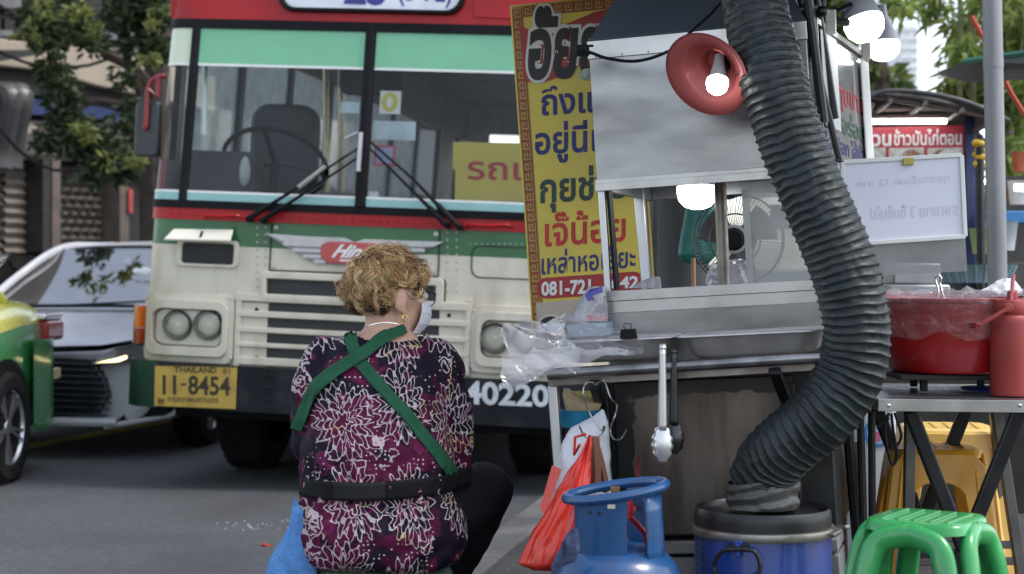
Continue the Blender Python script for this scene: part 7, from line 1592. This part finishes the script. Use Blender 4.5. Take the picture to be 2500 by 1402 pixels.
for t in range(7): c = rl(t/6); p = st(c.x, c.y, SY-.35)-Vector((0, 0, .06)); mb.tube([p, p+Vector((0, 2.2, -.18))], .014, 6)
for y0, y1 in ((268, 262), (290, 284)): mb.tube([st(2090, y0, SY), st(2420, y1, SY)], .016, 6)
mb.tube([st(2110, 232, SY-.3), st(2420, 286, SY-.3)], .012, 6); mb.build('canopy_frame', M('frame_brown', (.10, .07, .06), .6, var=.3), stall)
BLUEP = M('post_blue', (.012, .022, .08), .45, .2, var=.2)
for px, Y in ((2366, SY), (2092, SY), (2378, SY+1.9), (2100, SY+1.9)):
    mb = MB(); a = st(px, 284, Y); mb.bar(a, (a.x, a.y, 0), .05, .05, (0, 1, 0)); mb.build('post', BLUEP, stall, smooth=None, bevel=.004)
mb = MB(); q = [st(2090, 312), st(2355, 306), st(2360, 424), st(2090, 424)]; mb.add(q+[p+Vector((0, .01, 0)) for p in q], [(0, 1, 2, 3), (4, 5, 6, 7), (0, 1, 5, 4), (1, 2, 6, 5), (2, 3, 7, 6), (3, 0, 4, 7)]); sgn = mb.build('sign', M('sign_red2', (.42, .03, .045), .45, var=.08), stall, smooth=None)
fG = lambda x, y: tuple(st(x, y, SY-.006))
mb = MB(); text_in(mb, 'ข้าวมันไก่ตอน', [(2182, 316), (2348, 314), (2348, 354), (2182, 356)], fG, bold=.02); text_in(mb, 'วน', [(2130, 328), (2176, 327), (2176, 357), (2130, 358)], fG, bold=.03); mb.build('lettering', M('letter_white', (.72, .70, .70), .5), sgn, smooth=None)
mb = MB()
for x0, x1 in ((2092, 2162), (2170, 2256), (2264, 2350)): mb.add([st(x0, 362, SY-.006), st(x1, 360, SY-.006), st(x1, 420, SY-.006), st(x0, 420, SY-.006)], [(0, 1, 2, 3)])
for i, (x, c) in enumerate(((2205, 1), (2225, 2), (2300, 2), (2312, 1), (2130, 1))): p = st(x, 388, SY-.009-i*.001); mb.mat(c).disc(p, .05, 20, RXZ)
mb.build('food_picture', [M('pic_ground', (.48, .44, .40), .5, var=.3, scale=20), M('pic_plate', (.55, .54, .52), .4, var=.15, scale=30), M('pic_food', (.30, .14, .07), .5, var=.5, scale=40)], sgn, smooth=None)
mb = MB(); mb.tube([st(2120, 297, SY-.1), st(2310, 296, SY-.1)], .014, 10); mb.build('tube_lamp', EMIT('tube_white', (1, 1, 1), 4.0), stall)
mb = MB(); mb.bb(tuple(st(2090, 640)), tuple(st(2400, 1040)+Vector((0, .8, 0)))); mb.build('counter', M('counter_dark', (.05, .05, .055), .5, var=.3), stall, smooth=None, bevel=.01)
mb = MB(); mb.bb(tuple(st(2085, 430, SY+2)), tuple(st(2640, 1100, SY+2)+Vector((0, .1, 0)))); mb.build('back_wall', M('stall_back', (.05, .047, .045), .7, var=.5, scale=3, dirt=(.12, .1, .09), dirt_amt=.4, dscale=3), stall, smooth=None)
mb = MB(); mb.tube([st(2396, 305, SY+.4), st(2424, 340, SY+.2)], .03, 8); mb.build('tube_lamp', EMIT('tube_dim', (.9, .97, 1), 1.6), stall)
def bulb_small(px, py, Y, r, label, s=3.0):
    rt = root('light_bulb', label, 'bulb', P(px, py, Y), 'small lit bulbs in the market'); mb = MB(); mb.ball((0, 0, 0), r, 16, 12); mb.build('globe', EMIT('bulb_small', (1, .97, .9), s), rt, smooth=80); mb = MB(); mb.lathe([(r*.5, r*.8), (r*.4, r*1.8), (.001, r*1.9)], (0, 0, 0), 12); mb.build('cap', DARK, rt)
bulb_small(2424, 398, 8.6, .036, 'lit round bulb beside the steel pole, the upper of two')
bulb_small(2418, 443, 8.9, .030, 'lit round bulb beside the steel pole, the lower of two')
mb = MB(); mb.tube([P(2478, 458, 8.5), P(2530, 460, 8.5)], .018, 8); tag(mb.build('strip_light', EMIT('tube_white', (1, 1, 1), 4.0)), 'lit white strip light just right of the steel pole', 'lamp')
gl0 = P(2390, 380, 8.2); mb = MB()
for k, (x, y, r_) in enumerate(((2388, 350, 22), (2392, 366, 18), (2386, 378, 18), (2396, 384, 20), (2390, 400, 20), (2394, 408, 14))): mb.ball(P(x, y, 8.2+.01*(k % 3))-gl0, r_/FPX*8.2*.75, 12, 8, (1, .8, .7))
tag(mb.build('flower_garland', M('marigold', (.62, .38, .02), .6, var=.25, bump=.8, bscale=60)), 'yellow marigold garland hanging at the blue post', 'garland', m=gl0)
mb = MB(); mb.tube([P(2392, 330, 8.2), P(2396, 760, 8.2)], .02, 8); tag(mb.build('prop_pole', BLKPAINT), 'thin dark pole with the yellow garland hanging on it', 'pole')
# goods on the counters, each its own
goods = [('plastic_tub', 'pale green tub on the stall counter, at the garland pole', 2412, 620, 8.4, .09, .12, (.32, .42, .16)), ('plastic_tub', 'grey-white tub on the stall counter between green tub and steel pole', 2440, 612, 8.6, .09, .14, (.42, .46, .48)), ('wire_basket', 'pale blue open basket with goods in front of the stall counter', 2382, 690, 7.6, .17, .075, (.30, .42, .46)), ('plastic_tub', 'orange-red tub right of the steel pole at the picture edge', 2492, 420, 9.2, .05, .10, (.5, .12, .05)), ('plastic_tub', 'white tub right of the steel pole above the blue tray', 2488, 500, 9.0, .06, .12, (.6, .55, .5)), ('plastic_tub', 'brown tub high right of the steel pole near the strip light', 2490, 490, 9.6, .09, .06, (.32, .17, .06))]
for nm, lb, px, py, Y, r_, h_, c in goods:
    p = P(px, py, Y); mb = MB(); mb.lathe([(.001, 0), (r_*.8, 0), (r_, h_), (r_*1.06, h_+.005), (r_*.98, h_+.004), (r_*.8, .01), (.001, .01)], (0, 0, 0), 24)
    if 'basket' in nm:
        for k in range(24): a = 2*pi*k/24; mb.tube([(r_*.82*cos(a), r_*.82*sin(a), 0), (r_*1.04*cos(a), r_*1.04*sin(a), h_)], .004, 5)
    tag(mb.build(nm, M('tub_%d' % px, c, .4, var=.15), smooth=40), lb, 'basket' if 'basket' in nm else 'tub', m=p)
mb = MB(); q = P(2492, 530, 8.6); mb.prism(rrect(-.12, -.03, .2, .03, .02), 0, .3); tag(mb.build('blue_tray', M('tray_blue', (.03, .16, .38), .4), bevel=.004), 'blue tray on the stall right of the steel pole', 'tray', m=q)
mb = MB(); q = P(2500, 640, 8.6); mb.bb((-.1, 0, -.75), (1.2, .6, .0)); tag(mb.build('side_counter', M('side_counter', (.06, .055, .05), .6, var=.4), bevel=.01), 'dark stall counter right of the steel pole', 'counter', m=q)
mb = MB(); mb.bb((0, 0, -.09), (.23, .25, .05)); mb.bb((.02, .02, .05), (.20, .2, .13)); q = P(2170, 728, 6.4); tag(mb.build('steel_box', M('steel_box', (.30, .31, .32), .4, .7, var=.2), bevel=.008), 'grey steel food box behind the red basin under the price board', 'box', m=q)
mb = MB(); mb.bb((0, 0, -.80), (.62, .5, -.09)); tag(mb.build('rear_table', DARK, bevel=.004), 'dark table behind the red basin carrying the steel box', 'table', m=P(2150, 728, 6.38))
# red crates and shelf glimpsed under the table
mb = MB(); mb.bb((0, 0, 0), (.16, .2, .10)); mb.bb((-.004, -.004, .09), (.164, .204, .11)); tag(mb.build('red_crate', M('crate_red', (.55, .04, .02), .45), bevel=.004), 'small bright red crate low behind the yellow stools', 'crate', m=P(2245, 1036, 8.0))
mb = MB(); q = P(2180, 1044, 8.2); mb.bb((-.2, 0, -.4), (1.2, .5, .0)); 
for k in range(9): mb.bb((-.15+k*.14, -.02, -.4), (-.10+k*.14, -.001, .22))
mb.bb((-.2, -.03, .2), (1.2, .0, .24)); tag(mb.build('rear_bench', M('bench_grey', (.16, .15, .14), .6, var=.4), bevel=.003), 'grey slatted bench behind the yellow stools', 'bench', m=q)
# green-edged awning on the right
mb = MB(); q = [P(2355, 150, 7.6), P(2640, 110, 7.0), P(2640, 160, 7.0), P(2440, 172, 7.5)]; o_ = q[0].copy(); mb.add([p-o_ for p in q]+[p-o_+Vector((0, .5, .0)) for p in q], [(0, 1, 2, 3), (4, 5, 6, 7), (0, 1, 5, 4), (1, 2, 6, 5), (2, 3, 7, 6), (3, 0, 4, 7)]); aw = tag(mb.build('side_awning', M('awning_grey', (.10, .105, .11), .6, var=.2), smooth=None), 'dark grey awning with a green edge at the right behind the pole', 'awning', m=o_)
mb = MB(); mb.tube([q[0]-o_, q[1]-o_], .014, 6); mb.build('green_edge', M('edge_green', (.03, .16, .10), .5), aw)
mb = MB(); mb.tube([P(2372, 40, 8), P(2420, 130, 8), P(2470, 230, 8), P(2520, 310, 8)], .012, 6); tag(mb.build('red_rope', M('rope_red', (.42, .06, .03), .7)), 'thin red rope slanting through the bamboo leaves', 'rope')
# far buildings and trees
mb = MB(); a = P(2200, 160, 60); mb.bb((a.x, 60, 0), (P(2240, 0, 60).x, 66, P(0, 62, 60).z)); 
for k in range(14): z = P(0, 62, 60).z-.15-k*.33; mb.mat(1).bb((a.x+.05, 59.96, z-.06), (P(2243, 0, 60).x, 59.99, z)); mb.mat(0)
tag(mb.build('far_tower', [M('tower_white', (.85, .85, .85), .6), M('tower_line', (.62, .63, .64), .6)], smooth=None), 'pale distant tower with fine horizontal lines above the stall roof', 'building')
mb = MB(); q0, q1 = P(2110, 190, 40), P(2232, 190, 40); mb.bb((q0.x, 40, 0), (q1.x, 45, P(0, 196, 40).z)); mb.bb((q0.x, 40.5, 0), (P(2180, 0, 40).x, 46, P(0, 150, 40).z)); tag(mb.build('far_house', M('house_grey', (.20, .19, .19), .8, var=.2), smooth=None), 'dark grey distant building just above the stall canopy', 'building')
BB = Frame((P(2448, 650, 22).x, 22, 0), 18); mb = MB(); mb.bb((0, 0, 0), (6, 7, 9));
for k in range(6): mb.mat(1).bb((.15+k*.5, -.04, 1), (.4+k*.5, -.002, 8.5)); mb.mat(0)
tag(mb.build('back_building', [M('building_tan', (.22, .17, .14), .8, var=.2), M('building_tan_dark', (.10, .085, .08), .7)], smooth=None), 'tan building with dark window strips behind the bamboo on the right', 'building', m=BB)
bo = Vector((P(2400, 650, 13).x, 13, 0)); bam = root('bamboo', 'tall bright green bamboo with drooping leaves behind the stalls', 'tree', bo)
BAM = leafmat('bamboo_leaf', (.22, .30, .07), .5)
mb = MB(); rb_ = random.Random(5)
for k in range(9):
    x = 2340+24*k; mb.tube(spline([P(x, 700, 13)-bo, P(x+rb_.uniform(-10, 10), 300, 13)-bo, P(x+rb_.uniform(-40, 20), 60, 13)-bo, P(x+rb_.uniform(-80, 20), -140, 13)-bo], 5), .02, 6)
mb.build('stem', M('bamboo_stem', (.12, .13, .05), .6), bam)
mb = MB()
for px, py, r_, n_ in ((2330, 200, 40, 130), (2350, 120, 50, 150), (2300, 260, 28, 80), (2400, 200, 60, 420), (2390, 300, 55, 320), (2340, 290, 45, 240), (2340, 50, 50, 120), (2450, 300, 60, 360), (2490, 60, 60, 260), (2480, 380, 55, 260), (2262, 20, 26, 50), (2200, 10, 30, 50), (2290, -10, 40, 90), (2420, 60, 60, 170), (2490, 200, 60, 300), (2310, 330, 30, 80), (2440, -40, 70, 260)):
    R_ = r_*13/FPX; leaf_cloud(mb, P(px, py, 13+rb_.uniform(-.5, .5))-bo, (R_, R_*1.3, R_), n_, .17, droop=1.1, aspect=.20)
mb.build('crown', BAM, bam, smooth=None)
to2 = Vector((P(2180, 650, 18).x, 18, 0)); t2 = root('roadside_tree', 'far roadside tree with pale green leaves behind the lit bulbs', 'tree', to2)
mb = MB(); mb.tube([(0, 0, 0), P(2150, 200, 18)-to2, P(2100, -50, 18)-to2], [.16, .12, .08], 8); mb.build('trunk', BARK, t2)
mb = MB()
for px, py, r_, n_ in ((2000, 20, 60, 260), (1940, 10, 50, 200), (2060, -20, 70, 300), (2150, 190, 24, 50), (2180, 5, 30, 40), (1960, 100, 40, 120), (2030, 90, 40, 120), (2130, 170, 20, 40), (2190, 195, 18, 30), (2030, -90, 90, 200)):
    R_ = r_*18/FPX; leaf_cloud(mb, P(px, py, 18)-to2, (R_, R_, R_), n_, .2, droop=.4)
mb.build('crown', leafmat('pale_leaf', (.12, .17, .05), .5), t2, smooth=None)
# debris on the road
mb = MB(); q = P(650, 1332, 4200*1.27/(1332-650)); mb.grid(lambda a, b: Vector(((a-.5)*.045, (b-.5)*.05, .004+.003*sin(a*6))), 6, 4); tag(mb.build('litter', M('litter_red', (.5, .03, .02), .5), smooth=180), 'small red scrap of litter lying on the asphalt', 'litter', m=Vector((q.x, q.y, ROADZ)))
mb = MB(); rr = random.Random(3)
for k in range(26): x, y = rr.gauss(615, 45), rr.gauss(1286, 6); q = P(x, y, 4200*1.27/(y-650)); mb.box((q.x, q.y, ROADZ+.003), (rr.uniform(.003, .010), rr.uniform(.003, .008), .003))
o = mb.build('gravel', M('chips_white', (.6, .6, .62), .7), smooth=None); o['kind'] = 'stuff'
